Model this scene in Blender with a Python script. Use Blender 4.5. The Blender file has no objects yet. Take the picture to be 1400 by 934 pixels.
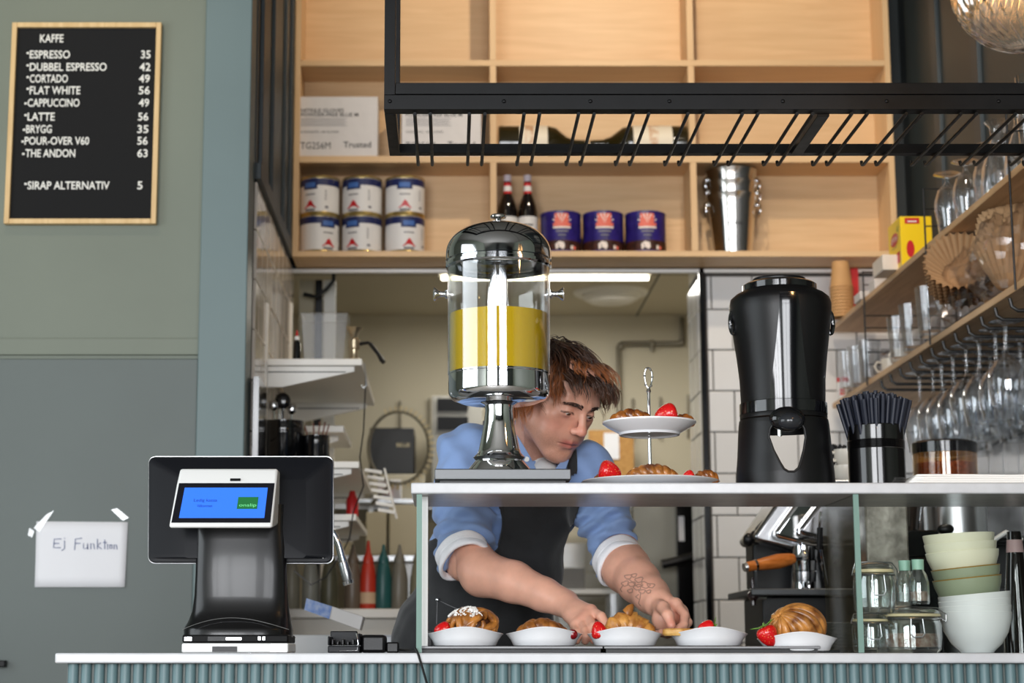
import bpy, bmesh, math, random
import numpy as np
from mathutils import Vector, Matrix, Euler
random.seed(7); np.random.seed(7)
PI = math.pi
ORD = ['first', 'second', 'third', 'fourth', 'fifth', 'sixth', 'seventh', 'eighth', 'ninth', 'tenth', 'eleventh', 'twelfth']
col = bpy.context.scene.collection
# ------------------------------------------------------------------ camera
H = 0.93                      # camera height = counter height
TH = math.radians(9.75); CT, ST = math.cos(TH), math.sin(TH)
F = 2490.0; PX0, PY0 = 616.0, 467.0     # focal length and principal point (1400x934)
cam_d = bpy.data.cameras.new('camera'); cam = bpy.data.objects.new('camera', cam_d); col.objects.link(cam)
cam.location = (0, 0, H); cam.rotation_euler = (PI/2 + TH, 0, 0)
cam_d.sensor_width = 36; cam_d.lens = F/1400*36; cam_d.shift_x = (700-PX0)/1400
cam_d.clip_start = .05; cam_d.clip_end = 60
cam_d.dof.use_dof = True; cam_d.dof.focus_distance = 3.5; cam_d.dof.aperture_fstop = 5.0
sc = bpy.context.scene; sc.camera = cam
# ------------------------------------------------------------------ world, lights, exposure
w = bpy.data.worlds.new('world'); sc.world = w; w.use_nodes = True
w.node_tree.nodes['Background'].inputs[0].default_value = (.75, .85, 1, 1)
w.node_tree.nodes['Background'].inputs[1].default_value = 1.0
def area(name, loc, rot, sx, sy, power, colr):
    l = bpy.data.lights.new(name, 'AREA'); l.shape = 'RECTANGLE'; l.size = sx; l.size_y = sy
    l.energy = power; l.color = colr
    o = bpy.data.objects.new(name, l); o.location = loc; o.rotation_euler = rot; col.objects.link(o); return o
def spot(name, loc, target, power, colr, size=.05, ang=1.5, blend=.6):
    l = bpy.data.lights.new(name, 'SPOT'); l.energy = power; l.color = colr; l.shadow_soft_size = size
    l.spot_size = ang; l.spot_blend = blend
    o = bpy.data.objects.new(name, l); o.location = loc
    o.rotation_euler = (Vector(target)-Vector(loc)).to_track_quat('-Z', 'Y').to_euler(); col.objects.link(o); return o
# daylight through the shop-front windows behind the camera, and through the side window
area('window_light_front', (-1.7, -2.35, 1.75), (PI/2, 0, 0), 2.2, 2.3, 190, (.97, .98, 1))
area('window_light_front_b', (.95, -2.35, 1.75), (PI/2, 0, 0), 1.7, 2.3, 104, (.97, .98, 1))
area('window_light_side', (-3.1, 2.2, 1.9), (PI/2, 0, -PI/2), 2.6, 2.0, 50, (.88, .95, 1))
# warm ceiling spots
spot('ceiling_spot_shelf', (.60, 4.95, 3.70), (.45, 6.3, 2.75), 50, (1, .82, .60), .035, 1.9, .5)
spot('added_spot_glass', (1.0, 3.9, 3.70), (1.5, 5.0, 1.9), 75, (1, .86, .70), .05, 1.5, .6)  # added spot that brightens the hanging glasses
spot('ceiling_spot_wall', (-1.2, 3.7, 3.70), (-1.15, 5.05, 2.1), 20, (1, .84, .58), .08, 1.3, .9)
# kitchen ceiling light
area('kitchen_light', (.5, 7.9, 2.55), (0, 0, 0), 1.2, .5, 17, (1, .96, .88))
sc.view_settings.view_transform = 'Standard'; sc.view_settings.look = 'None'
sc.view_settings.gamma = 1; sc.view_settings.use_curve_mapping = False
sc.view_settings.exposure = 0.32
sc.cycles.max_bounces = 8; sc.cycles.transparent_max_bounces = 40; sc.cycles.transmission_bounces = 8
sc.cycles.use_denoising = True; sc.cycles.caustics_reflective = False; sc.cycles.caustics_refractive = False
sc.cycles.sample_clamp_indirect = 6

# ------------------------------------------------------------------ projection helpers
def at(px, py, Y):
    v = (PY0-py)/F; t = Y/(CT - v*ST)
    return Vector(((px-PX0)/F*t, Y, H + t*(ST + v*CT)))
def zat(py, Y): return at(616, py, Y).z
def xat(px, Y, z): return (px-PX0)/F*(Y*CT+(z-H)*ST)

# ------------------------------------------------------------------ materials
def nt(name):
    m = bpy.data.materials.new(name); m.use_nodes = True
    t = m.node_tree; return m, t, t.nodes['Principled BSDF']
def S(b, k, v):
    if k in b.inputs: b.inputs[k].default_value = v
def rgb(c): return (c[0], c[1], c[2], 1)
def srgb(r, g, b):
    f = lambda u: (u/255/12.92) if u/255 <= .04045 else ((u/255+.055)/1.055)**2.4
    return (f(r), f(g), f(b))
def mat(name, c, rough=.5, metal=0, var=0, vs=8, bump=0, bs=60, coat=0, spec=.5, sss=0, emit=0, stretch=None, rv=0, sheen=0, c2=None):
    m, t, b = nt(name); N = t.nodes; L = t.links
    S(b, 'Base Color', rgb(c)); S(b, 'Roughness', rough); S(b, 'Metallic', metal); S(b, 'Coat Weight', coat)
    S(b, 'Coat Roughness', .08); S(b, 'Specular IOR Level', spec); S(b, 'Sheen Weight', sheen)
    if sss: S(b, 'Subsurface Weight', sss); b.inputs['Subsurface Radius'].default_value = (.008, .003, .0015); S(b, 'Subsurface Scale', 1.0)
    if emit: b.inputs['Emission Color'].default_value = rgb(c); S(b, 'Emission Strength', emit)
    if var or bump or rv or c2:
        tc = N.new('ShaderNodeTexCoord'); src = tc.outputs['Object']
        if stretch:
            mp = N.new('ShaderNodeMapping'); mp.inputs['Scale'].default_value = stretch; L.new(src, mp.inputs[0]); src = mp.outputs[0]
        if var or rv or c2:
            n = N.new('ShaderNodeTexNoise'); n.inputs['Scale'].default_value = vs; n.inputs['Detail'].default_value = 5; L.new(src, n.inputs['Vector'])
            if var or c2:
                mx = N.new('ShaderNodeMix'); mx.data_type = 'RGBA'
                ca = [max(0, x*(1-var)) for x in c]; cb = [min(1, x*(1+var)) for x in (c2 or c)]
                mx.inputs[6].default_value = rgb(ca); mx.inputs[7].default_value = rgb(cb)
                r = N.new('ShaderNodeMapRange'); r.inputs[1].default_value = .35; r.inputs[2].default_value = .65
                L.new(n.outputs['Fac'], r.inputs[0]); L.new(r.outputs[0], mx.inputs[0]); L.new(mx.outputs[2], b.inputs['Base Color'])
            if rv:
                r2 = N.new('ShaderNodeMapRange'); r2.inputs[3].default_value = max(0, rough-rv); r2.inputs[4].default_value = min(1, rough+rv)
                L.new(n.outputs['Fac'], r2.inputs[0]); L.new(r2.outputs[0], b.inputs['Roughness'])
        if bump:
            n2 = N.new('ShaderNodeTexNoise'); n2.inputs['Scale'].default_value = bs; n2.inputs['Detail'].default_value = 4; L.new(src, n2.inputs['Vector'])
            bp = N.new('ShaderNodeBump'); bp.inputs['Strength'].default_value = bump; bp.inputs['Distance'].default_value = .002
            L.new(n2.outputs['Fac'], bp.inputs['Height']); L.new(bp.outputs[0], b.inputs['Normal'])
    return m
def wood(name, c1, c2, rough=.5, axis='x', scale=5):
    m, t, b = nt(name); N = t.nodes; L = t.links
    tc = N.new('ShaderNodeTexCoord'); mp = N.new('ShaderNodeMapping')
    s = {'x': (1.2, 14, 14), 'z': (14, 14, 1.2), 'y': (14, 1.2, 14)}[axis]; mp.inputs['Scale'].default_value = s
    L.new(tc.outputs['Object'], mp.inputs[0])
    n = N.new('ShaderNodeTexNoise'); n.inputs['Scale'].default_value = scale; n.inputs['Detail'].default_value = 8; n.inputs['Distortion'].default_value = .6
    L.new(mp.outputs[0], n.inputs['Vector'])
    r = N.new('ShaderNodeValToRGB'); r.color_ramp.elements[0].position = .3; r.color_ramp.elements[1].position = .7
    r.color_ramp.elements[0].color = rgb(c1); r.color_ramp.elements[1].color = rgb(c2)
    L.new(n.outputs['Fac'], r.inputs[0]); L.new(r.outputs[0], b.inputs['Base Color']); S(b, 'Roughness', rough)
    return m
def thin_glass(name, tint=(.95, .955, .96), rough=.02, lo=.08, hi=.95, body=0, pw=2.0):
    """clear glass wall: transparent, more reflective at grazing angles"""
    m, t, b = nt(name); N = t.nodes; L = t.links; N.remove(b)
    tr = N.new('ShaderNodeBsdfTransparent'); tr.inputs[0].default_value = rgb(tint)
    gl = N.new('ShaderNodeBsdfGlossy'); gl.inputs['Roughness'].default_value = rough; gl.inputs[0].default_value = (.95, .97, 1, 1)
    lw = N.new('ShaderNodeLayerWeight'); lw.inputs[0].default_value = .5
    p = N.new('ShaderNodeMath'); p.operation = 'POWER'; p.inputs[1].default_value = pw; L.new(lw.outputs['Facing'], p.inputs[0])
    r = N.new('ShaderNodeMapRange'); r.inputs[3].default_value = lo; r.inputs[4].default_value = hi; L.new(p.outputs[0], r.inputs[0])
    mx = N.new('ShaderNodeMixShader'); L.new(r.outputs[0], mx.inputs[0]); L.new(tr.outputs[0], mx.inputs[1]); L.new(gl.outputs[0], mx.inputs[2])
    L.new(mx.outputs[0], N['Material Output'].inputs[0]); return m
def attr_mat(name, rough=.5, sss=0, bump=0, bs=60, attr='tint', metal=0, var=0, vs=20, spec=.5):
    m = mat(name, (.5, .5, .5), rough, metal, bump=bump, bs=bs, sss=sss, spec=spec); t = m.node_tree; b = t.nodes['Principled BSDF']
    a = t.nodes.new('ShaderNodeAttribute'); a.attribute_name = attr; out = a.outputs['Color']
    if var:
        tc = t.nodes.new('ShaderNodeTexCoord'); n = t.nodes.new('ShaderNodeTexNoise'); n.inputs['Scale'].default_value = vs; n.inputs['Detail'].default_value = 4
        t.links.new(tc.outputs['Object'], n.inputs['Vector'])
        mx = t.nodes.new('ShaderNodeMix'); mx.data_type = 'RGBA'; mx.blend_type = 'MULTIPLY'; mx.inputs[0].default_value = 1
        r = t.nodes.new('ShaderNodeMapRange'); r.inputs[1].default_value = .3; r.inputs[2].default_value = .7; r.inputs[3].default_value = 1-var; r.inputs[4].default_value = 1+var
        t.links.new(n.outputs['Fac'], r.inputs[0]); t.links.new(out, mx.inputs[6]); t.links.new(r.outputs[0], mx.inputs[7]); out = mx.outputs[2]
    t.links.new(out, b.inputs['Base Color']); return m

# ------------------------------------------------------------------ mesh building
class MB:
    def __init__(s): s.v = []; s.f = []; s.c = []; s.cc = None
    def _add(s, vs, fs):
        o = len(s.v); s.v.extend([tuple(p) for p in vs]); s.f.extend([tuple(i+o for i in f) for f in fs])
        if s.cc is not None: s.c.extend([s.cc]*len(vs))
        return s
    def box(s, x0, x1, y0, y1, z0, z1):
        return s._add([(x0,y0,z0),(x1,y0,z0),(x1,y1,z0),(x0,y1,z0),(x0,y0,z1),(x1,y0,z1),(x1,y1,z1),(x0,y1,z1)],
            [(0,3,2,1),(4,5,6,7),(0,1,5,4),(1,2,6,5),(2,3,7,6),(3,0,4,7)])
    def hexa(s, p):   # 8 points, bottom ring then top ring
        return s._add(p, [(0,3,2,1),(4,5,6,7),(0,1,5,4),(1,2,6,5),(2,3,7,6),(3,0,4,7)])
    def obox(s, c, size, R=None):
        hx, hy, hz = [q/2 for q in size]; R = R or Matrix.Identity(3); c = Vector(c)
        P = [(-hx,-hy,-hz),(hx,-hy,-hz),(hx,hy,-hz),(-hx,hy,-hz),(-hx,-hy,hz),(hx,-hy,hz),(hx,hy,hz),(-hx,hy,hz)]
        return s.hexa([c+R@Vector(p) for p in P])
    def tube(s, pts, r, n=8, closed=False, cap=True, flat=1.0):
        pts = [Vector(p) for p in pts]; m = len(pts)
        rs = list(r) if hasattr(r, '__len__') else [r]*m
        T = []
        for i in range(m):
            a = pts[(i-1) % m] if (closed or i > 0) else pts[i]; b = pts[(i+1) % m] if (closed or i < m-1) else pts[i]
            T.append((b-a).normalized() if (b-a).length > 1e-9 else Vector((0, 0, 1)))
        u = T[0].orthogonal().normalized(); vs = []
        for i in range(m):
            u = (u - T[i]*u.dot(T[i])); u = u.normalized() if u.length > 1e-6 else T[i].orthogonal().normalized()
            w_ = T[i].cross(u)
            for k in range(n):
                a = 2*PI*k/n; vs.append(pts[i] + (u*math.cos(a) + w_*math.sin(a)*flat)*rs[i])
        fs = []
        for i in range(m if closed else m-1):
            for k in range(n):
                j = (i+1) % m; fs.append((i*n+k, i*n+(k+1) % n, j*n+(k+1) % n, j*n+k))
        if cap and not closed: fs.append(tuple(range(n-1, -1, -1))); fs.append(tuple((m-1)*n+k for k in range(n)))
        return s._add(vs, fs)
    def lathe(s, prof, n=32, c=(0, 0, 0), R=None, sx=1, sy=1, fn=None):
        c = Vector(c); vs = []; idx = []
        for (r, z) in prof:
            if r < 1e-6:
                p = Vector((0, 0, z)); idx.append([len(vs)]*n); vs.append(c + (R@p if R else p))
            else:
                row = []
                for k in range(n):
                    a = 2*PI*k/n; rr, zz = (r, z) if fn is None else fn(a, r, z)
                    p = Vector((rr*math.cos(a)*sx, rr*math.sin(a)*sy, zz)); row.append(len(vs)); vs.append(c + (R@p if R else p))
                idx.append(row)
        fs = []
        for i in range(len(prof)-1):
            A, B = idx[i], idx[i+1]
            for k in range(n):
                j = (k+1) % n; q = []
                for e in (A[k], A[j], B[j], B[k]):
                    if e not in q: q.append(e)
                if len(q) > 2: fs.append(tuple(q))
        return s._add(vs, fs)
    def sheet(s, rows, closed_u=False):
        m, n = len(rows), len(rows[0]); fs = []
        for i in range(m-1):
            for k in range(n if closed_u else n-1): fs.append((i*n+k, i*n+(k+1) % n, (i+1)*n+(k+1) % n, (i+1)*n+k))
        return s._add([p for r in rows for p in r], fs)
    def prism(s, poly, a, b, axis='y'):   # poly of 2D points extruded between a and b
        n = len(poly)
        def mk(p, t): return {'y': (p[0], t, p[1]), 'x': (t, p[0], p[1]), 'z': (p[0], p[1], t)}[axis]
        vs = [mk(p, a) for p in poly]+[mk(p, b) for p in poly]
        fs = [tuple(range(n)), tuple(range(2*n-1, n-1, -1))]+[(i, (i+1) % n, n+(i+1) % n, n+i) for i in range(n)]
        return s._add(vs, fs)
    def ball(s, c, r, n=12, m=8, R=None):
        rr = r if hasattr(r, '__len__') else (r, r, r)
        c = Vector(c); vs = []; 
        rows = []
        for i in range(m+1):
            t = -PI/2+PI*i/m; rows.append([(c + (R if R else Matrix.Identity(3))@Vector((rr[0]*math.cos(t)*math.cos(2*PI*k/n), rr[1]*math.cos(t)*math.sin(2*PI*k/n), rr[2]*math.sin(t)))) for k in range(n)])
        return s.sheet(rows, True)
    def mesh(s, name):
        me = bpy.data.meshes.new(name); me.from_pydata(s.v, [], s.f)
        bm = bmesh.new(); bm.from_mesh(me); 
        if not s.c: bmesh.ops.remove_doubles(bm, verts=bm.verts, dist=1e-6)
        bmesh.ops.recalc_face_normals(bm, faces=bm.faces); bm.to_mesh(me); bm.free()
        if s.c:
            a = me.color_attributes.new('tint', 'FLOAT_COLOR', 'POINT')
            a.data.foreach_set('color', np.array([(*q, 1) for q in s.c], dtype=np.float32).ravel())
        return me
    def build(s, name, m, parent=None, world=False, bev=0, ang=35, subd=0, solid=0, seg=2, flat=False):
        if world and parent is not None:
            l = parent.location; s.v = [(p[0]-l.x, p[1]-l.y, p[2]-l.z) for p in s.v]
        me = s.mesh(name); me.materials.append(m)
        if not flat: me.shade_smooth(); me.set_sharp_from_angle(angle=math.radians(ang))
        o = bpy.data.objects.new(name, me); col.objects.link(o)
        if parent is not None: o.parent = parent
        if solid: q = o.modifiers.new('s', 'SOLIDIFY'); q.thickness = solid; q.offset = 0
        if bev: q = o.modifiers.new('b', 'BEVEL'); q.width = bev; q.segments = seg; q.limit_method = 'ANGLE'; q.angle_limit = .6
        if subd: q = o.modifiers.new('u', 'SUBSURF'); q.levels = subd; q.render_levels = subd
        return o
def thing(name, label, cat, loc=(0, 0, 0), group=None, rz=0):
    o = bpy.data.objects.new(name, None); col.objects.link(o); o.location = loc; o.rotation_euler = (0, 0, rz)
    o.empty_display_size = .05; return tag(o, label, cat, group)
def tag(o, label, cat, group=None, kind=None):
    o['label'] = label; o['category'] = cat
    if group: o['group'] = group
    if kind: o['kind'] = kind
    return o
def struct(o): o['kind'] = 'structure'; return o
def inst(src, loc=(0, 0, 0), rot=(0, 0, 0), parent=None, name=None, sc_=None):
    o = src.copy(); col.objects.link(o); o.location = loc; o.rotation_euler = rot; o.parent = parent
    if sc_: o.scale = sc_
    return o
def dup(root, loc, rz=0, label=None, group=None, rot=None):
    r = root.copy(); col.objects.link(r); r.location = loc; r.rotation_euler = rot or (0, 0, rz)
    if label: r['label'] = label
    if group: r['group'] = group
    for ch in list(root.children):
        c = ch.copy(); col.objects.link(c); c.parent = r
        for g in list(ch.children):
            d = g.copy(); col.objects.link(d); d.parent = c
    return r
# lettering: fits a text into a box on a plane facing the camera (or a given frame)
def text_polys(s, bold=0):
    cu = bpy.data.curves.new('t', 'FONT'); cu.body = s; cu.resolution_u = 3; cu.offset = bold
    o = bpy.data.objects.new('t', cu); col.objects.link(o); dg = bpy.context.evaluated_depsgraph_get()
    me = bpy.data.meshes.new_from_object(o.evaluated_get(dg)); bpy.data.objects.remove(o)
    V = np.array([v.co[:2] for v in me.vertices]); Fc = [tuple(p.vertices) for p in me.polygons]; bpy.data.meshes.remove(me)
    return V, Fc
def text_on(mb, s, mapfn, x0, x1, z0, z1, bold=0):
    """letters filling the box x0..x1, z0..z1; mapfn(x,z) gives the 3D point"""
    V, Fc = text_polys(s, bold)
    if len(V) == 0: return
    a, b = V.min(0), V.max(0)
    mb._add([mapfn(x0+(p[0]-a[0])/(b[0]-a[0])*(x1-x0), z0+(p[1]-a[1])/(b[1]-a[1])*(z1-z0)) for p in V], Fc)
# ------------------------------------------------------------------ shared materials
wall_green = mat('wall_green', srgb(112, 119, 106), .55, var=.05, vs=2, bump=.15, bs=250)
wall_low = mat('wall_low_green', srgb(84, 93, 90), .5, var=.06, vs=1.5, bump=.1, bs=200)
pillar_m = mat('pillar_blue_grey', srgb(99, 117, 118), .5, var=.04, vs=2, bump=.1, bs=200)
dark_panel = mat('dark_panel', srgb(48, 54, 54), .5, var=.08, vs=3, bump=.1, bs=150)
dark_trim = mat('dark_trim', srgb(50, 58, 62), .5, var=.05)
tile_m = mat('white_tile', srgb(226, 226, 226), .12, var=.03, vs=3, bump=.12, bs=12, coat=.3)
tile_b = mat('side_tile', srgb(214, 204, 192), .10, var=.04, vs=3, bump=.12, bs=10, coat=.3)
grout_m = mat('dark_grout', srgb(74, 70, 66), .9)
cream = mat('kitchen_cream', srgb(196, 188, 166), .8, var=.05, vs=1.2)
ceil_m = mat('ceiling_paint', srgb(200, 192, 172), .8, var=.03, vs=1)
floor_m = mat('floor_stone', srgb(168, 160, 150), .5, var=.15, vs=4)
birch = wood('birch', srgb(204, 168, 124), srgb(216, 182, 138), .45, 'x', 3)
birch_z = wood('birch_upright', srgb(204, 168, 124), srgb(216, 182, 138), .45, 'z', 3)
ash_y = wood('ash_shelf', srgb(186, 146, 104), srgb(214, 178, 134), .5, 'y', 3)
quartz = mat('quartz', srgb(200, 201, 204), .25, var=.05, vs=26)
flute_m = mat('fluted_blue_green', srgb(100, 125, 129), .45, var=.05, vs=6)
black_m = mat('black_steel', srgb(8, 9, 11), .42, var=.2, vs=30, rv=.1, spec=.22)
black_pl = mat('black_plastic', srgb(12, 12, 14), .38, bump=.06, bs=400, spec=.35)
black_gl = mat('black_gloss', srgb(9, 10, 13), .12, coat=.5)
navy_pl = mat('dark_blue_black_plastic', srgb(9, 11, 17), .42, bump=.05, bs=300, spec=.22)
steel = mat('polished_steel', (.72, .73, .75), .10, 1)
steel_b = mat('brushed_steel', (.55, .56, .57), .3, 1, bump=.05, bs=200, rv=.1)
chrome = mat('chrome', (.8, .81, .83), .05, 1)
white_pl = mat('white_plastic', srgb(230, 230, 228), .35)
white_cer = mat('white_ceramic', srgb(236, 237, 240), .18, coat=.4)
paper_w = mat('paper_white', srgb(232, 232, 236), .8, bump=.1, bs=60)
ink = mat('black_ink', srgb(28, 28, 30), .7)
red_m = mat('red_paint', srgb(196, 30, 34), .4)
glass = thin_glass('clear_glass')
pane_m = thin_glass('pane_glass', (.965, .985, .975), .01, .025, .5, pw=3)
edge_m = mat('pane_edge_green', srgb(116, 146, 136), .35, spec=.2)

# ------------------------------------------------------------------ setting
YL, YP, YB = 5.05, 5.0, 6.4
ZC = 3.78
XA = -.57; XR = 1.65                   # bar alcove side walls
xp0 = xat(282, YP, zat(0, YP))
Zt = zat(352.5, 6.2)                   # top of tiles / underside of wall unit
def sbox(name, m, *a, bev=0, parent=None):
    return struct(MB().box(*a).build(name, m, parent, bev=bev, flat=not bev))
sbox('floor', floor_m, -3.2, 3.4, -2.5, 9.0, -.05, 0)
sbox('ceiling', mat('shop_ceiling', srgb(120, 118, 112), .8), -3.2, 3.4, -2.5, 6.6, ZC, ZC+.05)
# shop front behind the camera, with window openings
fw = MB()
for a in [(-3.2, -2.8, 0, ZC), (-.6, .1, 0, ZC), (1.85, 3.4, 0, ZC), (-3.2, 3.4, 0, .5), (-3.2, 3.4, 2.95, ZC)]:
    fw.box(a[0], a[1], -2.5, -2.42, a[2], a[3])
struct(fw.build('wall_front', wall_low))
wn = MB()  # unseen mullions, added to split the window highlights into strips
for x in (-2.1, -1.35, .9, 1.7): wn.box(x-.03, x+.03, -2.3, -2.24, .5, 2.95)
for z in (2.3,): wn.box(-2.8, 2.5, -2.3, -2.24, z-.03, z+.03)
struct(wn.build('added_mullions', black_m))
sbox('wall_side', wall_green, -3.28, -3.2, -2.5, YL, 0, ZC)
sbox('wall_east', wall_green, 3.4, 3.48, -2.5, 3.3, 0, ZC)
sbox('wall_return', wall_green, XR, 3.4, 3.3, 3.38, 0, ZC)
# left wall: upper field, rail, lower panel, pillar
z462, z487, z492 = zat(463, YL), zat(486, YL), zat(492, YL)
sbox('wall_left', wall_green, -3.2, xp0+.01, YL, YL+.08, 0, ZC)
lw_ = sbox('trim_1', wall_green, -3.2, xp0-.002, YL-.010, YL, z487, z462, bev=.002)
sbox('trim_2', wall_low, -3.2, xp0-.002, YL-.022, YL-.0005, .05, z492, bev=.003)
sbox('trim_3', pillar_m, xp0, XA, YP, YL+.08, 0, ZC, bev=.003)
for i, px in enumerate((-60,)):
    x = xat(px, YL, 1.2); sbox('trim_%d' % (4+i), wall_low, x-.02, x+.02, YL-.03, YL-.022, .05, z492)
# alcove side wall on the left: dark panelling above, tiles below
sbox('wall_alcove', grout_m, XA-.06, XA, YL+.08, YB, 0, Zt)
p = sbox('wall_alcove_upper', dark_panel, XA-.06, XA+.004, YL+.08, YB, Zt, ZC)
for i, y in enumerate((5.22, 5.55, 5.95, 6.18)):
    sbox('trim_%d' % (10+i), dark_trim, XA+.004, XA+.016, y-.03, y+.03, Zt+.001, ZC, bev=.002)
sbox('trim_15', dark_trim, XA+.004, XA+.020, YL+.081, 6.19, Zt, Zt+.05, bev=.002)
# back wall right of the opening
XO = xat(962, YB, 1.7)
wb = sbox('wall_back', grout_m, XO, XR, YB, YB+.30, 0, Zt)
sbox('wall_back_upper', dark_panel, XA-.06, XR, YB, YB+.06, Zt, ZC)
sbox('wall_back_top', cream, XO, XR, YB+.061, YB+.30, Zt, 3.0)
xs = xat(1238, YB, zat(150, YB))
sbox('trim_16', dark_trim, 1.585, 1.61, YB-.012, YB, Zt, ZC)
wr = sbox('wall_right', grout_m, XR, XR+.06, 3.38, YB+.3, 0, Zt)
sbox('wall_right_upper', dark_panel, XR-.004, XR+.06, 3.38, YB+.3, Zt, ZC)
for i, y in enumerate((4.35, 4.9, 5.45, 5.9)):
    sbox('trim_%d' % (17+i), dark_trim, XR-.018, XR-.004, y-.035, y+.035, Zt, ZC, bev=.002)
sbox('trim_24', black_gl, XO-.006, XO+.014, YB-.02, YB-.0005, 0, Zt, bev=.002)      # dark edge strip of the opening
sbox('trim_25', white_pl, XA, XR, YB-.02, YB-.0005, Zt-.014, Zt-.002)
# tiles (one mesh, many objects)
TP = .147; TG = .0042
def tiles(parent, m, u0, u1, z0, z1, place, off0=0, uref=0, zref=0):
    me = {}
    r0 = math.floor((z0-zref)/TP); r1 = math.ceil((z1-zref)/TP)
    for r in range(r0, r1):
        a0 = max(z0, zref+r*TP); a1 = min(z1, zref+(r+1)*TP)
        if a1-a0 < .02: continue
        sh = uref + (TP/2 if r % 2 else 0)
        c0 = math.floor((u0-sh)/TP); c1 = math.ceil((u1-sh)/TP)
        for c in range(c0, c1):
            b0 = max(u0, sh+c*TP); b1 = min(u1, sh+(c+1)*TP)
            if b1-b0 < .012: continue
            key = (round(b1-b0, 3), round(a1-a0, 3))
            if key not in me:
                w_, h_ = (b1-b0-TG)/2, (a1-a0-TG)/2; e = .003; g = MB()
                g._add([(-w_,0,-h_),(w_,0,-h_),(w_,0,h_),(-w_,0,h_),(-w_,-.005,-h_),(w_,-.005,-h_),(w_,-.005,h_),(-w_,-.005,h_),
                        (-w_+e,-.008,-h_+e),(w_-e,-.008,-h_+e),(w_-e,-.008,h_-e),(-w_+e,-.008,h_-e)],
                       [(0,1,5,4),(1,2,6,5),(2,3,7,6),(3,0,4,7),(4,5,9,8),(5,6,10,9),(6,7,11,10),(7,4,8,11),(8,9,10,11)])
                q = g.mesh('tile'); q.materials.append(m); me[key] = q
            o = bpy.data.objects.new('tile', me[key]); col.objects.link(o); o.parent = parent
            lo, ro = place((b0+b1)/2, (a0+a1)/2); o.location = lo
            o.rotation_euler = (ro[0]+random.uniform(-.004, .004), ro[1], ro[2]+random.uniform(-.004, .004))
zr = zat(423, YB-.008)
tiles(wb, tile_m, XO+.02, XR, H-.35, Zt-.024, lambda u, z: ((u, YB, z), (0, 0, 0)), uref=xat(972, YB, zat(395, YB)), zref=zr)
tiles(wb, tile_m, YB+.01, YB+.30, H-.3, Zt-.03, lambda u, z: ((XO, u, z), (0, 0, -PI/2)), zref=zr, uref=.05)
tiles(wr, tile_m, 4.25, YB, H-.15, Zt-.002, lambda u, z: ((XR, u, z), (0, 0, -PI/2)), zref=zr, uref=.03)
wa = bpy.data.objects['wall_alcove']
tiles(wa, tile_b, YL+.10, YB, H-.15, Zt-.002, lambda u, z: ((XA, u, z), (0, 0, PI/2)), zref=zr, uref=.1)
# kitchen behind the opening
YK = 8.9; ZK = zat(432, YK)
sbox('wall_kitchen_back', cream, -1.4, 1.6, YK, YK+.08, 0, 3.0)
sbox('wall_kitchen_left', cream, -1.4, -1.3, YB+.3, YK, 0, 3.0)
sbox('wall_kitchen_right', cream, 1.45, 1.55, YB+.3, YK, 0, 3.0)
kc = sbox('ceiling_kitchen', ceil_m, -1.3, 1.45, YB+.061, YK, ZK, ZK+.05)
for yy in (7.9,):
    sbox('trim_30', grout_m, -1.3, 1.45, yy-.004, yy+.004, ZK-.001, ZK)
sbox('trim_31', grout_m, .92, .928, YB+.3, YK, ZK-.001, ZK)
wk = bpy.data.objects['wall_kitchen_back']
ktile = mat('kitchen_tile', srgb(200, 196, 182), .15, var=.05, vs=4, coat=.3)
tiles(wk, ktile, .25, 1.3, H-.3, zat(742, YK), lambda u, z: ((u, YK, z), (0, 0, 0)))
sbox('wall_kitchen_near', cream, -1.3, XA-.06, YB+.22, YB+.30, 0, ZK)

# ------------------------------------------------------------------ counter
Ztop = H+.0025; Zbot = zat(907, 3.4); YF = 3.4
ct = thing('service_counter', 'long white quartz-topped counter with a fluted blue-green front', 'counter', (.3, 3.6, 0))
xl = xat(75, YF, H)
MB().box(xl, 1.5, YF, 3.9, Zbot, Ztop).build('worktop', quartz, ct, True, bev=.003)
xf = xat(88, YF, H)
MB().box(xf, 1.45, YF+.03, 3.86, .08, Zbot-.0005).build('carcass', wall_low, ct, True)
MB().box(xf+.03, 1.42, YF+.06, 3.80, 0, .079).build('plinth', black_m, ct, True)
pit = .0241; n = int((1.45-xf)/pit)
prof = [(-.0095, 0), (-.0095, -.004), (-.0060, -.0095), (0, -.0115), (.0060, -.0095), (.0095, -.004), (.0095, 0)]
g = MB(); k = len(prof); hz = Zbot-.001-.08
g._add([(a, b, 0) for a, b in prof]+[(a, b, hz) for a, b in prof], [(i, i+1, k+i+1, k+i) for i in range(k-1)]+[tuple(range(k-1, -1, -1)), tuple(range(k, 2*k))])
sl = g.build('slat', flute_m, ct, ang=50); sl.location = (xf+.012-.3, YF+.0195+.010-3.6, .08)
for i in range(1, n): inst(sl, (xf+.012+i*pit-.3, YF+.0295-3.6, .08), parent=ct)

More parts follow.
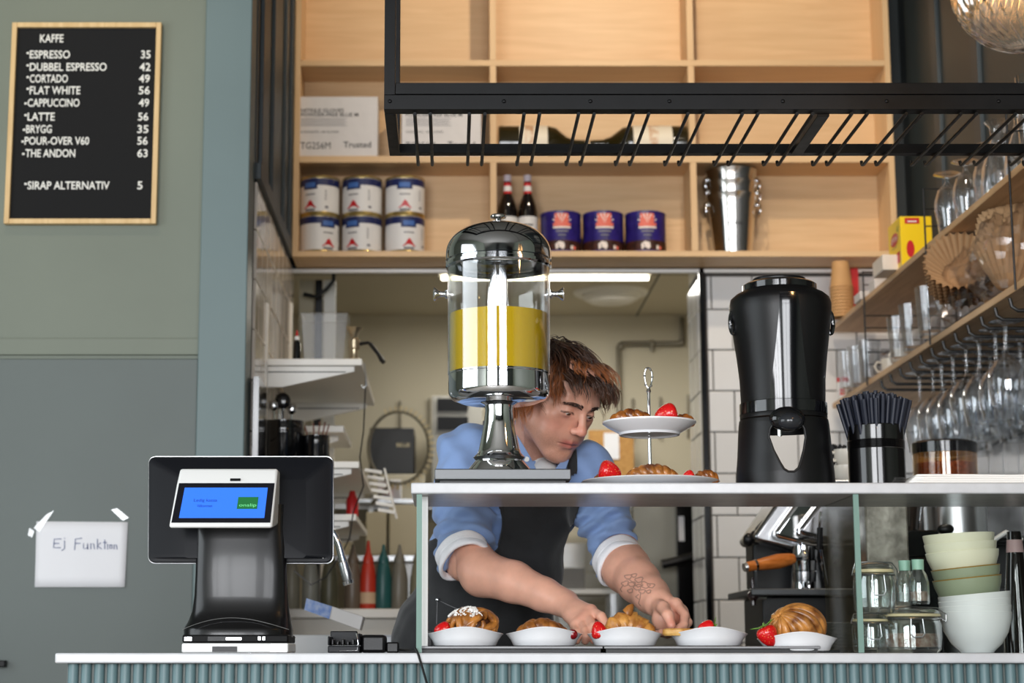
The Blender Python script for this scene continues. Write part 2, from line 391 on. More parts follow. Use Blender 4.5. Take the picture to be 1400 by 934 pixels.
# glass display case on the counter: quartz top, glass end, divider and front pane
Zs0, Zs1 = zat(675, YF), zat(660, YF); Ysb = 3.71
xs0 = xat(562, YF, Zs1)
dc = thing('display_case', 'glass display case on the counter with a white quartz top', 'display case', (.4, 3.55, Ztop))
MB().box(xs0, 1.5, YF, Ysb, Zs0, Zs1).build('top_slab', quartz, dc, True, bev=.003)
xg0 = xat(570, YF, H+.15); 
def pane(x0, x1, y0, y1):
    MB().box(x0, x1, y0, y1, Ztop+.0005, Zs0-.0005).build('pane', pane_m, dc, True)
pane(xg0, xg0+.008, YF+.012, Ysb-.01)
MB().box(xg0-.001, xg0+.009, YF+.006, YF+.012, Ztop+.0005, Zs0-.0005).build('pane_edge', edge_m, dc, True)
MB().box(xg0+.008, xg0+.020, YF+.05, YF+.056, Ztop+.0005, Zs0-.0005).build('post', white_pl, dc, True, bev=.001)
xg1 = xat(1172, YF, H+.15)
pane(xg1, xg1+.008, YF+.012, Ysb-.01)
MB().box(xg1-.001, xg1+.009, YF+.006, YF+.012, Ztop+.0005, Zs0-.0005).build('pane_edge', edge_m, dc, True)
pane(xg1+.012, 1.48, YF+.012, YF+.017)

# ------------------------------------------------------------------ hanging glass rack over the counter
RY0, RY1 = 3.40, 3.71
za, zb, zc_, zd = zat(113, RY0), zat(129, RY0), zat(130, RY0), zat(150, RY0)
x0 = xat(525, RY0, zd)
rk = thing('hanging_rack', 'black steel glass rack hanging from the ceiling above the counter', 'rack', (x0, RY0, zd))
W2 = 2.1
MB().box(x0+.022, W2, RY0, RY0+.022, zb+.0005, za).build('top_rail', black_m, rk, True, bev=.001)
MB().box(x0, W2, RY0-.002, RY0+.03, zd, zc_).build('front_rail', black_m, rk, True, bev=.001)
ze = zat(196, RY1); zf = zat(209, RY1)
MB().box(x0, W2, RY1, RY1+.025, zf, zf+.02).build('back_rail', black_m, rk, True, bev=.001)
MB().box(x0, x0+.022, RY0+.0305, RY1-.0005, zd-.001, zd+.023).build('side_rail', black_m, rk, True, bev=.001)
for y in (RY0, RY1+.002): MB().box(x0, x0+.0215, y, y+.022, (zc_ if y == RY0 else zf+.02)+.0005, ZC).build('post', black_m, rk, True, bev=.001)
xcb = xat(1130, RY0, zd)
MB().box(xcb-.012, xcb+.012, RY0+.0305, RY1-.0005, zd-.004, zd+.018).build('cross_rail', black_m, rk, True, bev=.001)
bl = MB().ball((0, 0, 0), (.004, .003, .004), 8, 6)
bo = bl.build('bolt', black_m, rk); first = True
bz = zat(139, RY0)
for px in (533, 689, 807, 915, 1070, 1212, 1365):
    o = bo if first else inst(bo, parent=rk); first = False
    o.location = (xat(px, RY0, bz)-x0, -.003, bz-zd)
rod = None; zr0 = zd-.0045
for i in range(-0, 16):
    for j in (0, 1):
        px = 567+74.9*i+21.3*j; x = xat(px, RY0, zd)
        if x > W2-.03: continue
        if rod is None:
            m = MB().tube([(0, .012, 0), (0, .10, 0), (0, .385, 0), (0, .398, .003), (0, .403, .012)], .0036, 8)
            rod = m.build('rod', black_m, rk); o = rod
        else: o = inst(rod, parent=rk)
        o.location = (x-x0, 0, zr0-zd)

# ------------------------------------------------------------------ wooden wall unit
su = thing('wall_shelf_unit', 'birch open wall unit with nine cubbies above the kitchen opening', 'shelf unit', (.5, 6.2, Zt))
U0, U1 = -.552, 1.560; UY0, UY1 = 6.2, 6.4; t_ = .020
zb0 = Zt+.0005; b3 = zat(343, UY0)
lev = [(zb0, b3), (zat(222, UY0), zat(213, UY0)), (zat(90, UY0), zat(82, UY0)), (zat(-48, UY0), zat(-56, UY0))]
for a, b in lev: 
    if a == zb0: MB().box(U0+t_, U1-t_, UY0, UY1-.012, b3-.0205, b3).build('shelf_board', birch, su, True, bev=.001)
    else: MB().box(U0+t_, U1-t_, UY0+.001, UY1-.012, a, b).build('shelf_board', birch, su, True, bev=.001)
for x in (U0, U1-t_): MB().box(x, x+t_, UY0, UY1-.012, b3-.0205, lev[3][1]).build('side_panel', birch_z, su, True, bev=.001)
for x in (.150, .852):
    for q in range(3):
        MB().box(x-.011, x+.011, UY0+.0005, UY1-.0125, lev[q][1]+.0005, lev[q+1][0]-.0005).build('divider', birch_z, su, True)
for i, (p0, p1) in enumerate(((U0, .15), (.15, .852), (.852, U1))):
    MB().box(p0+.0005, p1-.0005, UY1-.012, UY1-.001, b3-.0205, lev[3][1]).build('back_panel', birch, su, True)
SH = [l[1] for l in lev]   # shelf top heights (bottom, middle, upper)
# ------------------------------------------------------------------ letter board
YBd = YL-.0015
def plane(Y): return lambda x, z: (x, Y, z)
lb = thing('letter_board', 'black letter board with white menu lettering in a pale wood frame', 'menu board', (xat(115, YBd, 2.2), YBd, zat(306, YBd)))
zt_, zb_ = zat(31, YBd-.02), zat(306, YBd-.02)
xa_, xb_ = xat(17, YBd-.02, zt_), xat(221, YBd-.02, zt_); fr = .0145
frame_w = wood('pale_frame_wood', srgb(206, 170, 116), srgb(226, 194, 142), .45, 'z', 4)
felt = mat('black_felt', srgb(20, 20, 21), .95, bump=.3, bs=500)
for a in [(xa_, xa_+fr, zb_, zt_), (xb_-fr, xb_, zb_, zt_), (xa_+fr+.0003, xb_-fr-.0003, zt_-fr, zt_), (xa_+fr+.0003, xb_-fr-.0003, zb_, zb_+fr)]:
    MB().box(a[0], a[1], YBd-.024, YBd, a[2], a[3]).build('frame', frame_w, lb, True, bev=.0012)
g = MB(); z = zb_+fr+.0005; gh = .0052
while z < zt_-fr-.001:
    g.box(xa_+fr+.0005, xb_-fr-.0005, YBd-.013, YBd-.006, z, min(z+gh-.0012, zt_-fr)); z += gh
g.box(xa_+fr+.0005, xb_-fr-.0005, YBd-.0125, YBd-.002, zb_+fr, zt_-fr)
g.build('felt_panel', felt, lb, True, flat=True)
white_let = mat('white_letters', srgb(236, 234, 226), .5)
rows = [("KAFFE", 55, 87, 47, 58, None), ("'ESPRESSO", 37, 96, 69, 80, ("35", 193, 206)), ("'DUBBEL ESPRESSO", 37, 146, 86, 97, ("42", 191, 206)),
        ("'CORTADO", 37, 93, 102, 113, ("49", 190, 205)), ("'FLAT WHITE", 37, 110, 118, 129, ("56", 190, 205)), ("-CAPPUCCINO", 34, 109, 135, 146, ("49", 190, 204)),
        ("'LATTE", 34, 75, 154, 165, ("56", 189, 203)), ("-BRYGG", 32, 71, 171, 182, ("35", 188, 203)), ("-POUR-OVER V60", 30, 122, 187, 198, ("56", 188, 202)),
        ("-THE ANDON", 31, 103, 204, 215, ("63", 188, 202)), ("'SIRAP ALTERNATIV", 34, 150, 248, 259, ("5", 188, 195))]
g = MB(); Yt = YBd-.0138
def txt_px(g, s, a, b, t, bt, Y, bold=.0):
    text_on(g, s, plane(Y), xat(a, Y, zat(t, Y)), xat(b, Y, zat(t, Y)), zat(bt, Y), zat(t, Y), bold)
for r in rows:
    s = r[0]; lead = s[0] in "'-"; w_ = s[1:] if lead else s
    g = MB()
    txt_px(g, w_, r[1]+(4 if lead else 0), r[2], r[3], r[4], Yt, .012)
    if lead:
        zz = (r[3]+3.5) if s[0] == "'" else (r[3]+6.5); p = at(r[1]+1, zz, Yt); g.box(p.x-.0028, p.x+.0028, Yt-.0005, Yt+.0005, p.z-.0025, p.z+.0025)
    if r[5]: txt_px(g, r[5][0], r[5][1], r[5][2], r[3], r[4], Yt, .012)
    g.build('lettering', white_let, lb, True, solid=.0012, flat=True)

# ------------------------------------------------------------------ taped note
Yn = YL-.0235
nb = thing('paper_note', 'white paper note taped to the wall reading Ej Funktion', 'note', (xat(110, Yn, 1.1), Yn, zat(803, Yn)))
c = [at(50, 713, Yn), at(175, 714, Yn), at(171, 803, Yn), at(48, 803, Yn)]
rows_ = []
for i in range(7):
    t = i/6; rr = []
    for k in range(13):
        u = k/12; p = (c[0]*(1-u)+c[1]*u)*(1-t)+(c[3]*(1-u)+c[2]*u)*t
        rr.append((p.x, Yn-.0012-.004*t*t-.0016*math.exp(-((u-.47)/.05)**2), p.z))
    rows_.append(rr)
MB().sheet(rows_).build('sheet', paper_w, nb, True, solid=.0006)
pen = mat('blue_pen', srgb(96, 108, 150), .6)
strokes = [[(84,737),(74,737),(73,749),(83,749)],[(73,743),(81,743)],[(88,739),(88,750),(84,753)],[(88,735.5),(88.6,736.4)],
  [(102,752),(103,737),(112,736)],[(102,743),(110,743)],[(114,743),(114,750),(119,750),(119.5,743),(120,751)],[(124,751),(124,743),(128,744),(129,751)],
  [(133,737),(133,751)],[(138,742),(133,746),(139,751)],[(143,738),(143,751)],[(141,742),(146,742)],[(147,744),(147,751)],[(150,745),(153,745),(153,750),(150,750),(150,745)],[(156,751),(156,745),(159,745),(160,751)]]
g = MB()
for s_ in strokes:
    g.tube([at(x, y, Yn-.0045) for x, y in s_], .0011, 5)
g.build('handwriting', pen, nb, True)
tape_m = thin_glass('sticky_tape', (.86, .86, .84), .25, .12, .6)
for q in ([(64,703),(74,698),(46,722),(54,727)], [(152,697),(160,695),(168,712),(176,708)], [(40,722),(47,726),(38,732),(44,735)]):
    P = [at(x, y, Yn-.003) for x, y in q]
    MB()._add([P[0], P[1], P[3], P[2]], [(0, 1, 2, 3)]).build('tape', tape_m, nb, True, solid=.0004, flat=True)
# small black bracket low on the wall
Yk = YL-.022
z0_, z1_ = zat(912, Yk), zat(903, Yk)
o = MB().box(xat(-30, Yk, 1), xat(12, Yk, 1), Yk-.03, Yk-.001, z0_, z1_).build('wall_bracket', black_m, bev=.002)
tag(o, 'small black bar fixed low on the green wall below the note', 'bracket')

# ------------------------------------------------------------------ point-of-sale terminal
Yt0 = 3.62
pt = thing('sales_terminal', 'black point-of-sale terminal with a blue customer screen on the counter', 'terminal', (xat(322, Yt0, H), Yt0, Ztop))
def PT(px, py, Y=Yt0): return at(px, py, Y)
# big screen seen from behind: rounded slab with a raised sloping back
def rrect(cx, cz, hw, hh, r, n=6, skew=0):
    P = []
    for (sx, sz, a0) in ((1, 1, 0), (-1, 1, 90), (-1, -1, 180), (1, -1, 270)):
        for i in range(n+1):
            a = math.radians(a0+90*i/n); P.append((cx+sx*(hw-r)+r*math.cos(a), cz+sz*(hh-r)+r*math.sin(a)))
    return P
tl, br_ = at(204, 623, 3.60), at(453, 770, 3.60)
cx, cz = (tl.x+br_.x)/2+.001, (tl.z+br_.z)/2; hw, hh = (br_.x-tl.x)/2, (tl.z-br_.z)/2
tilt = lambda x, y, z: (x+( -(z-cz)*.05 if x < cx else -(z-cz)*.02)*1.0, y+(z-cz)*.16, z)
g = MB(); rings = []
for (ins, dy, r) in ((0.0008, .016, .012), (0, .013, .013), (0, .005, .013), (.002, .0005, .012), (.008, -.001, .011)):
    rings.append([tilt(x, 3.60+dy, z) for x, z in rrect(cx, cz, hw-ins, hh-ins, r)])
n_ = len(rings[0])
# raised inner block (narrower towards the viewer)
rings.append([tilt(x, 3.60-.020, z) for x, z in rrect(cx+.012, cz-.020, hw-.062, hh-.028, .008)])
g.sheet(rings, True); g._add(rings[0], [tuple(range(n_))]); g._add(rings[-1], [tuple(range(n_))])
g.build('main_screen', navy_pl, pt, True, ang=25)
rim = MB(); rim.tube([tilt(x, 3.60+.012, z) for x, z in rrect(cx, cz, hw+.0006, hh+.0006, .013)], .0016, 6, closed=True)
rim.build('screen_rim', steel_b, pt, True)
dot = MB(); 
for px, py in ((219.5, 763.5), (441, 763.5)): dot.ball(Vector(tilt(*(at(px, py, 3.598)))), .0012, 8, 6)
dot.build('indicator', white_pl, pt, True)
# neck
secs = [(690, 268, 391, 3.565, .070), (722, 268, 390, 3.560, .062), (750, 268, 391, 3.553, .055), (785, 267, 392, 3.548, .052), (815, 265, 393, 3.545, .062), (835, 261, 394, 3.540, .085), (848, 255, 395, 3.530, .120), (858, 248, 396, 3.515, .155), (862, 247, 396, 3.512, .162), (871, 247, 396, 3.512, .162)]
rings = []
for (py, a, b, yf, dep) in secs:
    z = zat(py, yf+.02); xa, xb = xat(a, yf+.02, z), xat(b, yf+.02, z); cx_, hx = (xa+xb)/2, (xb-xa)/2; ring = []
    for i in range(40):
        t = 2*PI*i/40; c_, s_ = math.cos(t), math.sin(t); e = .62
        ring.append((cx_+hx*math.copysign(abs(c_)**e, c_), yf+dep/2+dep/2*math.copysign(abs(s_)**e, s_), z))
    rings.append(ring)
g = MB(); g.sheet(rings, True); g._add(rings[0], [tuple(range(40))]); g._add(rings[-1], [tuple(range(40))])
g.build('stand', mat('terminal_gloss', srgb(8, 8, 10), .30, coat=.15, spec=.4), pt, True, ang=40)
g = MB(); R_ = [(r.x, r.y-.0012, r.z) for r in [at(250+145*i/24, 861-16*math.sin(PI*(i/24)**.9), 3.515+.012*math.sin(PI*i/24)) for i in range(25)]]
g.tube(R_, .0007, 5); g.build('seam', steel_b, pt, True)
def bx(pxa, pxb, pya, pyb, Ya, dep, name, m, bev=.002):
    za_, zb2 = zat(pyb, Ya), zat(pya, Ya)
    return MB().box(xat(pxa, Ya, za_), xat(pxb, Ya, za_), Ya, Ya+dep, za_, zb2).build(name, m, pt, True, bev=bev)
bx(248, 394, 879.5, 892.6, 3.500, .17, 'white_base', white_pl, .003)
bx(249, 394, 868, 879, 3.505, .16, 'base_unit', mat('matt_black', srgb(9, 9, 10), .6, spec=.2), .003)
bx(290, 324, 884, 891.5, 3.4985, .001, 'port', black_pl, 0)
bx(284, 330, 870.5, 876.5, 3.5035, .001, 'slot', black_pl, 0); bx(309, 330, 872, 875, 3.5025, .001, 'connector', steel, 0)
bx(252, 262, 871, 876.5, 3.5035, .001, 'connector', steel_b, 0); bx(353, 356, 870.5, 875.5, 3.5035, .001, 'key', steel, 0); bx(359, 362, 870.5, 875.5, 3.5035, .001, 'key', steel, 0)
bx(370, 392, 880.5, 891.5, 3.4985, .001, 'hinge_cover', steel_b, 0)
# customer display: wedge tilted towards the customer
A = [at(246, 641, 3.545), at(380, 641, 3.545), at(378.5, 661, 3.522), at(242.5, 661, 3.522), at(230.5, 721, 3.488), at(372, 721, 3.488)]
wd = MB()
T0, T1, M1, M0, B0, B1 = A
back = [Vector((p.x, 3.590, p.z)) for p in (T0, T1)]; bb = [Vector((T0.x, 3.59, B0.z+.012)), Vector((T1.x, 3.59, B0.z+.012))]; lip = [B0+Vector((0, .010, -.001)), B1+Vector((0, .010, -.001))]
wd._add([T0, T1, M1, M0, B1, B0, back[0], back[1], bb[0], bb[1], lip[0], lip[1]],
        [(0,1,2,3), (3,2,4,5), (6,7,1,0), (5,4,11,10), (10,11,9,8), (8,9,7,6), (0,3,5,10,8,6), (1,7,9,11,4,2)])
wd.build('customer_display', white_pl, pt, True, bev=.005, ang=30, seg=3)
def onp(u, v, d):   # u,v in 0..1 over the lower face M0,M1,B1,B0
    p = (M0*(1-u)+M1*u)*(1-v)+(B0*(1-u)+B1*u)*v; nrm = (M1-M0).cross(B0-M0).normalized()
    if nrm.y > 0: nrm = -nrm
    return p+nrm*d
def quad(u0, u1, v0, v1, d, name, m, parent=pt):
    P = [onp(u0, v1, d), onp(u1, v1, d), onp(u1, v0, d), onp(u0, v0, d)]
    return MB()._add(P, [(0, 1, 2, 3)]).build(name, m, parent, True, solid=.0008, flat=True)
quad(.018, .978, .0, .90, .0008, 'bezel', mat('bezel_black', srgb(10, 12, 22), .12))
scr = mat('screen_blue', (.025, .135, .70), .25, emit=.55)
quad(.085, .915, .11, .80, .0018, 'screen', scr)
quad(.635, .835, .33, .60, .0030, 'logo_plate', mat('logo_green', srgb(18, 96, 44), .4, emit=.35))
g = MB(); text_on(g, 'onslip', lambda x, z: onp(x, -z, .0044), .655, .825, -.575, -.485)
g.build('logo_lettering', mat('logo_pale', srgb(110, 210, 140), .4, emit=.3), pt, True, flat=True)
g = MB(); text_on(g, 'Ledig kassa', lambda x, z: onp(x, -z, .0032), .20, .43, -.455, -.37); text_on(g, 'Välkommen', lambda x, z: onp(x, -z, .0032), .24, .39, -.56, -.50)
g.build('screen_text', mat('screen_text', srgb(20, 60, 150), .4), pt, True, flat=True)
P = (T0*.22+M0*.78)*.42+(T1*.22+M1*.78)*.58+Vector((0, -.0012, .0004)); MB().obox(P, (.020, .003, .0050), Matrix.Rotation(-.6, 3, 'X')).build('camera_slot', black_gl, pt, True)

# ------------------------------------------------------------------ card reader cradle and cable on the counter
cr = thing('card_reader_cradle', 'black open card reader cradle lying on the white counter', 'card reader', (xat(487, 3.5, H), 3.5, Ztop))
Yc = 3.46
def cb(pxa, pxb, pya, pyb, Ya, dep, name, m=navy_pl, bev=.002):
    za_, zb2 = zat(pyb, Ya), zat(pya, Ya)
    return MB().box(xat(pxa, Ya, za_), xat(pxb, Ya, za_), Ya, Ya+dep, max(za_, Ztop+.0003), zb2).build(name, m, cr, True, bev=bev)
cb(448, 492, 883, 893, Yc, .10, 'base_tray'); cb(448, 451, 870, 882.5, Yc, .10, 'side_wall'); cb(489, 492, 866, 882.5, Yc, .10, 'side_wall')
cb(451.5, 488.5, 863, 882.5, Yc+.09, .01, 'back_wall')
for i in range(5): cb(453+7*i, 456+7*i, 874+(i % 2)*3, 882, Yc+.015, .06, 'contact_rib', black_pl, .001)
cb(493, 527, 868, 893, Yc+.02, .09, 'reader_body', black_pl, .006); cb(528, 545, 878, 893, Yc+.03, .05, 'plug', black_pl, .003)
MB().tube([at(487, 866, Yc-.002), at(490, 880, Yc-.002), at(488, 889.5, Yc-.002), at(464, 890, Yc-.002)], .0009, 6).build('metal_edge', steel, cr, True)
cab = MB().tube([at(540, 888, 3.50), at(556, 889.5, 3.47), at(563, 889.5, 3.43), at(568, 887, 3.397), at(572, 895, 3.393), at(578, 915, 3.388), at(588, 950, 3.386), at(592, 1010, 3.386)], .0022, 8)
o = cab.build('power_cable', black_pl); tag(o, 'thin black cable hanging over the counter front below the case corner', 'cable')

# ------------------------------------------------------------------ wall shelves at the left with their things
YS0 = 5.45; XS0 = XA+.008
wh_lam = mat('white_laminate', srgb(238, 236, 230), .45)
def shelf(pyt, pxr, label, Y0=YS0, Y1=6.36, br_at=(5.47, 6.30)):
    zt = zat(pyt, Y0); zb2 = zat(pyt+9, Y0); xr = xat(pxr, Y0, zt)
    wall_sh = thing('bracket_shelf', label, 'shelf', (XS0, Y0, zb2), 'white bracket shelves on the side wall')
    MB().box(XS0+.006, xr, Y0, Y1, zb2, zt).build('shelf_board', wh_lam, wall_sh, True, bev=.002)
    for yy in br_at:
        g = MB(); g.prism([(XS0+.006, zb2-.0005), (xr-.024, zb2-.0005), (xr-.024, zb2-.016), (XS0+.05, zb2-.064), (XS0+.006, zb2-.064)], yy, yy+.016)
        br = g.build('bracket', wh_lam, wall_sh, True, bev=.001)
        q = MB().box(XS0+.007, xr-.05, yy-.001, yy, zb2-.019, zb2-.016).build('bracket_groove', ink, wall_sh, True, flat=True); q.parent = br
    return zt, xr
zS1, xS1 = shelf(490.5, 495, 'highest white bracket shelf, under the clear food container')
zS2, xS2 = shelf(631, 491, 'middle white bracket shelf, holding the black utensil pots')
zS3, xS3 = shelf(703, 487, 'lowest white bracket shelf, above the squeeze bottles', 5.62, 6.36, (5.64, 6.28))
shelf(582, 470, 'short grey-white bracket shelf between the highest and middle ones', 5.9, 6.36, (6.0,))
for i, y in enumerate((5.47, 6.30)): struct(MB().box(XS0-.004, XS0+.0055, y-.012, y+.012, .6, zat(415, y)).build('trim_%d' % (40+i), wh_lam, bev=.001))
# things on the top shelf
clear = thin_glass('clear_plastic', (.93, .92, .90), .12, .006, .4)
def px_box(name, label, cat, a, b, pyt, z0, Y0, Y1, m, open_top=False, grp=None):
    zt = zat(pyt, Y0); xa, xb = xat(a, Y0, z0), xat(b, Y0, z0)
    return xa, xb, zt
z0 = zS1+.0006; Y = 5.55; xa, xb = xat(411, Y, z0), xat(474, Y, z0); zt = zat(428, Y)
tb = thing('food_container', 'clear plastic food container on the highest white side shelf', 'container', ((xa+xb)/2, Y+.08, z0))
g = MB(); pts = [(xa+.012, Y+.012), (xb-.012, Y+.012), (xb-.012, Y+.15), (xa+.012, Y+.15)]; tps = [(xa, Y), (xb, Y), (xb, Y+.162), (xa, Y+.162)]
V_ = [(p[0], p[1], z0) for p in pts]+[(p[0], p[1], zt) for p in tps]
g._add(V_, [(3, 2, 1, 0), (0, 1, 5, 4), (1, 2, 6, 5), (2, 3, 7, 6), (3, 0, 4, 7)]); g.build('tub', clear, tb, True, solid=.002, flat=True)
MB().tube([(p[0], p[1], zt) for p in tps], .003, 6, closed=True).build('rim', clear, tb, True)
bt = thing('dropper_bottle', 'small black bottle with white neck and red cap on the side shelf', 'bottle', (xat(405.5, 5.52, z0), 5.52, z0))
MB().lathe([(0, 0), (.0125, 0), (.0125, .060), (.008, .068)], 20).build('bottle_body', black_gl, bt)
MB().lathe([(.008, .0685), (.008, .080), (0, .080)], 16).build('neck', white_pl, bt)
MB().lathe([(.0035, .0805), (.0035, .090), (.0015, .100), (0, .1)], 12).build('cap', red_m, bt)
mg = thing('hand_grinder', 'cast metal hand-cranked grinder clamped at the edge of the side shelf', 'grinder', (xS1-.03, 5.56, z0))
brass = mat('worn_tin', srgb(190, 176, 150), .28, .9)
MB().lathe([(0, 0), (.020, 0), (.016, .012), (.011, .03), (.013, .045), (.018, .05), (.018, .075), (.012, .082)], 20).build('grinder_body', brass, mg)
MB().lathe([(.010, .0825), (.014, .095), (.024, .112), (.026, .114), (.013, .096), (.009, .083)], 20).build('hopper', brass, mg)
MB().tube([(.014, 0, .063), (.045, -.01, .066), (.052, -.012, .060), (.075, -.015, .030), (.085, -.016, .012), (.093, -.02, .002)], [.006, .005, .007, .006, .0075, .007], 10).build('crank_handle', black_pl, mg)
MB().tube([(-.01, -.02, .02), (-.012, -.022, .07), (0, -.022, .085)], .004, 8).build('clamp_screw', brass, mg)
hk = MB().tube([(xS1+.004, 5.5, zS1-.005), (xS1+.010, 5.5, zS1-.05), (xS1+.012, 5.5, zS1-.075), (xS1+.003, 5.5, zS1-.083), (xS1-.004, 5.5, zS1-.074)], .0028, 8).build('shelf_hook', steel_b)
tag(hk, 'bent metal hook hanging from the front corner of the side shelf', 'hook')
# wire trailing from the shelf
pts = [at(500, 520, 5.5), at(497, 590, 5.5), at(492, 625, 5.48), at(497, 665, 5.46), at(483, 700, 5.45), at(478, 735, 5.45), at(470, 752, 5.45), at(445, 790, 5.44), at(425, 800, 5.44), at(402, 780, 5.44)]
o = MB().tube(pts, .0022, 6).build('loose_wire', black_pl); tag(o, 'thin black wire trailing down past the white side shelves', 'cable')
# utensil pots on the second shelf
def pot(px, w_px, pyt, Y, label, name='utensil_pot'):
    z = zS2+.0006; x = xat(px, Y, z); r = xat(px+w_px/2, Y, z)-x; h = zat(pyt, Y)-z
    t = thing(name, label, 'pot', (x, Y, z))
    MB().lathe([(0, 0), (r*.96, 0), (r, .004), (r, h*.70), (r*1.012, h*.72), (r, h*.74), (r, h*.78), (r*1.012, h*.80), (r, h*.82), (r, h), (r-.003, h), (r-.003, .006), (0, .006)], 32).build('pot_body', black_gl, t)
    return t, x, z, r, h
t, x, z, r, h = pot(387, 60, 577, 5.52, 'wide black ribbed utensil pot on the white side shelf')
for i, (dx, dz, kind) in enumerate(((-.030, .045, 0), (-.004, .060, 1), (-.018, .072, 2), (.022, .038, 0))):
    u = thing('serving_spoon' if kind != 2 else 'whisk', ['steel spoon with a small bowl in the wide black pot', 'black ladle in the wide black pot', 'steel whisk in the wide black pot'][kind] if i != 3 else 'short steel spoon beside the black ladle in the pot', 'utensil', (x+dx*.5, 5.52+.01*(i-1), z+.007))
    m_ = black_gl if kind == 1 else steel
    MB().tube([(0, 0, 0), (dx*.5, 0, h+dz-.02)], .0035, 8).build('handle', m_, u)
    if kind == 2: 
        for a in range(4): MB().tube([(dx*.5+.012*math.sin(q/8*PI)*math.cos(a*PI/4+(q > 4)*0), .012*math.sin(q/8*PI)*math.sin(a*PI/4), h+dz-.02+.04*q/8) for q in range(9)], .001, 5).build('wire', steel, u)
    else: MB().ball((dx*.5+dx*.04, 0, h+dz-.002), (.024 if kind == 1 else .015, .010, .026 if kind == 1 else .018), 14, 8).build('bowl', m_, u)
t, x, z, r, h = pot(433, 35, 596, 5.50, 'narrow black cup of wooden stirrers on the white side shelf', 'stirrer_cup')
stick_m = mat('stained_wood_stick', srgb(112, 62, 42), .6)
for i, (dx, lean, L) in enumerate(((-.010, -.006, .115), (-.002, .008, .120), (.004, .022, .118), (.010, .030, .110), (-.016, -.030, .112))):
    o = MB().tube([(0, 0, 0), (lean, .004, L)], .0024, 6).build('wooden_stick', stick_m); o.location = (x+dx*.6, 5.50+.008*math.sin(i*2), z+.007)
    tag(o, 'thin dark wooden stirrer in the narrow black cup, '+['slightly tilted towards the pot', 'nearly upright, the tallest', 'leaning a little away from the pot', 'leaning most away from the pot', 'leaning towards the wide black pot'][i], 'stirrer', 'stirrers in the narrow black cup')
o = px = MB().box(xat(463, 5.9, zS2), xat(474, 5.9, zS2), 5.9, 5.95, zS2+.0006, zS2+.035).build('red_packet', red_m, bev=.003); tag(o, 'small red packet on the middle white side shelf', 'packet')
o = MB().box(xat(440, 6.0, zS2), xat(460, 6.0, zS2), 6.0, 6.06, zS2+.0006, zS2+.028).build('white_packet', paper_w, bev=.003); tag(o, 'small white packet beside the red packet on the side shelf', 'packet')
# white stack of lids hanging at the shelf end (ribbed rack)
rkx = thing('lid_rack', 'small ribbed white rack at the end of the middle side shelf', 'rack', (xS2+.03, 5.75, zS2-.12))
for i in range(7):
    MB().obox((.012*i*.6, .0, .12-.021*i), (.055, .02, .010), Matrix.Rotation(.15, 3, 'Y')).build('rib', wh_lam, rkx)
MB().tube([(.035, 0, .13), (.075, 0, -.03)], .004, 6).build('rail', wh_lam, rkx)
o = MB().lathe([(0, 0), (.018, 0), (.020, .01), (.020, .07), (.012, .085), (.009, .10), (0, .1)], 18).build('red_bottle', red_m)
o.location = (xS3-.03, 5.95, zS3+.0006); tag(o, 'squat red bottle on the lowest white side shelf', 'bottle')

# ------------------------------------------------------------------ wash-down tap
Yf = 4.15
tp = thing('spray_tap', 'curved chrome spray tap rising behind the sales terminal', 'tap', (at(345, 780, Yf).x, Yf, 0))
xt_ = at(345, 780, Yf).x; pts = [Vector((xt_, Yf, .0)), Vector((xt_, Yf, zat(720, Yf))), at(352, 700, Yf), at(375, 684, Yf), at(410, 688, Yf), at(440, 708, Yf), at(456, 730, Yf), at(463, 745, Yf), at(469, 768, Yf)]
MB().tube(pts, [.008]*5+[.0085]*3+[.009], 12).build('spout', chrome, tp, True)
MB().tube([at(469.3, 769, Yf), at(474, 786, Yf), at(475.5, 794, Yf)], [.011, .0125, .010], 12).build('spray_head', steel_b, tp, True)
MB().tube([at(475.6, 794.5, Yf), at(477, 799, Yf)], [.013, .012], 12).build('nozzle', chrome, tp, True)

# ------------------------------------------------------------------ back bench at the left with squeeze bottles
Yb = 6.0; zbn = zat(833, 6.0)
bn = thing('back_bench', 'steel-fronted low bench holding the row of squeeze bottles', 'bench', (-.3, 6.2, 0))
xb0, xb1 = XA+.01, xat(590, 6.0, zbn)
MB().box(xb0, xb1, 5.95, 6.36, zbn-.03, zbn).build('bench_top', mat('pale_bench', srgb(214, 212, 206), .35, var=.04), bn, True, bev=.003)
MB().box(xb0+.01, xb1-.01, 5.98, 6.34, .1, zbn-.031).build('bench_body', mat('bench_cream', srgb(196, 192, 182), .4, var=.04), bn, True, flat=True)
for x in (xb0+.04, xb1-.04): MB().box(x-.02, x+.02, 6.0, 6.3, 0, .099).build('foot', steel_b, bn, True)
sq = [(398, 'clear squeeze bottle at the wall end of the bench row', srgb(150, 146, 130)), (424, 'pale grey squeeze bottle behind the tap', srgb(150, 150, 140)), (450, 'dark olive squeeze bottle just under the spray tap nozzle', srgb(92, 90, 70)), (482, 'brown squeeze bottle beside the red one', srgb(96, 84, 72)),
      (503, 'red squeeze bottle with a pointed nozzle on the bench', srgb(176, 46, 26)), (524, 'teal squeeze bottle beside the red one', srgb(28, 82, 82)), (546, 'grey squeeze bottle next to the teal one', srgb(110, 106, 96)), (572, 'olive grey squeeze bottle nearest the glass case', srgb(122, 118, 98))]
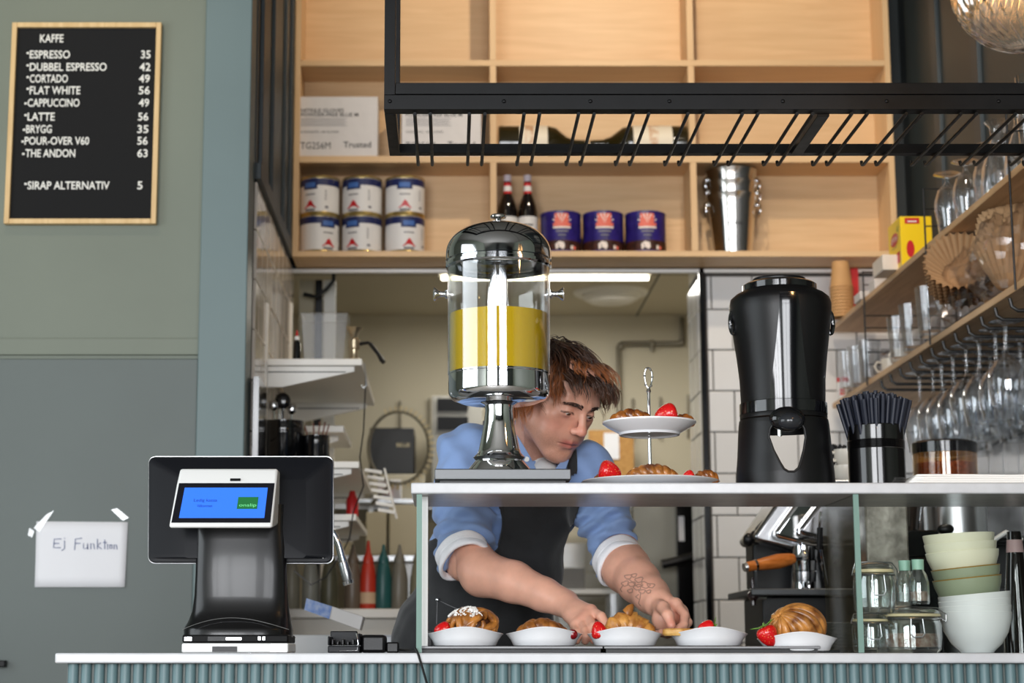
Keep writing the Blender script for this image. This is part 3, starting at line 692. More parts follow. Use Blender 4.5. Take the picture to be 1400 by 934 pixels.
for i, (px, lab, c_) in enumerate(sq):
    x = xat(px, 6.05, zbn)
    b = thing('squeeze_bottle', lab, 'bottle', (x, 6.05, zbn+.0005), 'squeeze bottles on the bench')
    m_ = mat('squeeze_'+str(i), c_, .4, sss=0)
    MB().lathe([(0, 0), (.027, 0), (.029, .004), (.029, .060), (.027, .10), (.021, .14), (.018, .15), (0, .15)], 20).build('bottle_body', m_, b)
    MB().lathe([(.0185, .1505), (.0185, .165), (.009, .185), (.004, .225 if i == 4 else .212), (0, .225 if i == 4 else .212)], 16).build('nozzle', m_, b)
    if i == 4: MB().lathe([(.0294, .018), (.0294, .055)], 20).build('paper_label', mat('beige_label', srgb(190, 160, 130), .6), b)
# tilted white carton
Yx = 4.3
A_ = [at(419, 818, Yx), at(497, 843, Yx), at(492, 862, Yx), at(416, 834, Yx)]
cb_ = thing('white_carton', 'long white carton with a blue marbled end, tilted above the bench', 'carton', (A_[3].x, Yx, A_[2].z))
q = [A_[3], A_[2], A_[2]+Vector((0, .10, 0)), A_[3]+Vector((0, .10, 0)), A_[0], A_[1], A_[1]+Vector((0, .10, 0)), A_[0]+Vector((0, .10, 0))]
MB().hexa(q).build('carton_body', mat('carton_white', srgb(226, 220, 216), .5), cb_, True, bev=.002)
e = [A_[3]+(A_[2]-A_[3])*.45, A_[0]+(A_[1]-A_[0])*.45]
MB()._add([A_[3]+Vector((0, -.001, 0)), e[0]+Vector((0, -.001, 0)), e[1]+Vector((0, -.001, 0)), A_[0]+Vector((0, -.001, 0))], [(0, 1, 2, 3)]).build('printed_end', mat('carton_blue', srgb(170, 184, 214), .5, vs=60, c2=srgb(110, 140, 200)), cb_, True, flat=True)
# support the carton rests on: small prep fridge behind the counter
fr_ = thing('prep_fridge', 'low pale appliance behind the counter under the tilted carton', 'fridge', (at(430, 880, 4.6).x, 4.6, 0))
xa, xb = at(400, 880, 4.35).x, at(545, 880, 4.35).x
zf_ = zat(868, 4.25)
MB().box(xa, xb, 4.25, 4.75, .05, zf_).build('cabinet', mat('appliance_white', srgb(200, 200, 200), .35, var=.03), fr_, True, bev=.006)
for x in (xa+.04, xb-.04): MB().box(x-.015, x+.015, 4.3, 4.7, 0, .0495).build('foot', black_pl, fr_, True)
# left-lower things behind terminal: dark strip by the pillar
o = MB().box(XA+.012, XA+.028, 5.10, 5.32, .9, zat(515, 5.1)).build('dark_strip', black_gl); tag(o, 'narrow dark board leaning on the tiles next to the pillar', 'board')
# ------------------------------------------------------------------ things in the wooden wall unit
gold_rim = mat('gold_tin_rim', srgb(200, 176, 110), .3, .9)
can_w = mat('can_label_white', srgb(222, 220, 218), .4, coat=.2)
can_navy = mat('can_label_navy', srgb(30, 38, 84), .35, coat=.2)
can_blue = mat('can_plate_blue', srgb(66, 104, 170), .4)
berry = mat('printed_berries', srgb(190, 30, 36), .4, var=.15, vs=90)
grey_ink = mat('grey_print', srgb(120, 118, 122), .6)
def cyl_map(r, a0):   # x along the circumference (m), z up; a0 = facing angle from -Y
    return lambda x, z: (r*math.sin(a0+x/r), -r*math.cos(a0+x/r), z)
def cyl_patch(g, r, a0, pts):
    """flat outline wrapped on the cylinder: fan strips"""
    n = len(pts); m = cyl_map(r, a0); cx = sum(p[0] for p in pts)/n; cz = sum(p[1] for p in pts)/n
    g._add([m(*p) for p in pts]+[m(cx, cz)], [(i, (i+1) % n, n) for i in range(n)])
def cyl_rect(g, r, a0, x0, x1, z0, z1, n=10):
    m = cyl_map(r, a0)
    g.sheet([[m(x0+(x1-x0)*i/n, z) for i in range(n+1)] for z in (z0, z1)])
def white_can(loc, a0, label):
    r, h = .0700, .137
    t = thing('food_can', label, 'can', loc, 'white cans in the wooden wall unit')
    MB().lathe([(0, .002), (r-.003, .002), (r, 0), (r+.0012, .003), (r, .006), (r-.001, .008), (r-.001, h-.008), (r, h-.006), (r+.0012, h-.003), (r, h), (r-.004, h), (r-.005, h-.004), (0, h-.004)], 36).build('tin', gold_rim, t)
    MB().lathe([(r-.0005, .0085), (r-.0003, h-.0085)], 36).build('wrapper', can_w, t)
    MB().lathe([(r+.0002, h-.034), (r+.0002, h-.0095)], 36).build('navy_band', can_navy, t)
    g = MB(); cyl_rect(g, r+.0006, a0, -.030, .026, h-.048, h-.014); g.build('plate', can_navy, t)
    g = MB(); cyl_rect(g, r+.0010, a0, -.022, .018, h-.042, h-.024); g.build('brand_mark', can_blue, t)
    g = MB(); P = [(-.026, .020), (-.014, .030), (-.006, .044), (0, .050), (.007, .043), (.014, .031), (.024, .020)]; cyl_patch(g, r+.0014, a0, P); g.build('berry_picture', berry, t)
    g = MB(); cyl_rect(g, r+.0005, a0, -.020, .018, .010, .018); cyl_rect(g, r+.0005, a0, -.020, .018, .068, .072); cyl_rect(g, r+.0005, a0+.85, -.006, .006, .02, .028); 
    for k in range(5): cyl_rect(g, r+.0005, a0+.8, -.004, .004, .05+.008*k, .053+.008*k)
    g.build('print', grey_ink, t); return t
Yq = 6.285
for row in (0, 1):
    for i, px in enumerate((436.5, 494.5, 553.5)):
        z = SH[0]+.0006+row*.1375; x = xat(px+row*.3, Yq, z)
        a0 = [[.55, -.45, .25], [-.42, -.40, .03]][row][i]
        lab = ('upper' if row else 'lower')+' white can with berry picture, '+['beside the unit side panel', 'in the middle of the three', 'nearest the empty space'][i]
        white_can((x, Yq, z), a0, lab)
purple = mat('tin_purple', srgb(48, 34, 120), .35, coat=.2, vs=30, c2=srgb(32, 22, 92))
coral = mat('tin_coral', srgb(226, 110, 92), .4); cocoa = mat('tin_cocoa_brown', srgb(74, 38, 26), .4, vs=60, c2=srgb(40, 20, 14)); palec = mat('tin_pale', srgb(230, 216, 206), .4)
for i, px in enumerate((767, 825, 883)):
    r, h = .0715, .148; z = SH[0]+.0006
    t = thing('cocoa_tin', 'purple tin with coral sunburst emblem, '+['next to the dark syrup bottles', 'the middle of three', 'farthest from the syrup bottles'][i], 'tin', (xat(px, Yq, z), Yq, z), 'purple tins in the wooden wall unit')
    MB().lathe([(0, .001), (r, 0), (r+.001, .003), (r, .006), (r, h-.006), (r+.001, h-.003), (r, h), (r-.004, h), (r-.004, h-.003), (0, h-.003)], 36).build('tin', purple, t)
    MB().lathe([(r+.0004, .007), (r+.0004, .042)], 36).build('lower_band', cocoa, t)
    g = MB(); cyl_rect(g, r+.0008, 0, -.026, .024, .088, h-.010); g.build('emblem_panel', coral, t)
    g = MB(); 
    for k in range(7):
        a = -1.2+.4*k; m = cyl_map(r+.0013, 0); cxx, czz = 0, .104
        g._add([m(cxx, czz), m(cxx+.036*math.sin(a-.07), czz+.034*math.cos(a-.07)), m(cxx+.036*math.sin(a+.07), czz+.034*math.cos(a+.07))], [(0, 1, 2)])
    cyl_rect(g, r+.0012, 0, -.032, .032, .084, .091); g.build('sunburst', palec, t)
    g = MB(); cyl_rect(g, r+.0014, 0, -.032, .032, .093, .103); g.build('ribbon', coral, t)
    g = MB(); cyl_rect(g, r+.001, 0, -.022, .022, .071, .077, 6); cyl_rect(g, r+.001, 0, -.014, .014, .058, .062, 4); g.build('print', grey_ink, t)
    g = MB(); cyl_patch(g, r+.0008, 0, [(-.022, .010), (-.024, .028), (-.010, .038), (.006, .034), (.010, .020), (.004, .009)]); cyl_rect(g, r+.0008, .35, .006, .016, .010, .024, 3); g.build('picture', palec, t)
    g = MB(); cyl_rect(g, r+.0009, .55, .003, .013, .010, .022, 3); g.build('price_mark', coral, t)
syr = mat('dark_syrup_glass', srgb(14, 8, 8), .06, coat=.6)
for i, px in enumerate((694.5, 722)):
    z = SH[0]+.0006; r = .0345; t = thing('syrup_bottle', ['dark syrup bottle with red and white neck in the corner by the divider', 'dark syrup bottle with red and white neck next to the purple tin'][i], 'bottle', (xat(px, Yq, z), Yq, z), 'dark syrup bottles')
    MB().lathe([(0, 0), (r-.003, 0), (r, .004), (r, .145), (r-.004, .165), (.022, .190), (.0135, .208), (.0125, .245), (.0125, .262), (0, .262)], 28).build('bottle_body', syr, t); t.scale = (1, 1, 1.09)
    MB().lathe([(r+.0004, .03), (r+.0004, .125)], 28).build('paper_label', can_w, t)
    MB().lathe([(.0150, .203), (.0137, .243)], 20).build('neck_label', red_m, t)
    MB().lathe([(.0152, .213), (.0146, .231)], 20).build('neck_band', can_w, t)
    MB().lathe([(.0135, .2465), (.0135, .268), (0, .268)], 18).build('cap', mat('cap_pale_%d' % i, srgb(206, 196, 206), .4), t)
    g = MB(); cyl_rect(g, r+.0012, 0, -.018, .018, .094, .099, 6); g.build('print', ink, t)
# lying bottles
oil = mat('olive_glass', srgb(38, 32, 12), .08, coat=.5)
Rx = Matrix.Rotation(PI/2, 3, 'Y')
def lying(px0, px1, flip, label, lab_px):
    Y = 6.29; z = SH[1]+.0670; x0, x1 = xat(px0, Y, z), xat(px1, Y, z); L = x1-x0; r = .0660
    t = thing('oil_bottle', label, 'bottle', ((x0+x1)/2, Y, z), 'bottles lying on the middle shelf')
    s_ = -1 if flip else 1; R = Matrix.Rotation(s_*PI/2, 3, 'Y'); c = (-s_*L/2, 0, 0)
    MB().lathe([(0, 0), (r-.004, 0), (r, .005), (r, L*.56), (r-.006, L*.66), (.028, L*.78), (.017, L*.86), (.015, L), (0, L)], 28, c, R).build('bottle_body', oil, t)
    MB().lathe([(r+.0006, L*.24 if not flip else L*.16), (r+.0006, L*.56)], 28, c, R).build('paper_label', mat('cream_label', srgb(226, 216, 196), .5), t)
    g = MB(); R2 = Matrix.Rotation(s_*PI/2, 3, 'Y')
    g.lathe([(r+.0010, L*.30), (r+.0010, L*.40)], 28, c, R2) ; g.build('label_picture', mat('label_warm', srgb(196, 150, 110), .5, vs=50, c2=srgb(230, 220, 200)), t)
    return t
lying(681, 800, False, 'green oil bottle on its side with plain cream label, its neck towards the middle', None)
lying(806, 938, True, 'green oil bottle on its side with picture label, beside the divider', None)
# glove boxes
kraft_w = mat('carton_white_b', srgb(208, 204, 202), .6, var=.02, vs=30)
def glove(px0, px1, label):
    Y = 6.225; z0 = SH[1]+.0006; zt = zat(132, Y); x0, x1 = xat(px0, Y, z0), xat(px1, Y, z0)
    t = thing('glove_box', label, 'box', ((x0+x1)/2, Y+.07, z0), 'white glove cartons')
    MB().box(x0, x1, Y, Y+.14, z0, zt).build('carton', kraft_w, t, True, bev=.002)
    g = MB(); p = plane(Y-.0006); w_ = x1-x0; h = zt-z0
    for s_, a, b, c_, d in (("NITRILE GLOVES", .05, .58, .74, .80), ("POWDER-FREE BLUE M", .05, .76, .67, .73), ("TG256M", .05, .42, .14, .25), ("Trusted", .58, .92, .16, .26), ("CONTENTS: 100 GLOVES", .05, .52, .40, .435)):
        text_on(g, s_, p, x0+w_*a, x0+w_*b, z0+h*c_, z0+h*d, .01 if d > .5 or a > .5 else 0)
    g.build('lettering', ink, t, True, flat=True)
    g = MB()
    for k in range(5): g.box(x0+w_*.05, x0+w_*(.62-.03*(k % 2)), Y-.0008, Y-.0002, z0+h*(.63-.028*k), z0+h*(.638-.028*k))
    g.build('small_print', grey_ink, t, True, flat=True)
glove(405, 516, 'white glove carton standing fully in view at the wall-side end of its cubby')
glove(549, 658, 'white glove carton seen through the rods of the hanging rack')
# champagne buckets
dent = mat('bucket_steel', (.62, .60, .57), .16, 1, bump=.1, bs=15)
Yc_ = 6.30; zc0 = SH[0]+.0006
for i, (lift, lab) in enumerate(((0, 'outermost steel wine bucket of the nested stack'), (.045, 'middle steel wine bucket of the nested stack'), (.090, 'topmost steel wine bucket, standing in the two below'))):
    x = xat(1001, Yc_, zc0+.15)
    t = thing('wine_bucket', lab, 'bucket', (x, Yc_, zc0+lift*1.0), 'nested wine buckets')
    h = .218; rt, rb = .0905, .066
    MB().lathe([(0, .0), (rb-.004, 0), (rb, .004), (rt-.006, h-.03), (rt-.004, h-.02), (rt, h-.006), (rt+.002, h), (rt-.002, h), (rt-.008, h-.025), (rb-.002, .006), (0, .004)], 40).build('bucket_body', dent, t)
    for s_ in (-1, 1):
        e = MB().ball((s_*(rt-.001), -.004, h-.032), (.009, .010, .012), 12, 8).build('lug', steel, t)
        if i != 1 or s_ == 1:
            MB().tube([(s_*(rt+.006+.004*math.sin(a)), -.006+.022*math.cos(a), h-.055+.022*math.sin(a)) for a in [2*PI*k/16 for k in range(16)]], .003, 8, closed=True).build('ring_handle', steel, t)
g = MB(); text_on(g, 'BARKLA', lambda x, z: (.079*math.sin(x/.079), -.0800*math.cos(x/.079), z), -.026, .026, .100, .112); 
g.build('lettering', ink, [o for o in bpy.data.objects if o.name == 'wine_bucket'][0], flat=True)

# ------------------------------------------------------------------ string shelves on the right wall
XF = 1.345
ZU = .0; pU = at(1157, 432, 0); 
def zshelf(px, py):   # height of a line at X=XF passing the pixel
    lo, hi = 3.5, 7
    for _ in range(40):
        m = (lo+hi)/2
        if at(px, py, m).x < XF: lo = m
        else: hi = m
    return at(px, py, m).z, m
zu, _ = zshelf(1250, 348); zl, _ = zshelf(1250, 478)
st = .018
def ws(name, z, label):
    t = thing(name, label, 'shelf', (1.5, 5.2, z-st), 'wooden shelves on the side wall')
    MB().box(XF, XR-.022, 3.85, 6.36, z-st, z).build('shelf_board', ash_y, t, True, bev=.0015)
    return t
ws('wall_shelf', zu, 'upper wooden shelf running along the side wall'); ws('wall_shelf', zl, 'lower wooden shelf along the side wall with hanging glasses')
wire = mat('black_wire', srgb(14, 14, 15), .4)
for i, y in enumerate((5.80, 5.02, 4.24)):
    t = thing('shelf_ladder', ['black wire shelf ladder behind the row of tall tumblers', 'black wire shelf ladder beside the wrapped coffee filters', 'black wire shelf ladder nearest the shop front'][i], 'ladder', (XF-.004, y, zl-.05), 'wire ladders carrying the shelves')
    x0, x1 = XF-.004, XR-.012
    zt = zu+.085 if i == 0 else zu+.16
    for x in (x0, x1): MB().tube([(x, y, zl-st), (x, y, zt)], .0028, 8).build('upright', wire, t, True)
    for k in ([zl+.05, zl+.09, zl+.13, zl+.17, zl+.21, zu+.04, zu+.083] if i == 0 else [zu+.05, zu+.10, zu+.158]):
        MB().tube([(x0+.003, y, k), (x1-.003, y, k)], .0020, 6).build('rung', wire, t, True)
# upper shelf: paper cups, boxes, tea box, glasses
z = zu+.0006
kraft = mat('kraft_cup', srgb(190, 146, 96), .7, var=.04, vs=30)
Yp = 6.18; xp = xat(1151, Yp, z+.05); 
def paper_cup(z, label, first=False):
    t = thing('paper_cup', label, 'paper cup', (xp, Yp, z), 'stacked brown paper cups')
    MB().lathe([(0, .006), (.027, .006), (.0275, 0), (.0285, .004), (.0385, .088), (.0410, .089), (.0412, .092), (.0395, .0935), (.0375, .091), (.0270, .008), (0, .008)], 28).build('cup', kraft, t)
    return t
# the stack is upside down: rims below
R180 = (PI, 0, 0)
for i in range(10):
    t = paper_cup(0, 'topmost upturned brown paper cup with a small blue logo' if i == 9 else '%s brown paper cup from the top of the upturned stack' % ORD[9-i], i == 0)
    t.rotation_euler = R180; t.location = (xp, Yp, z+.094+i*.0115)
    if i == 9:
        g = MB(); cyl_rect(g, .0310, PI, -.008, .002, .020, .030, 4); g.build('logo', mat('cup_logo', srgb(60, 80, 150), .5), t)
        # logo faces the shop when the cup is upside down
        t.rotation_euler = (PI, 0, 0); t.children[-1].rotation_euler = (0, 0, PI)
    elif i: t.location.z = z+.094+i*.0115
def sbx(name, label, cat, pa, pb, pyt, zbase, Y0, dep, m, rz=0, bev=.002):
    xa, xb = xat(pa, Y0, zbase), xat(pb, Y0, zbase); zt = zat(pyt, Y0)
    t = thing(name, label, cat, ((xa+xb)/2, Y0+dep/2, zbase), rz=rz)
    w_ = (xb-xa)/2; MB().box(-w_, w_, -dep/2, dep/2, 0, zt-zbase).build('carton', m, t, bev=bev); return t, w_, zt-zbase
red_box = sbx('red_carton', 'small red carton behind the stack of paper cups', 'box', 1166, 1176, 366, z, 6.26, .05, red_m)
sbx('white_box', 'plain white box lying beside the paper cup stack', 'box', 1176, 1202, 398, z, 5.84, .09, kraft_w)
sbx('white_box', 'white box with small mark standing on end behind the yellow one', 'box', 1196, 1222, 380, z, 5.68, .08, kraft_w)
t, w_, h = sbx('white_box', 'tall cream box between the wire ladder and the yellow tea box', 'box', 1207, 1234, 348, z, 5.38, .13, mat('cream_box', srgb(226, 214, 200), .6, var=.04, vs=20))
yel = mat('tea_yellow', srgb(244, 206, 8), .4, coat=.2)
Yt1 = 5.33; x0 = XF+.006
t = thing('tea_box', 'yellow tea box with red logo standing on the upper shelf', 'box', (x0+.04, Yt1+.08, z), rz=0)
hb = .155; 
MB().box(-.040, .055, -.075, .075, 0, hb).build('carton', yel, t, bev=.0015)
def fx(x, zz): return (-.0408, -.0-x, zz)       # aisle face, reading towards the camera
def ff(x, zz): return (x, -.0758, zz)
def oval(g, f, cx, cz, rx, rz_, n=20): 
    g._add([f(cx+rx*math.cos(2*PI*k/n), cz+rz_*math.sin(2*PI*k/n)) for k in range(n)]+[f(cx, cz)], [(k, (k+1) % n, n) for k in range(n)])
g = MB(); oval(g, fx, 0, .098, .045, .020); oval(g, ff, -.012, .055, .012, .026); g._add([ff(-.026, .132), ff(.018, .132), ff(.018, .150), ff(-.026, .150)], [(0, 1, 2, 3)])
g._add([fx(.02, .018), fx(.062, .018), fx(.062, .052), fx(.02, .052)], [(0, 1, 2, 3)]); g._add([fx(-.05, .01), fx(-.02, .01), fx(-.02, .03), fx(-.05, .03)], [(0, 1, 2, 3)])
g.build('red_print', red_m, t, flat=True)
g = MB(); text_on(g, 'LIPTON', lambda x, zz: (-.0414, -x, zz), -.036, .036, .090, .106, .01); g._add([(-.018, -.0764, .137), (.010, -.0764, .137), (.010, -.0764, .141), (-.018, -.0764, .141)], [(0, 1, 2, 3)]); g.build('lettering', white_let, t, flat=True)
g = MB(); text_on(g, 'Yellow Label', lambda x, zz: (-.0412, -x, zz), -.030, .030, .070, .078); g.build('small_lettering', grey_ink, t, flat=True)
g = MB(); g._add([fx(.03, .118), fx(.045, .140), fx(.036, .116)], [(0, 1, 2)]); g._add([fx(.042, .118), fx(.06, .134), fx(.048, .112)], [(0, 1, 2)]); g.build('leaf_print', mat('leaf_print', srgb(70, 120, 40), .5), t, flat=True)
# glasses
def glass_obj(name, label, cat, prof, loc, group, up=True, m=glass, ribs=0, rx=0):
    t = None
    g = MB(); fn = (lambda a, r, zz: (r*(1+.035*math.cos(ribs*a)), zz)) if ribs else None
    g.lathe(prof, 48 if ribs else 28, fn=fn); o = g.build(name, m); o.location = loc
    if not up: o.rotation_euler = (PI, 0, 0)
    tag(o, label, cat, group); return o
def copy_g(o, loc, label=None, rz=0):
    c = o.copy(); col.objects.link(c); c.location = loc
    if label: c['label'] = label
    return c
tulip = [(0, 0), (.036, 0), (.038, .002), (.030, .005), (.008, .012), (.006, .022), (.010, .032), (.028, .050), (.037, .080), (.038, .105), (.032, .140), (.029, .165), (.031, .178), (.029, .178), (.027, .165), (.030, .140), (.036, .105), (.035, .080), (.026, .053), (.006, .036), (0, .035)]
tl_ = None; hT = .178
labs = ['nearest the yellow tea box', 'second from the yellow tea box', 'behind the first two by the wall', 'third one along the shelf edge', 'fourth, set back by the wall']
for i, (x, y) in enumerate(((1.385, 4.93), (1.400, 4.80), (1.49, 4.90), (1.50, 4.72), (1.41, 4.64))):
    lo = (x, y, z+hT+.0005)
    if tl_ is None: tl_ = glass_obj('beer_glass', 'upturned stemmed beer glass on the upper shelf, '+labs[0], 'glass', tulip, lo, 'upturned beer glasses on the upper shelf', up=False)
    else: copy_g(tl_, lo, 'upturned stemmed beer glass on the upper shelf, '+labs[i])
caraf = [(0, 0), (.044, 0), (.048, .004), (.050, .03), (.044, .08), (.024, .135), (.019, .160), (.022, .185), (.034, .200), (.032, .200), (.020, .186), (.017, .16), (.022, .135), (.042, .08), (.048, .03), (.045, .006), (0, .005)]
cf = glass_obj('carafe', 'clear glass carafe standing on the upper shelf past the beer glasses', 'carafe', caraf, (1.400, 4.50, z), 'glass carafes on the upper shelf')
copy_g(cf, (1.42, 4.37, z), 'clear glass carafe close behind the other one, under the rack')
tumb = [(0, 0), (.030, 0), (.032, .003), (.038, .130), (.0365, .131), (.0300, .012), (0, .010)]
tu = None
for i, (y, zz) in enumerate(((4.22, z), (4.22, z+.10), (4.13, z), (4.13, z+.10), (4.32, z), (4.32, z+.1))):
    lo = (1.40 if i < 4 else 1.50, y, zz)
    if tu is None: tu = glass_obj('fluted_tumbler', 'fluted glass tumbler in the stacks at the near end of the upper shelf', 'glass', tumb, lo, 'stacked fluted tumblers on the upper shelf', ribs=14)
    else: copy_g(tu, lo)
    [o for o in bpy.data.objects if o.name.startswith('fluted_tumbler')][-1]['label'] = 'fluted glass tumbler, '+('upper' if i % 2 else 'lower')+' one of the stack '+['second from the frame edge', 'at the frame edge', 'nearest the side wall'][i//2]
# lower shelf
z = zl+.0006
tall = [(0, 0), (.029, 0), (.031, .003), (.038, .140), (.036, .141), (.0290, .016), (0, .014)]
tt = None
for i, (px, Y) in enumerate(((1232, 5.46), (1249, 5.26), (1272, 5.00))):
    lo = (xat(px, Y, z), Y, z)
    lab = 'tall fluted tumbler on the lower shelf, '+['farthest of three in a row', 'the middle one', 'largest, beside the coffee filters'][i]
    if tt is None: tt = glass_obj('tall_tumbler', lab, 'glass', tall, lo, 'tall tumblers on the lower shelf', ribs=10)
    else: copy_g(tt, lo, lab)
for i, (px, Y) in enumerate(((1158, 6.10), (1172, 6.0), (1186, 5.88))):
    copy_g(tt, (xat(px, Y, z)+.01, Y, z), 'fluted glass at the far end of the lower shelf, '+['by the tiled wall', 'middle of three', 'next to the white mugs'][i])
mugm = mat('cream_cup', srgb(226, 220, 208), .25, coat=.3)
def mug(loc, label, r=.036, h=.06, m=mugm, rz=0, group=None, name='coffee_cup'):
    t = thing(name, label, 'cup', loc, group, rz)
    MB().lathe([(0, .002), (r*.6, 0), (r*.7, .003), (r*.95, h*.45), (r, h), (r-.003, h), (r*.88, h*.45), (r*.6, .008), (0, .006)], 28).build('cup', m, t)
    MB().tube([(-r*.93, 0, h*.8), (-r*1.35, 0, h*.85), (-r*1.6, 0, h*.6), (-r*1.35, 0, h*.32), (-r*.86, 0, h*.3)], .0038, 8).build('handle', m, t)
    return t
mug((XF+.07, 5.76, z), 'cream coffee cup on the lower shelf beside the far fluted glasses'); mug((XF+.075, 5.58, z), 'cream coffee cup on the lower shelf next to the tall tumblers', r=.045, rz=.4)
o = MB().lathe([(0, 0), (.020, 0), (.020, .062), (0, .062)], 20); t = thing('spice_jar', 'small white jar with a red lid at the far end of the lower shelf', 'jar', (XF+.022, 6.28, z))
o.build('jar_body', can_w, t); MB().lathe([(.021, .0625), (.021, .078), (0, .078)], 20).build('lid', red_m, t)
g = MB(); cyl_rect(g, .0206, -.4, -.008, .008, .015, .04, 4); g.build('paper_label', red_m, t)
# coffee filters wrapped in plastic: two nested stacks of fluted paper cups lying on their side
filt = mat('unbleached_filter', srgb(196, 158, 116), .85, bump=.2, bs=80)
def filter_cup():
    g = MB(); n = 84; rows = []
    for (r, zz, am) in ((.030, 0, .0), (.034, .006, .06), (.055, .035, .075), (.078, .068, .075)):
        rows.append([((r*(1+am*math.cos(n/3*2*PI*k/n)))*math.cos(2*PI*k/n), (r*(1+am*math.cos(n/3*2*PI*k/n)))*math.sin(2*PI*k/n), zz) for k in range(n)])
    g.sheet(rows, True); g._add([p for p in rows[0]], [tuple(range(n))]); return g
fc = None
bag = thin_glass('plastic_wrap', (.90, .88, .88), .16, .06, .5, pw=1.2)
def filter_stack(c, axis, nn, label, blabel, sc0=1.0):
    global fc
    q = Vector(axis).normalized().to_track_quat('Z', 'Y').to_euler()
    for i in range(nn):
        lo = Vector(c)+Vector(axis).normalized()*(i*.017)
        if fc is None: fc = filter_cup().build('coffee_filter', filt, ang=60); tag(fc, label, 'coffee filter', label); o = fc
        else: o = fc.copy(); col.objects.link(o)
        o.location = lo; o.rotation_euler = q; o['label'] = label+', '+ORD[i]+' from its base'; o['group'] = blabel; o.scale = (sc0,)*3
filter_stack((1.415, 4.93, zl+.106), (-.30, -.85, .35), 7, 'fluted paper coffee filter in the wrapped stack beside the tumblers', 'coffee filters in the first stack', 1.12)
filter_stack((1.435, 4.56, zl+.050), (.22, .10, .96), 7, 'fluted paper coffee filter in the nearer wrapped stack', 'coffee filters in the second stack', 1.38)
def wrap(c, rr, label, seed):
    rs = np.random.RandomState(seed); g = MB(); rows = []; n, m = 40, 24
    ph = rs.uniform(0, 6, 12)
    for i in range(m+1):
        t = -PI/2+PI*i/m; row = []
        for k in range(n):
            a = 2*PI*k/n
            s_ = 1+.05*math.sin(5*a+3*t+ph[0])+.05*math.sin(9*a-6*t+ph[1])+.04*math.sin(13*a+11*t+ph[2])+.03*math.sin(21*t+4*a+ph[3])
            x, y, zz = rr[0]*math.cos(t)*math.cos(a)*s_, rr[1]*math.cos(t)*math.sin(a)*s_, rr[2]*math.sin(t)*s_
            row.append((c[0]+x, c[1]+y, max(c[2]+zz, zl+.003)))
        rows.append(row)
    o = g.sheet(rows, True).build('plastic_bag', bag, ang=20); tag(o, label, 'bag')
wrap((1.425, 4.87, zl+.105), (.095, .150, .115), 'crinkled clear bag around the coffee filters beside the tumblers', 3)
wrap((1.455, 4.55, zl+.120), (.125, .14, .135), 'larger crinkled clear bag around the nearer coffee filters', 5)
wrap((1.45, 5.95, zl+.06), (.05, .05, .055), 'small crinkled bag behind the cream cups on the lower shelf', 9)
# rods and hanging wine glasses under the lower shelf
gr = thing('glass_hanger', 'black rod glass hanger fixed under the lower wooden shelf', 'glass rack', (1.48, 4.8, zl-st-.05))
zr_ = zl-st-.032; rod2 = None; ys = [5.68-.122*i for i in range(13)]
for y in ys:
    pts = [(XF+.012, 0, .030), (XF+.016, 0, .010), (XF+.030, 0, 0), (XR-.04, 0, 0), (XR-.03, 0, .012)]
    if rod2 is None: rod2 = MB().tube([(p[0]-1.48, p[1], p[2]) for p in pts], .0048, 8).build('rod', wire, gr)
    else: rod2 = inst(rod2, parent=gr)
    rod2.location = (0, y-4.8, zr_-(zl-st-.05))
wineP = [(0, 0), (.034, 0), (.035, .0015), (.012, .004), (.0045, .010), (.0038, .075), (.007, .086), (.024, .100), (.039, .125), (.043, .150), (.040, .185), (.034, .215), (.0325, .215), (.0385, .185), (.0415, .150), (.0375, .127), (.022, .103), (.004, .092), (0, .091)]
hz_ = zr_+.0062
names = {}
wg = None; cnt = 0
rowl = ['at the shelf edge', 'in the middle row', 'next to the side wall']
for gi in range(1, 13):
    y = (ys[gi]+ys[gi+1])/2 if gi+1 < len(ys) else ys[gi]-.057
    for xi, x in enumerate((XF+.058, XF+.160, XF+.252)):
        if (gi in (1,) and xi == 0) or gi > 9 or random.random() < .08: continue
        lo = (x+random.uniform(-.006, .006), y+random.uniform(-.004, .004), hz_+.0005)
        if wg is None: wg = glass_obj('wine_glass', '', 'wine glass', wineP, lo, 'wine glasses hanging upside down under the shelf', up=False); o = wg
        else: o = copy_g(wg, lo)
        o.scale = (1.16, 1.16, 1.0) if gi % 3 == 0 else (1.16, 1.16, 1.1)
        o['label'] = 'upside-down wine glass %s, %s gap from the tiled wall' % (rowl[xi], ORD[gi-1])
# ------------------------------------------------------------------ juice dispenser on the case top
ZT = Zs1+.0004
Yd = 3.56
def Zd(py): return zat(py, Yd)
xd = xat(682, Yd, Zd(470)); K = lambda w_, py: w_*(Yd*CT+(Zd(py)-H)*ST)/F      # pixels -> metres at the dispenser
dp = thing('juice_dispenser', 'polished steel juice dispenser of yellow lemon drink on the display case', 'drink dispenser', (xd, Yd, ZT))
L_ = lambda py: Zd(py)-ZT
x0, x1 = xat(594, 3.44, ZT)-xd, xat(781, 3.44, ZT)-xd
zb1 = zat(656, 3.44)-ZT; zb2 = zat(641, 3.44)-ZT
MB().box(x0, x1, 3.44-Yd, .115, max(zb1, .003), zb2).build('drip_tray', mat('tray_steel', (.16, .165, .17), .5, .85, bump=.05, bs=200), dp, bev=.002)
MB().box(x0+.01, x1-.01, 3.45-Yd, .105, 0, max(zb1, .003)-.0003).build('tray_feet', black_pl, dp)
zt2 = zb2+.0005
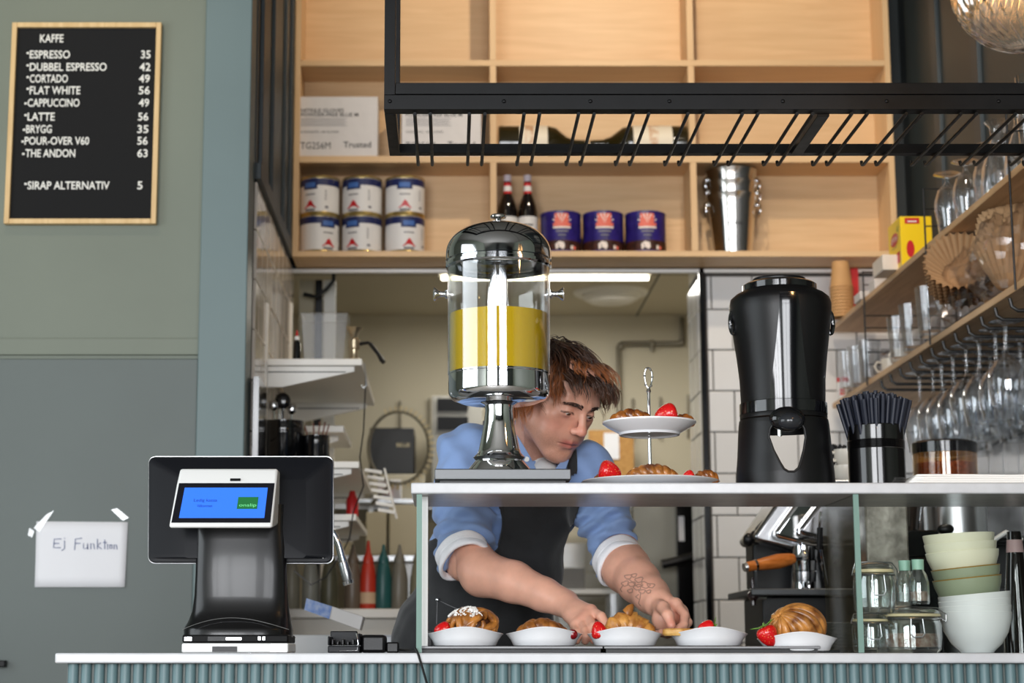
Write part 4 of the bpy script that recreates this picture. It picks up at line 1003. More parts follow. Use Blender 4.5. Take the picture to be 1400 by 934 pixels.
MB().lathe([(0, zt2), (K(44, 640), zt2), (K(46, 640), zt2+.003), (K(43, 640), zt2+.010), (K(33, 630), L_(630)), (K(36, 628), L_(626)), (K(30, 620), L_(620)), (K(29, 617), L_(617)), (K(28, 616), L_(614)), (K(25, 600), L_(600)), (K(21, 580), L_(580)), (K(19, 560), L_(562)), (K(20, 555), L_(555)), (K(26, 552), L_(551.5)), (0, L_(551.5))], 48).build('pedestal', chrome, dp)
rb = K(69.5, 530)
MB().lathe([(0, L_(551)), (K(52, 550), L_(551)), (K(64, 548), L_(546.5)), (rb*.985, L_(541)), (rb, L_(536)), (rb, L_(514)), (rb+.0012, L_(513)), (rb+.0012, L_(511)), (rb-.003, L_(511)), (rb-.003, L_(516)), (0, L_(516))], 64).build('base_ring', chrome, dp)
rg = K(70, 440); jm, jt, jb = nt('lemon_drink')
jtn = jt.nodes; S(jb, 'Base Color', rgb(srgb(232, 196, 36))); S(jb, 'Roughness', .08); S(jb, 'Transmission Weight', .12); S(jb, 'IOR', 1.33); S(jb, 'Coat Weight', .3); S(jb, 'Subsurface Weight', .3); jb.inputs['Subsurface Radius'].default_value = (.05, .04, .005)
MB().lathe([(0, L_(516)+.0004), (rg-.004, L_(516)+.0004), (rg-.004, L_(431)), (0, L_(431))], 64).build('lemon_drink', jm, dp)
MB().lathe([(rg-.0025, L_(511)+.0002), (rg-.0025, L_(366)), (rg, L_(366)), (rg, L_(511)+.0002)], 64).build('clear_tank', thin_glass('tank_glass', (.97, .97, .96), .03, .07, .85, pw=2.2), dp)
MB().lathe([(K(12, 400), L_(431)+.0006), (K(12, 400), L_(372)), (0, L_(372))], 32).build('ice_tube', steel, dp)
lid_m = mat('lid_steel', (.62, .63, .66), .07, 1)
rl = K(72, 350); pr = [(rg-.004, L_(368)), (rl-.002, L_(368)), (rl+.001, L_(366)), (rl+.001, L_(362)), (rl-.003, L_(361)), (rl-.003, L_(358)), (rl+.0005, L_(357)), (rl, L_(348))]
for i in range(1, 15):
    a = i/14*PI/2; pr.append((max(.0, (rl)*math.cos(a)**.80) if i < 14 else 0, L_(348)+(L_(306)-L_(348))*math.sin(a)))
MB().lathe(pr, 72).build('lid', lid_m, dp)
k0 = L_(306); MB().lathe([(0, k0-.001), (.010, k0-.001), (.006, k0+.003), (.006, k0+.009), (.0155, k0+.012), (.0165, k0+.015), (.014, k0+.018), (0, k0+.0185)], 28).build('knob', chrome, dp)
for s_ in (-1, 1):
    R = Matrix.Rotation(s_*PI/2, 3, 'Y')
    o = MB().lathe([(0, rg+.0005), (.009, rg+.0005), (.009, rg+.004), (.006, rg+.006), (.0055, rg+.013), (.007, rg+.018), (.0135, rg+.0245), (.0140, rg+.027), (.010, rg+.0285), (0, rg+.0265)], 24, (0, 0, L_(402)), R).build('side_knob', chrome, dp)
lem = mat('lemon_slice', srgb(236, 214, 92), .3, sss=.2, vs=60, c2=srgb(248, 236, 160)); peel = mat('lemon_peel', srgb(238, 196, 30), .35)
for i, (a, rr, tl2) in enumerate(((-2.2, .062, .30), (-1.35, .066, .22), (-.6, .060, .34), (.4, .055, .2), (2.6, .05, .3))):
    R = Matrix.Rotation(a, 3, 'Z')@Matrix.Rotation(tl2, 3, 'Y')
    c = (rr*math.cos(a), rr*math.sin(a), L_(431)+.0045)
    sl_ = MB().lathe([(0, -.0015), (.021, -.0015), (.021, .0015), (0, .0015)], 24, c, R).build('lemon_slice', lem, dp)
    q = MB().lathe([(.021, -.0018), (.0232, -.001), (.0232, .001), (.021, .0018)], 24, c, R).build('peel', peel, dp); q.parent = sl_

# ------------------------------------------------------------------ pastry helpers
crust = mat('baked_crust', srgb(98, 50, 16), .34, vs=38, c2=srgb(196, 128, 56), bump=.35, bs=90, coat=.15, sss=.05)
crust_d = mat('glazed_braid', srgb(92, 44, 14), .26, vs=46, c2=srgb(190, 116, 46), bump=.3, bs=110, coat=.35, sss=.05)
fill_m = mat('cinnamon_filling', srgb(64, 30, 12), .5, bump=.4, bs=150)
leafm = mat('strawberry_leaf', srgb(88, 140, 40), .5, vs=60, c2=srgb(120, 170, 60))
bt_m, bt_t, bt_b = nt('strawberry_red'); N = bt_t.nodes; L = bt_t.links
vo = N.new('ShaderNodeTexVoronoi'); vo.inputs['Scale'].default_value = 230; tcx = N.new('ShaderNodeTexCoord'); L.new(tcx.outputs['Object'], vo.inputs['Vector'])
cr_ = N.new('ShaderNodeValToRGB'); cr_.color_ramp.elements[0].position = .12; cr_.color_ramp.elements[1].position = .22
cr_.color_ramp.elements[0].color = rgb(srgb(238, 150, 70)); cr_.color_ramp.elements[1].color = rgb(srgb(212, 16, 20))
L.new(vo.outputs['Distance'], cr_.inputs[0]); L.new(cr_.outputs[0], bt_b.inputs['Base Color']); S(bt_b, 'Roughness', .22); S(bt_b, 'Coat Weight', .4)
bpn = N.new('ShaderNodeBump'); bpn.inputs['Strength'].default_value = .5; bpn.inputs['Distance'].default_value = .0015
mr = N.new('ShaderNodeMapRange'); mr.inputs[2].default_value = .5; L.new(vo.outputs['Distance'], mr.inputs[0]); L.new(mr.outputs[0], bpn.inputs['Height']); L.new(bpn.outputs[0], bt_b.inputs['Normal'])
def strawberry(loc, s, label, R=None, leaf=False):
    t = thing('strawberry', label, 'strawberry', loc)
    R = R or Matrix.Identity(3); h = s
    pr = [(0, 0), (.10, .02), (.24, .12), (.36, .30), (.45, .52), (.48, .70), (.44, .85), (.30, .95), (.12, .965), (0, .93)]
    g = MB().lathe([(r*h, z*h-h*.5) for r, z in pr], 26, R=R); mz = min(v[2] for v in g.v); g.v = [(v[0], v[1], v[2]-mz) for v in g.v]
    g.build('berry', bt_m, t, subd=1)
    if leaf:
        g = MB(); 
        for k in range(6):
            a = k*PI/3+.2; c_, s_ = math.cos(a), math.sin(a)
            P = [Vector((0, 0, .46*h)), Vector((.28*h*c_-.09*h*s_, .28*h*s_+.09*h*c_, .50*h)), Vector((.62*h*c_, .62*h*s_, .58*h+.05*h*(k % 2))), Vector((.28*h*c_+.09*h*s_, .28*h*s_-.09*h*c_, .50*h))]
            g._add([R@p-Vector((0, 0, mz)) for p in P], [(0, 1, 2, 3)])
        g.build('leaf', leafm, t, solid=.0008)
        MB().tube([R@Vector((0, 0, .46*h))-Vector((0, 0, mz)), R@Vector((.05*h, 0, .62*h))-Vector((0, 0, mz))], .0012, 6).build('stalk', leafm, t)
    return t
def braid(loc, Lx, Wy, Hz, label, rz=0, turns=2.5, name='braided_bun', m=None, arc=0.35, R=None, cat='pastry'):
    t = thing(name, label, cat, loc, rz=rz); m = m or crust_d; n = 46; rs = Hz*.36
    for k in range(3):
        pts = []; rr = []
        for i in range(n+1):
            u = i/n; x = (u-.5)*Lx*.9; e = math.sin(PI*min(max(u*.96+.02, 0), 1))**.5; th = 2*PI*(turns*u + k/3)
            y = (Wy/2-rs)*math.sin(th)*e; z = Hz*.42+(Hz*.22*math.sin(2*th)+.10*Hz)*e + arc*Hz*(math.sin(PI*u)-.75)*.6
            pts.append((x, y, z)); rr.append(rs*(.55+.5*e))
        mz = min(p[2]-r for p, r in zip(pts, rr)); 
        if mz < 0: pts = [(p[0], p[1], p[2]-mz) for p in pts]
        MB().tube(pts, rr, 12, flat=.8).build('strand', m, t, ang=80)
    return t
def knot(loc, rx, rz_, label, seed, m=None, name='knotted_bun', nt_=11, rad=None):
    rs = random.Random(seed); t = thing(name, label, 'pastry', loc); m = m or crust; rad = rad or rx*.20
    MB().ball((0, 0, rz_*.92), (rx*.80, rx*.78, rz_*.82), 24, 14).build('crumb', fill_m, t)
    for k in range(nt_):
        ax = Vector((rs.uniform(-1, 1), rs.uniform(-1, 1), rs.uniform(-.2, .9))).normalized(); u = ax.orthogonal().normalized(); w_ = ax.cross(u)
        off = rs.uniform(-.15, .45); a0 = rs.uniform(0, 6); span = rs.uniform(2.6, 4.4); pts = []; rr = []
        for i in range(25):
            a = a0+span*i/24; q = math.sqrt(max(0, 1-off*off)); p = (u*math.cos(a)+w_*math.sin(a))*q+ax*off
            pts.append((p.x*(rx-rad*.8), p.y*(rx-rad*.8), max(rz_+p.z*(rz_-rad*.6), rad*.75))); rr.append(rad*(.55+.5*math.sin(PI*i/24)))
        MB().tube(pts, rr, 10, flat=.85).build('strand', m, t, ang=80)
    return t
# ------------------------------------------------------------------ tiered stand
Ye = 3.56; xe = xat(888, Ye, Zs1+.1); KE = lambda w_, z: w_*(Ye*CT+(z-H)*ST)/F
ts = thing('tiered_stand', 'two-tier white cake stand with a silver loop handle', 'cake stand', (xe, Ye, ZT))
r1 = KE(94.5, H+.31)
MB().lathe([(0, .0), (r1*.60, .0), (r1*.62, .002), (r1*.72, .003), (r1*.96, .0125), (r1, .0155), (r1*.985, .0175), (r1*.72, .0070), (0, .0062)], 72).build('lower_plate', white_cer, ts)
r2 = KE(64, H+.42); zu2 = zat(570, Ye-.08)-ZT
MB().lathe([(0, zu2-.024), (r2*.58, zu2-.0245), (r2*.60, zu2-.0265), (r2*.64, zu2-.0265), (r2*.66, zu2-.022), (r2*.90, zu2-.010), (r2, zu2-.003), (r2, zu2), (r2*.97, zu2), (r2*.66, zu2-.0165), (0, zu2-.017)], 72).build('upper_plate', white_cer, ts)
MB().lathe([(.0035, .0066), (.0035, zu2-.0268)], 16).build('stem', steel, ts)
ztop = zat(531, Ye)-ZT; zh = zat(503, Ye)-ZT
MB().lathe([(0, zu2-.0165), (.008, zu2-.0165), (.008, zu2-.0145), (.0035, zu2-.012), (.003, ztop-.01), (.005, ztop-.006), (.003, ztop), (0, ztop)], 16).build('upper_stem', steel, ts)
g = MB(); c = (0, 0, (ztop+zh)/2); hh_ = (zh-ztop)/2
g.tube([(.0075*math.sin(a)*(1-.25*math.cos(a)), 0, c[2]-hh_*math.cos(a)) for a in [2*PI*k/28 for k in range(28)]], .0017, 8, closed=True)
g.build('loop_handle', steel, ts)
for k in range(6):
    a = .7+k*.95; MB().ball((.0078*math.sin(a), 0, c[2]-hh_*math.cos(a)), .0026, 8, 6).build('bead', steel, ts)
zl1 = ZT+.0085; zl2 = ZT+zu2-.0158
def onY(px, Y, z): return (xat(px, Y, z), Y, z)
braid(onY(864, 3.535, zl2+.004), .088, .042, .030, 'long glazed braided bun on the upper plate of the cake stand', rz=.15, turns=1.6)
strawberry(onY(911, 3.515, zl2+.0045), .046, 'bright red strawberry on the upper plate of the cake stand', Matrix.Rotation(1.35, 3, 'Y'))
braid(onY(935, 3.555, zl2+.004), .040, .034, .024, 'small glazed bun end beside the strawberry on the upper plate', rz=-.5, turns=1)
strawberry(onY(834, 3.51, zl1+.002), .046, 'large red strawberry on the lower plate of the cake stand', Matrix.Rotation(-1.3, 3, 'Y'))
braid(onY(823, 3.545, zl1), .030, .026, .020, 'bit of glazed bun behind the large strawberry on the lower plate', turns=1)
braid(onY(892, 3.50, zl1), .100, .048, .032, 'wide braided bun in the middle of the lower plate', turns=2.2, m=crust)
strawberry(onY(941, 3.50, zl1), .027, 'small strawberry beside the wide braided bun on the lower plate', Matrix.Rotation(1.2, 3, 'Y'))
braid(onY(966, 3.52, zl1), .046, .036, .024, 'small twisted bun at the rim of the lower plate', rz=.3, turns=1.6)

# ------------------------------------------------------------------ coffee urn
Yu = 3.57; xu = xat(1070, Yu, Zs1+.2)
ur = thing('coffee_urn', 'tall black insulated coffee urn with a spout on the display case', 'urn', (xu, Yu, ZT))
KU = lambda w_, py: w_*(Yu*CT+(zat(py, Yu)-H)*ST)/F
LU = lambda py: zat(py, Yu)-ZT
bprof = [(66, 658), (65.5, 650), (63, 625), (61.5, 600), (60, 582), (59, 576)]
outer = [(KU(w_, py), max(LU(py), 0)) for w_, py in bprof]
outer[0] = (outer[0][0], .0002)
P = []
for (px, py) in ((1053, 596), (1055, 585), (1062, 574), (1078, 568), (1094, 574), (1101, 585), (1103, 597), (1100, 615), (1095, 632), (1092, 640), (1086, 645), (1078, 645), (1072, 641), (1067, 632), (1059, 615)):
    q = at(px, py, Yu-.095); P.append(Vector((q.x-xu, q.z-ZT)))
def inside(x, z):
    c_ = False
    for i in range(len(P)):
        a_, b_ = P[i], P[i-1]
        if (a_[1] > z) != (b_[1] > z) and x < (b_[0]-a_[0])*(z-a_[1])/(b_[1]-a_[1])+a_[0]: c_ = not c_
    return c_
zs_ = [z for r, z in outer]; rs2 = [r for r, z in outer]
NT, NZ = 360, 90; vs = []; fs = []
for i in range(NZ+1):
    z = zs_[0]+(zs_[-1]-zs_[0])*i/NZ; r = float(np.interp(z, zs_, rs2))
    for k in range(NT): vs.append((r*math.sin(2*PI*k/NT), -r*math.cos(2*PI*k/NT), z))
for i in range(NZ):
    for k in range(NT):
        a_ = vs[i*NT+k]; b_ = vs[(i+1)*NT+(k+1) % NT]
        mx_, mz_ = (a_[0]+b_[0])/2, (a_[2]+b_[2])/2
        if not (inside(mx_, mz_) if a_[1] < 0 else (abs(mx_) < .066 and .008 < mz_ < .118)): fs.append((i*NT+k, i*NT+(k+1) % NT, (i+1)*NT+(k+1) % NT, (i+1)*NT+k))
g = MB(); g._add(vs, fs); g.build('base_shroud', black_pl, ur, solid=.003, ang=60)
for s_ in (-1,):
    tp_ = []
    for i in range(len(P)):
        for f in (0, .5):
            p = P[i]*(1-f)+P[(i+1) % len(P)]*f; r = float(np.interp(p[1], zs_, rs2)); tp_.append((p[0], s_*math.sqrt(max(r*r-p[0]**2, 0)), p[1]))
    MB().tube(tp_, .0026, 8, closed=True).build('arch_rim', black_pl, ur)
bod = [(0, 574), (59, 574), (59, 569), (57.5, 566), (57, 552), (58, 520), (61, 490), (65.5, 455), (68.5, 430), (69, 417), (67, 410), (60, 404), (52, 400), (48, 397), (48, 392), (44, 390), (0, 390)]
MB().lathe([(KU(w_, py), LU(py)) for w_, py in bod], 96).build('body', black_pl, ur, ang=40)
MB().lathe([(KU(59.4, 570), LU(568)), (KU(59.2, 556), LU(553)), (KU(57.2, 556), LU(552))], 96).build('gloss_band', black_gl, ur)
# glossy front strip
def bod_r(py):
    pts = sorted([(p, w_) for w_, p in bod if p > 400 and p < 570]); ps = [p[0] for p in pts]; wsx = [p[1] for p in pts]
    return KU(float(np.interp(py, ps, wsx)), py)
rows_ = []
for i in range(15):
    py = 412+(563-412)*i/14; hw_ = 12.5+(29-12.5)*(i/14)**1.3; r = bod_r(py)+.0012; a = math.asin(min(.99, KU(hw_, py)/r))
    rows_.append([(r*math.sin(a*k/6), -r*math.cos(a*k/6), LU(py)) for k in range(-6, 7)])
MB().sheet(rows_).build('front_panel', black_gl, ur, ang=60)
# lid details
MB().lathe([(KU(50, 396), LU(399)), (KU(50, 392), LU(391)), (KU(46, 390), LU(388.5)), (KU(30, 390), LU(387)), (0, LU(387))], 48).build('lid', black_gl, ur)
g = MB().tube([(KU(34, 388)*math.cos(a), KU(34, 388)*math.sin(a)*.8, LU(386)+.004) for a in [2*PI*k/32 for k in range(32)]], .0035, 8, closed=True); g.build('lid_handle', black_pl, ur)
for s_ in (-1, 1):
    r = KU(68.5, 440)
    MB().tube([(s_*(r-.004+.006*math.cos(a)), -.012+.010*math.sin(2*a)*0, LU(443)+KU(15, 440)*math.sin(a)) for a in [2*PI*k/20 for k in range(20)]], .0045, 8, closed=True).build('side_grip', black_gl, ur)
# spigot
sp_ = at(1078, 572, Yu-.10)
MB().ball((sp_.x-xu, -.088, sp_.z-ZT), (KU(24, 575), .022, KU(17, 575)), 24, 14).build('tap_hood', black_gl, ur)
MB().ball((sp_.x-xu+.003, -.100, sp_.z-ZT-.006), (KU(17, 575), .022, KU(12, 575)), 24, 14).build('tap_lever', mat('tap_grey', srgb(40, 42, 46), .15), ur)
sn = at(1066, 592, Yu-.09); MB().lathe([(0, 0), (.0045, 0), (.0045, .018), (.007, .024), (0, .024)], 16, (sn.x-xu, -.088, sn.z-ZT-.006)).build('spout', steel, ur)

# ------------------------------------------------------------------ straws in a black cup
Yw = 3.54; xw = xat(1200, Yw, ZT); rc = 38.5*(Yw*CT+.31*ST)/F; hc = zat(583, Yw)-ZT
sc_t = thing('straw_cup', 'black ribbed cup holding dark paper straws on the display case', 'cup', (xw, Yw, ZT))
pr = [(0, 0), (rc-.002, 0), (rc, .002), (rc, hc*.62)]
for k in range(7): pr += [(rc+.0008, hc*(.63+.02*k)), (rc-.0006, hc*(.64+.02*k))]
pr += [(rc, hc*.80), (rc, hc-.002), (rc-.001, hc), (rc-.003, hc), (rc-.003, .004), (0, .004)]
MB().lathe(pr, 64).build('cup_body', mat('cup_gloss', srgb(10, 10, 11), .16, coat=.4), sc_t, ang=25)
straw_m = mat('navy_straw', srgb(26, 31, 46), .5)
tip_z = zat(546, Yw)-ZT
sm = None; Ns = 112
for i in range(Ns):
    f = math.sqrt((i+.5)/Ns); a = i*2.39996
    bx_, by = (rc-.012)*f*.62*math.cos(a), (rc-.012)*f*.62*math.sin(a)
    tx, ty = (rc+.0175)*f*math.cos(a), (rc+.0175)*f*math.sin(a)*.9
    tz = tip_z+.014-.022*f*f+random.uniform(-.003, .003)
    p0 = Vector((bx_, by, .0055)); p1 = Vector((tx, ty, tz)); d = p1-p0
    if sm is None:
        g = MB().lathe([(.0034, 0), (.0040, 0), (.0040, 1.0), (.0031, 1.0), (.0031, .9)], 10); mo = g.build('straw', straw_m); sm = mo; o = mo
    else: o = sm.copy(); col.objects.link(o)
    o.location = Vector((xw, Yw, ZT))+p0; o.rotation_euler = d.to_track_quat('Z', 'Y').to_euler(); o.scale = (1, 1, d.length)
    tag(o, 'dark navy paper straw fanned out in the black cup', 'straw', 'straws in the black cup')
# ------------------------------------------------------------------ napkins
nap = mat('napkin_white', srgb(236, 234, 230), .85, bump=.1, bs=80)
for i in range(5):
    Yn0 = 3.44+.006*i; xa, xb = xat(1243+i*3, Yn0, ZT), 1.42; rows_ = []; z0 = ZT+.0006+i*.0042
    for a in range(9):
        rr_ = []
        for b in range(25):
            u, v = b/24, a/8
            lift = .012*math.exp(-((u-.52-.05*i)/.14)**2)*(i/4)+.0022*math.sin(7*u+i)*(i/4)*.5
            if i == 0: lift = 0
            rr_.append((xa+(xb-xa)*u, Yn0+.17*v, z0+abs(lift)*(1-.35*v)))
        rows_.append(rr_)
    g = MB().sheet(rows_); top = len(g.v)
    o = g.build('napkin', nap, solid=.0034, ang=60)
    o.modifiers[0].offset = 1 if i else 1
    tag(o, 'folded white paper napkin, '+['lowest', 'second from the bottom', 'middle one', 'second from the top', 'topmost and most crumpled'][i]+' of the stack beside the straws', 'napkin', 'stack of paper napkins')

# ------------------------------------------------------------------ inside the case: tray, plates, pastries
ty = 3.43; ztr = zat(883.5, ty)
tray_st = mat('display_tray_steel', (.20, .20, .205), .5, .9, bump=.05, bs=200)
tr = thing('display_tray', 'dark steel display tray under the plates in the case', 'tray', (.3, 3.55, Ztop))
for (a, b) in ((574, 824.5), (826, 1122)):
    xa, xb = xat(a, ty, H), xat(b, ty, H)
    MB().box(xa, xb, ty, 3.69, ztr-.005, ztr).build('tray_plate', tray_st, tr, True, bev=.001)
    MB().box(xa+.004, xb-.004, ty+.006, 3.685, Ztop+.0003, ztr-.0053).build('tray_riser', black_pl, tr, True)
g = MB(); xa = xat(576, 3.52, H+.02)
MB().box(xa, xa+.02, 3.50, 3.60, ztr+.0003, zat(862, 3.5)).build('price_holder', black_pl, tr, True, bev=.001)
def boat(px, Yp_, z, label, w_=102, rise=1.0):
    k = (Yp_*CT)/F; rx = w_/2*k; ry = rx*.86
    t = thing('serving_dish', label, 'dish', (xat(px, Yp_, z), Yp_, z), 'white wavy-rimmed dishes in the case')
    def fn(a, r, zz):
        e = max(0, (zz-.003)/.022); wv = math.cos(2*a)
        zr = zz + e*(-.0060*wv+ .0006*math.cos(4*a)+.0022)*rise
        return (r*(1+.035*e*wv), zr)
    pr = [(0, .0), (rx*.80, .0), (rx*.835, .0015), (rx*.88, .012), (rx*.97, .0235), (rx, .0250), (rx*.985, .0262), (rx*.93, .0225), (rx*.80, .0105), (rx*.68, .0055), (0, .005)]
    MB().lathe(pr, 64, sy=.86, fn=fn).build('dish_body', white_cer, t, ang=50); return t
zp = ztr+.0005; Yp1 = 3.50
boat(636, Yp1, zp, 'wavy white dish with the sugared bun')
boat(744, Yp1, zp, 'wavy white dish with the smooth braided bun and a dark berry')
boat(854, Yp1, zp, 'wavy white dish with the croissant', 100)
boat(969, Yp1, zp, 'wavy white dish the left hand reaches towards'.replace('left hand', 'tattooed arm'), 104)
z5 = zat(890, 3.42); boat(1090, 3.485, max(Ztop+.0006, z5), 'wavy white dish with the swirled bun, set apart from the others', 106)
bpy.data.objects['display_tray'].children[2].data  # keep
zf1 = zp+.0060
k1 = knot((xat(646, 3.50, zf1), 3.50, zf1), .053, .0330, 'knotted bun topped with pearl sugar on the first dish', 4, nt_=26, rad=.0080)
g = MB(); rs_ = random.Random(8)
for i in range(230):
    a = rs_.uniform(PI*.70, PI*1.62); e = rs_.uniform(.50, 1.45); 
    p = Vector((.0525*math.cos(e)*math.cos(a), .0525*math.cos(e)*math.sin(a), .033+.0335*math.sin(e))); g.obox(p, [rs_.uniform(.0020, .0044)]*3, Matrix.Rotation(rs_.uniform(0, 3), 3, 'X')@Matrix.Rotation(rs_.uniform(0, 3), 3, 'Z'))
o = g.build('pearl_sugar', mat('pearl_sugar', srgb(242, 240, 236), .5), k1, flat=True); o['kind'] = 'stuff'
strawberry((xat(605, 3.485, zf1), 3.485, zf1+.009), .033, 'flat red strawberry at the end of the dish with the sugared bun', Matrix.Rotation(1.45, 3, 'Y'))
braid((xat(741, 3.50, zf1), 3.50, zf1), .098, .060, .040, 'smooth golden braided bun on the second dish', turns=1.35, m=crust)
o = MB().ball((0, 0, .0095), (.0098, .0098, .0095), 20, 14).build('dark_berry', mat('cherry_red', srgb(130, 8, 20), .12, coat=.6)); o.location = (xat(783, 3.47, zf1), 3.47, zf1+.006); tag(o, 'glossy dark red berry beside the smooth braided bun', 'berry')
strawberry((xat(819, 3.478, zf1), 3.478, zf1+.006), .034, 'upright red strawberry in front of the croissant', Matrix.Rotation(PI, 3, 'X')@Matrix.Rotation(.25, 3, 'Y'), leaf=False)
# croissant
cs = thing('croissant', 'golden flaky croissant on the third dish', 'pastry', (xat(861, 3.50, zf1), 3.50, zf1)); cs.scale = (1.06, 1.06, 1.2)
pts = []; rr = []; n = 60
for i in range(n+1):
    u = i/n; a = (u-.5)*2.0; x = .050*math.sin(a)*1.12; y = .030*(math.cos(a)-1)+.006; e = max(.12, math.sin(PI*(.04+.92*u)))
    seg = u*7 % 1; pts.append((x, y, .022)); rr.append(.026*e**.8*(.86+.16*seg)*(1.0 if u < .55 else .9))
pts = [(p[0], p[1], max(r, .004)*1.0+.0005) for p, r in zip(pts, rr)]
MB().tube(pts, rr, 20).build('body', mat('croissant_crust', srgb(150, 88, 34), .36, vs=55, c2=srgb(218, 158, 78), bump=.5, bs=80, coat=.1), cs, ang=80)
MB().tube([(-.004, -.006, .046), (.001, -.008, .054), (.006, -.006, .059)], [.010, .007, .003], 10).build('tip', crust, cs, ang=80)
# fourth dish: flat tart pieces
pc = mat('pale_pastry', srgb(220, 176, 100), .45, vs=50, c2=srgb(190, 130, 56), bump=.3, bs=90)
o = MB().lathe([(0, 0), (.036, 0), (.039, .004), (.038, .011), (.034, .0135), (0, .0125)], 32, sy=.7).build('flat_tart', pc); o.location = (xat(929, 3.49, zf1), 3.49, zf1+.013); o.scale = (.82, .9, 1); tag(o, 'flat pale tart at the end of the fourth dish, under the hand', 'pastry')
o = MB().lathe([(0, 0), (.024, 0), (.026, .003), (.024, .007), (0, .007)], 28, sy=.8).build('thin_biscuit', crust_d); o.location = (xat(990, 3.50, zf1), 3.50, zf1+.0135); tag(o, 'thin brown biscuit on the fourth dish behind the strawberry', 'biscuit')
strawberry((xat(966, 3.475, zf1), 3.475, zf1+.0125), .032, 'red strawberry with green leaves lying on the fourth dish', Matrix.Rotation(1.5, 3, 'Y'), leaf=True)
# swirled bun
z5f = max(Ztop+.0006, z5)+.0060
sw = thing('swirled_bun', 'large swirled golden bun on the fifth dish', 'pastry', (xat(1091, 3.49, z5f), 3.49, z5f))
Rw = Matrix.Rotation(-.95, 3, 'Y')@Matrix.Rotation(.5, 3, 'X')
sw_m = mat('swirl_crust', srgb(112, 62, 22), .34, vs=42, c2=srgb(206, 142, 70), bump=.4, bs=85, coat=.2)
q_ = Rw@Vector((0, 0, 1)); rx_, rz2 = .052, .041
MB().ball((0, 0, .036), (.046, .042, .034), 28, 16).build('crumb', fill_m, sw)
for k in range(15):
    pts = []; rr = []
    for i in range(27):
        u = i/26; t = -1.15+2.62*u; a = 2*PI*k/15+1.5*u+.08*math.sin(k*1.7)
        p = Rw@Vector((.046*math.cos(t)*math.cos(a), .044*math.cos(t)*math.sin(a), .050*math.sin(t)))
        pts.append((p.x*1.0, p.y*.92, max(p.z*.80+.037, .006))); rr.append(.0028+(.0070+.0018*math.sin(k*2.1))*math.cos(t)**.8 if math.cos(t) > 0 else .003)
    MB().tube(pts, rr, 10, flat=.9).build('fold', sw_m, sw, ang=80)
strawberry((xat(1051, 3.455, z5f), 3.455, z5f+.001), .042, 'red strawberry with green leaves leaning on the swirled bun', Matrix.Rotation(-.45, 3, 'Y'), leaf=True)
# ------------------------------------------------------------------ right side of the case: jars, bottles, bowls
Zc = Ztop+.0006
def bowl(px, pyb, Yb_, w_px, h, m, label, lean=0, z=None):
    z = Zc if z is None else z; k = (Yb_*CT+(z-H)*ST)/F; r = w_px/2*k
    t = thing('bowl', label, 'bowl', (xat(px, Yb_, z), Yb_, z), 'stack of bowls in the case'); t.rotation_euler = (0, lean, 0)
    MB().lathe([(0, .001), (r*.42, .001), (r*.45, 0), (r*.48, .003), (r*.70, h*.22), (r*.88, h*.50), (r*.975, h*.80), (r, h-.001), (r*.992, h), (r*.965, h-.001), (r*.94, h*.78), (r*.84, h*.50), (r*.64, h*.24), (r*.40, .007), (0, .006)], 64).build('bowl_body', m, t)
    return t, r
wb_m = mat('bowl_white', srgb(232, 232, 232), .22, coat=.3); gb_m = mat('bowl_sage', srgb(150, 158, 132), .3, coat=.3, var=.04); cb_m = mat('bowl_cream', srgb(232, 226, 200), .3, coat=.3); amb_rim = mat('bowl_rim_ochre', srgb(150, 118, 52), .35)
Yb_ = 3.56; px0 = 1337
kz = (Yb_*CT)/F
for i in range(4):
    bowl(1336+i*1.0, 0, Yb_, 97, .078, wb_m, ['lowest white bowl of the leaning stack', 'second white bowl from the bottom', 'third white bowl from the bottom', 'highest white bowl, under the sage green ones'][i], lean=-.03*i, z=Zc+i*.0115)
zb5 = Zc+.078+.0345-.030
for i in range(2):
    t, r = bowl(1328-i*2, 0, Yb_, 92, .060, gb_m, ['lower sage green bowl with an ochre rim', 'upper sage green bowl with an ochre rim'][i], lean=-.10, z=zb5+i*.020)
    MB().tube([(r*.985*math.cos(a), r*.985*math.sin(a), .060) for a in [2*PI*k/48 for k in range(48)]], .0016, 6, closed=True).build('rim', amb_rim, t)
zb6 = zb5+.052
for i in range(3):
    bowl(1320-i*3, 0, Yb_, 98-i*1, .060, cb_m, ['lowest cream bowl, sitting in the green ones', 'middle cream bowl of the three', 'topmost cream bowl of the leaning stack'][i], lean=-.07+.012*i, z=zb6+i*.0165)
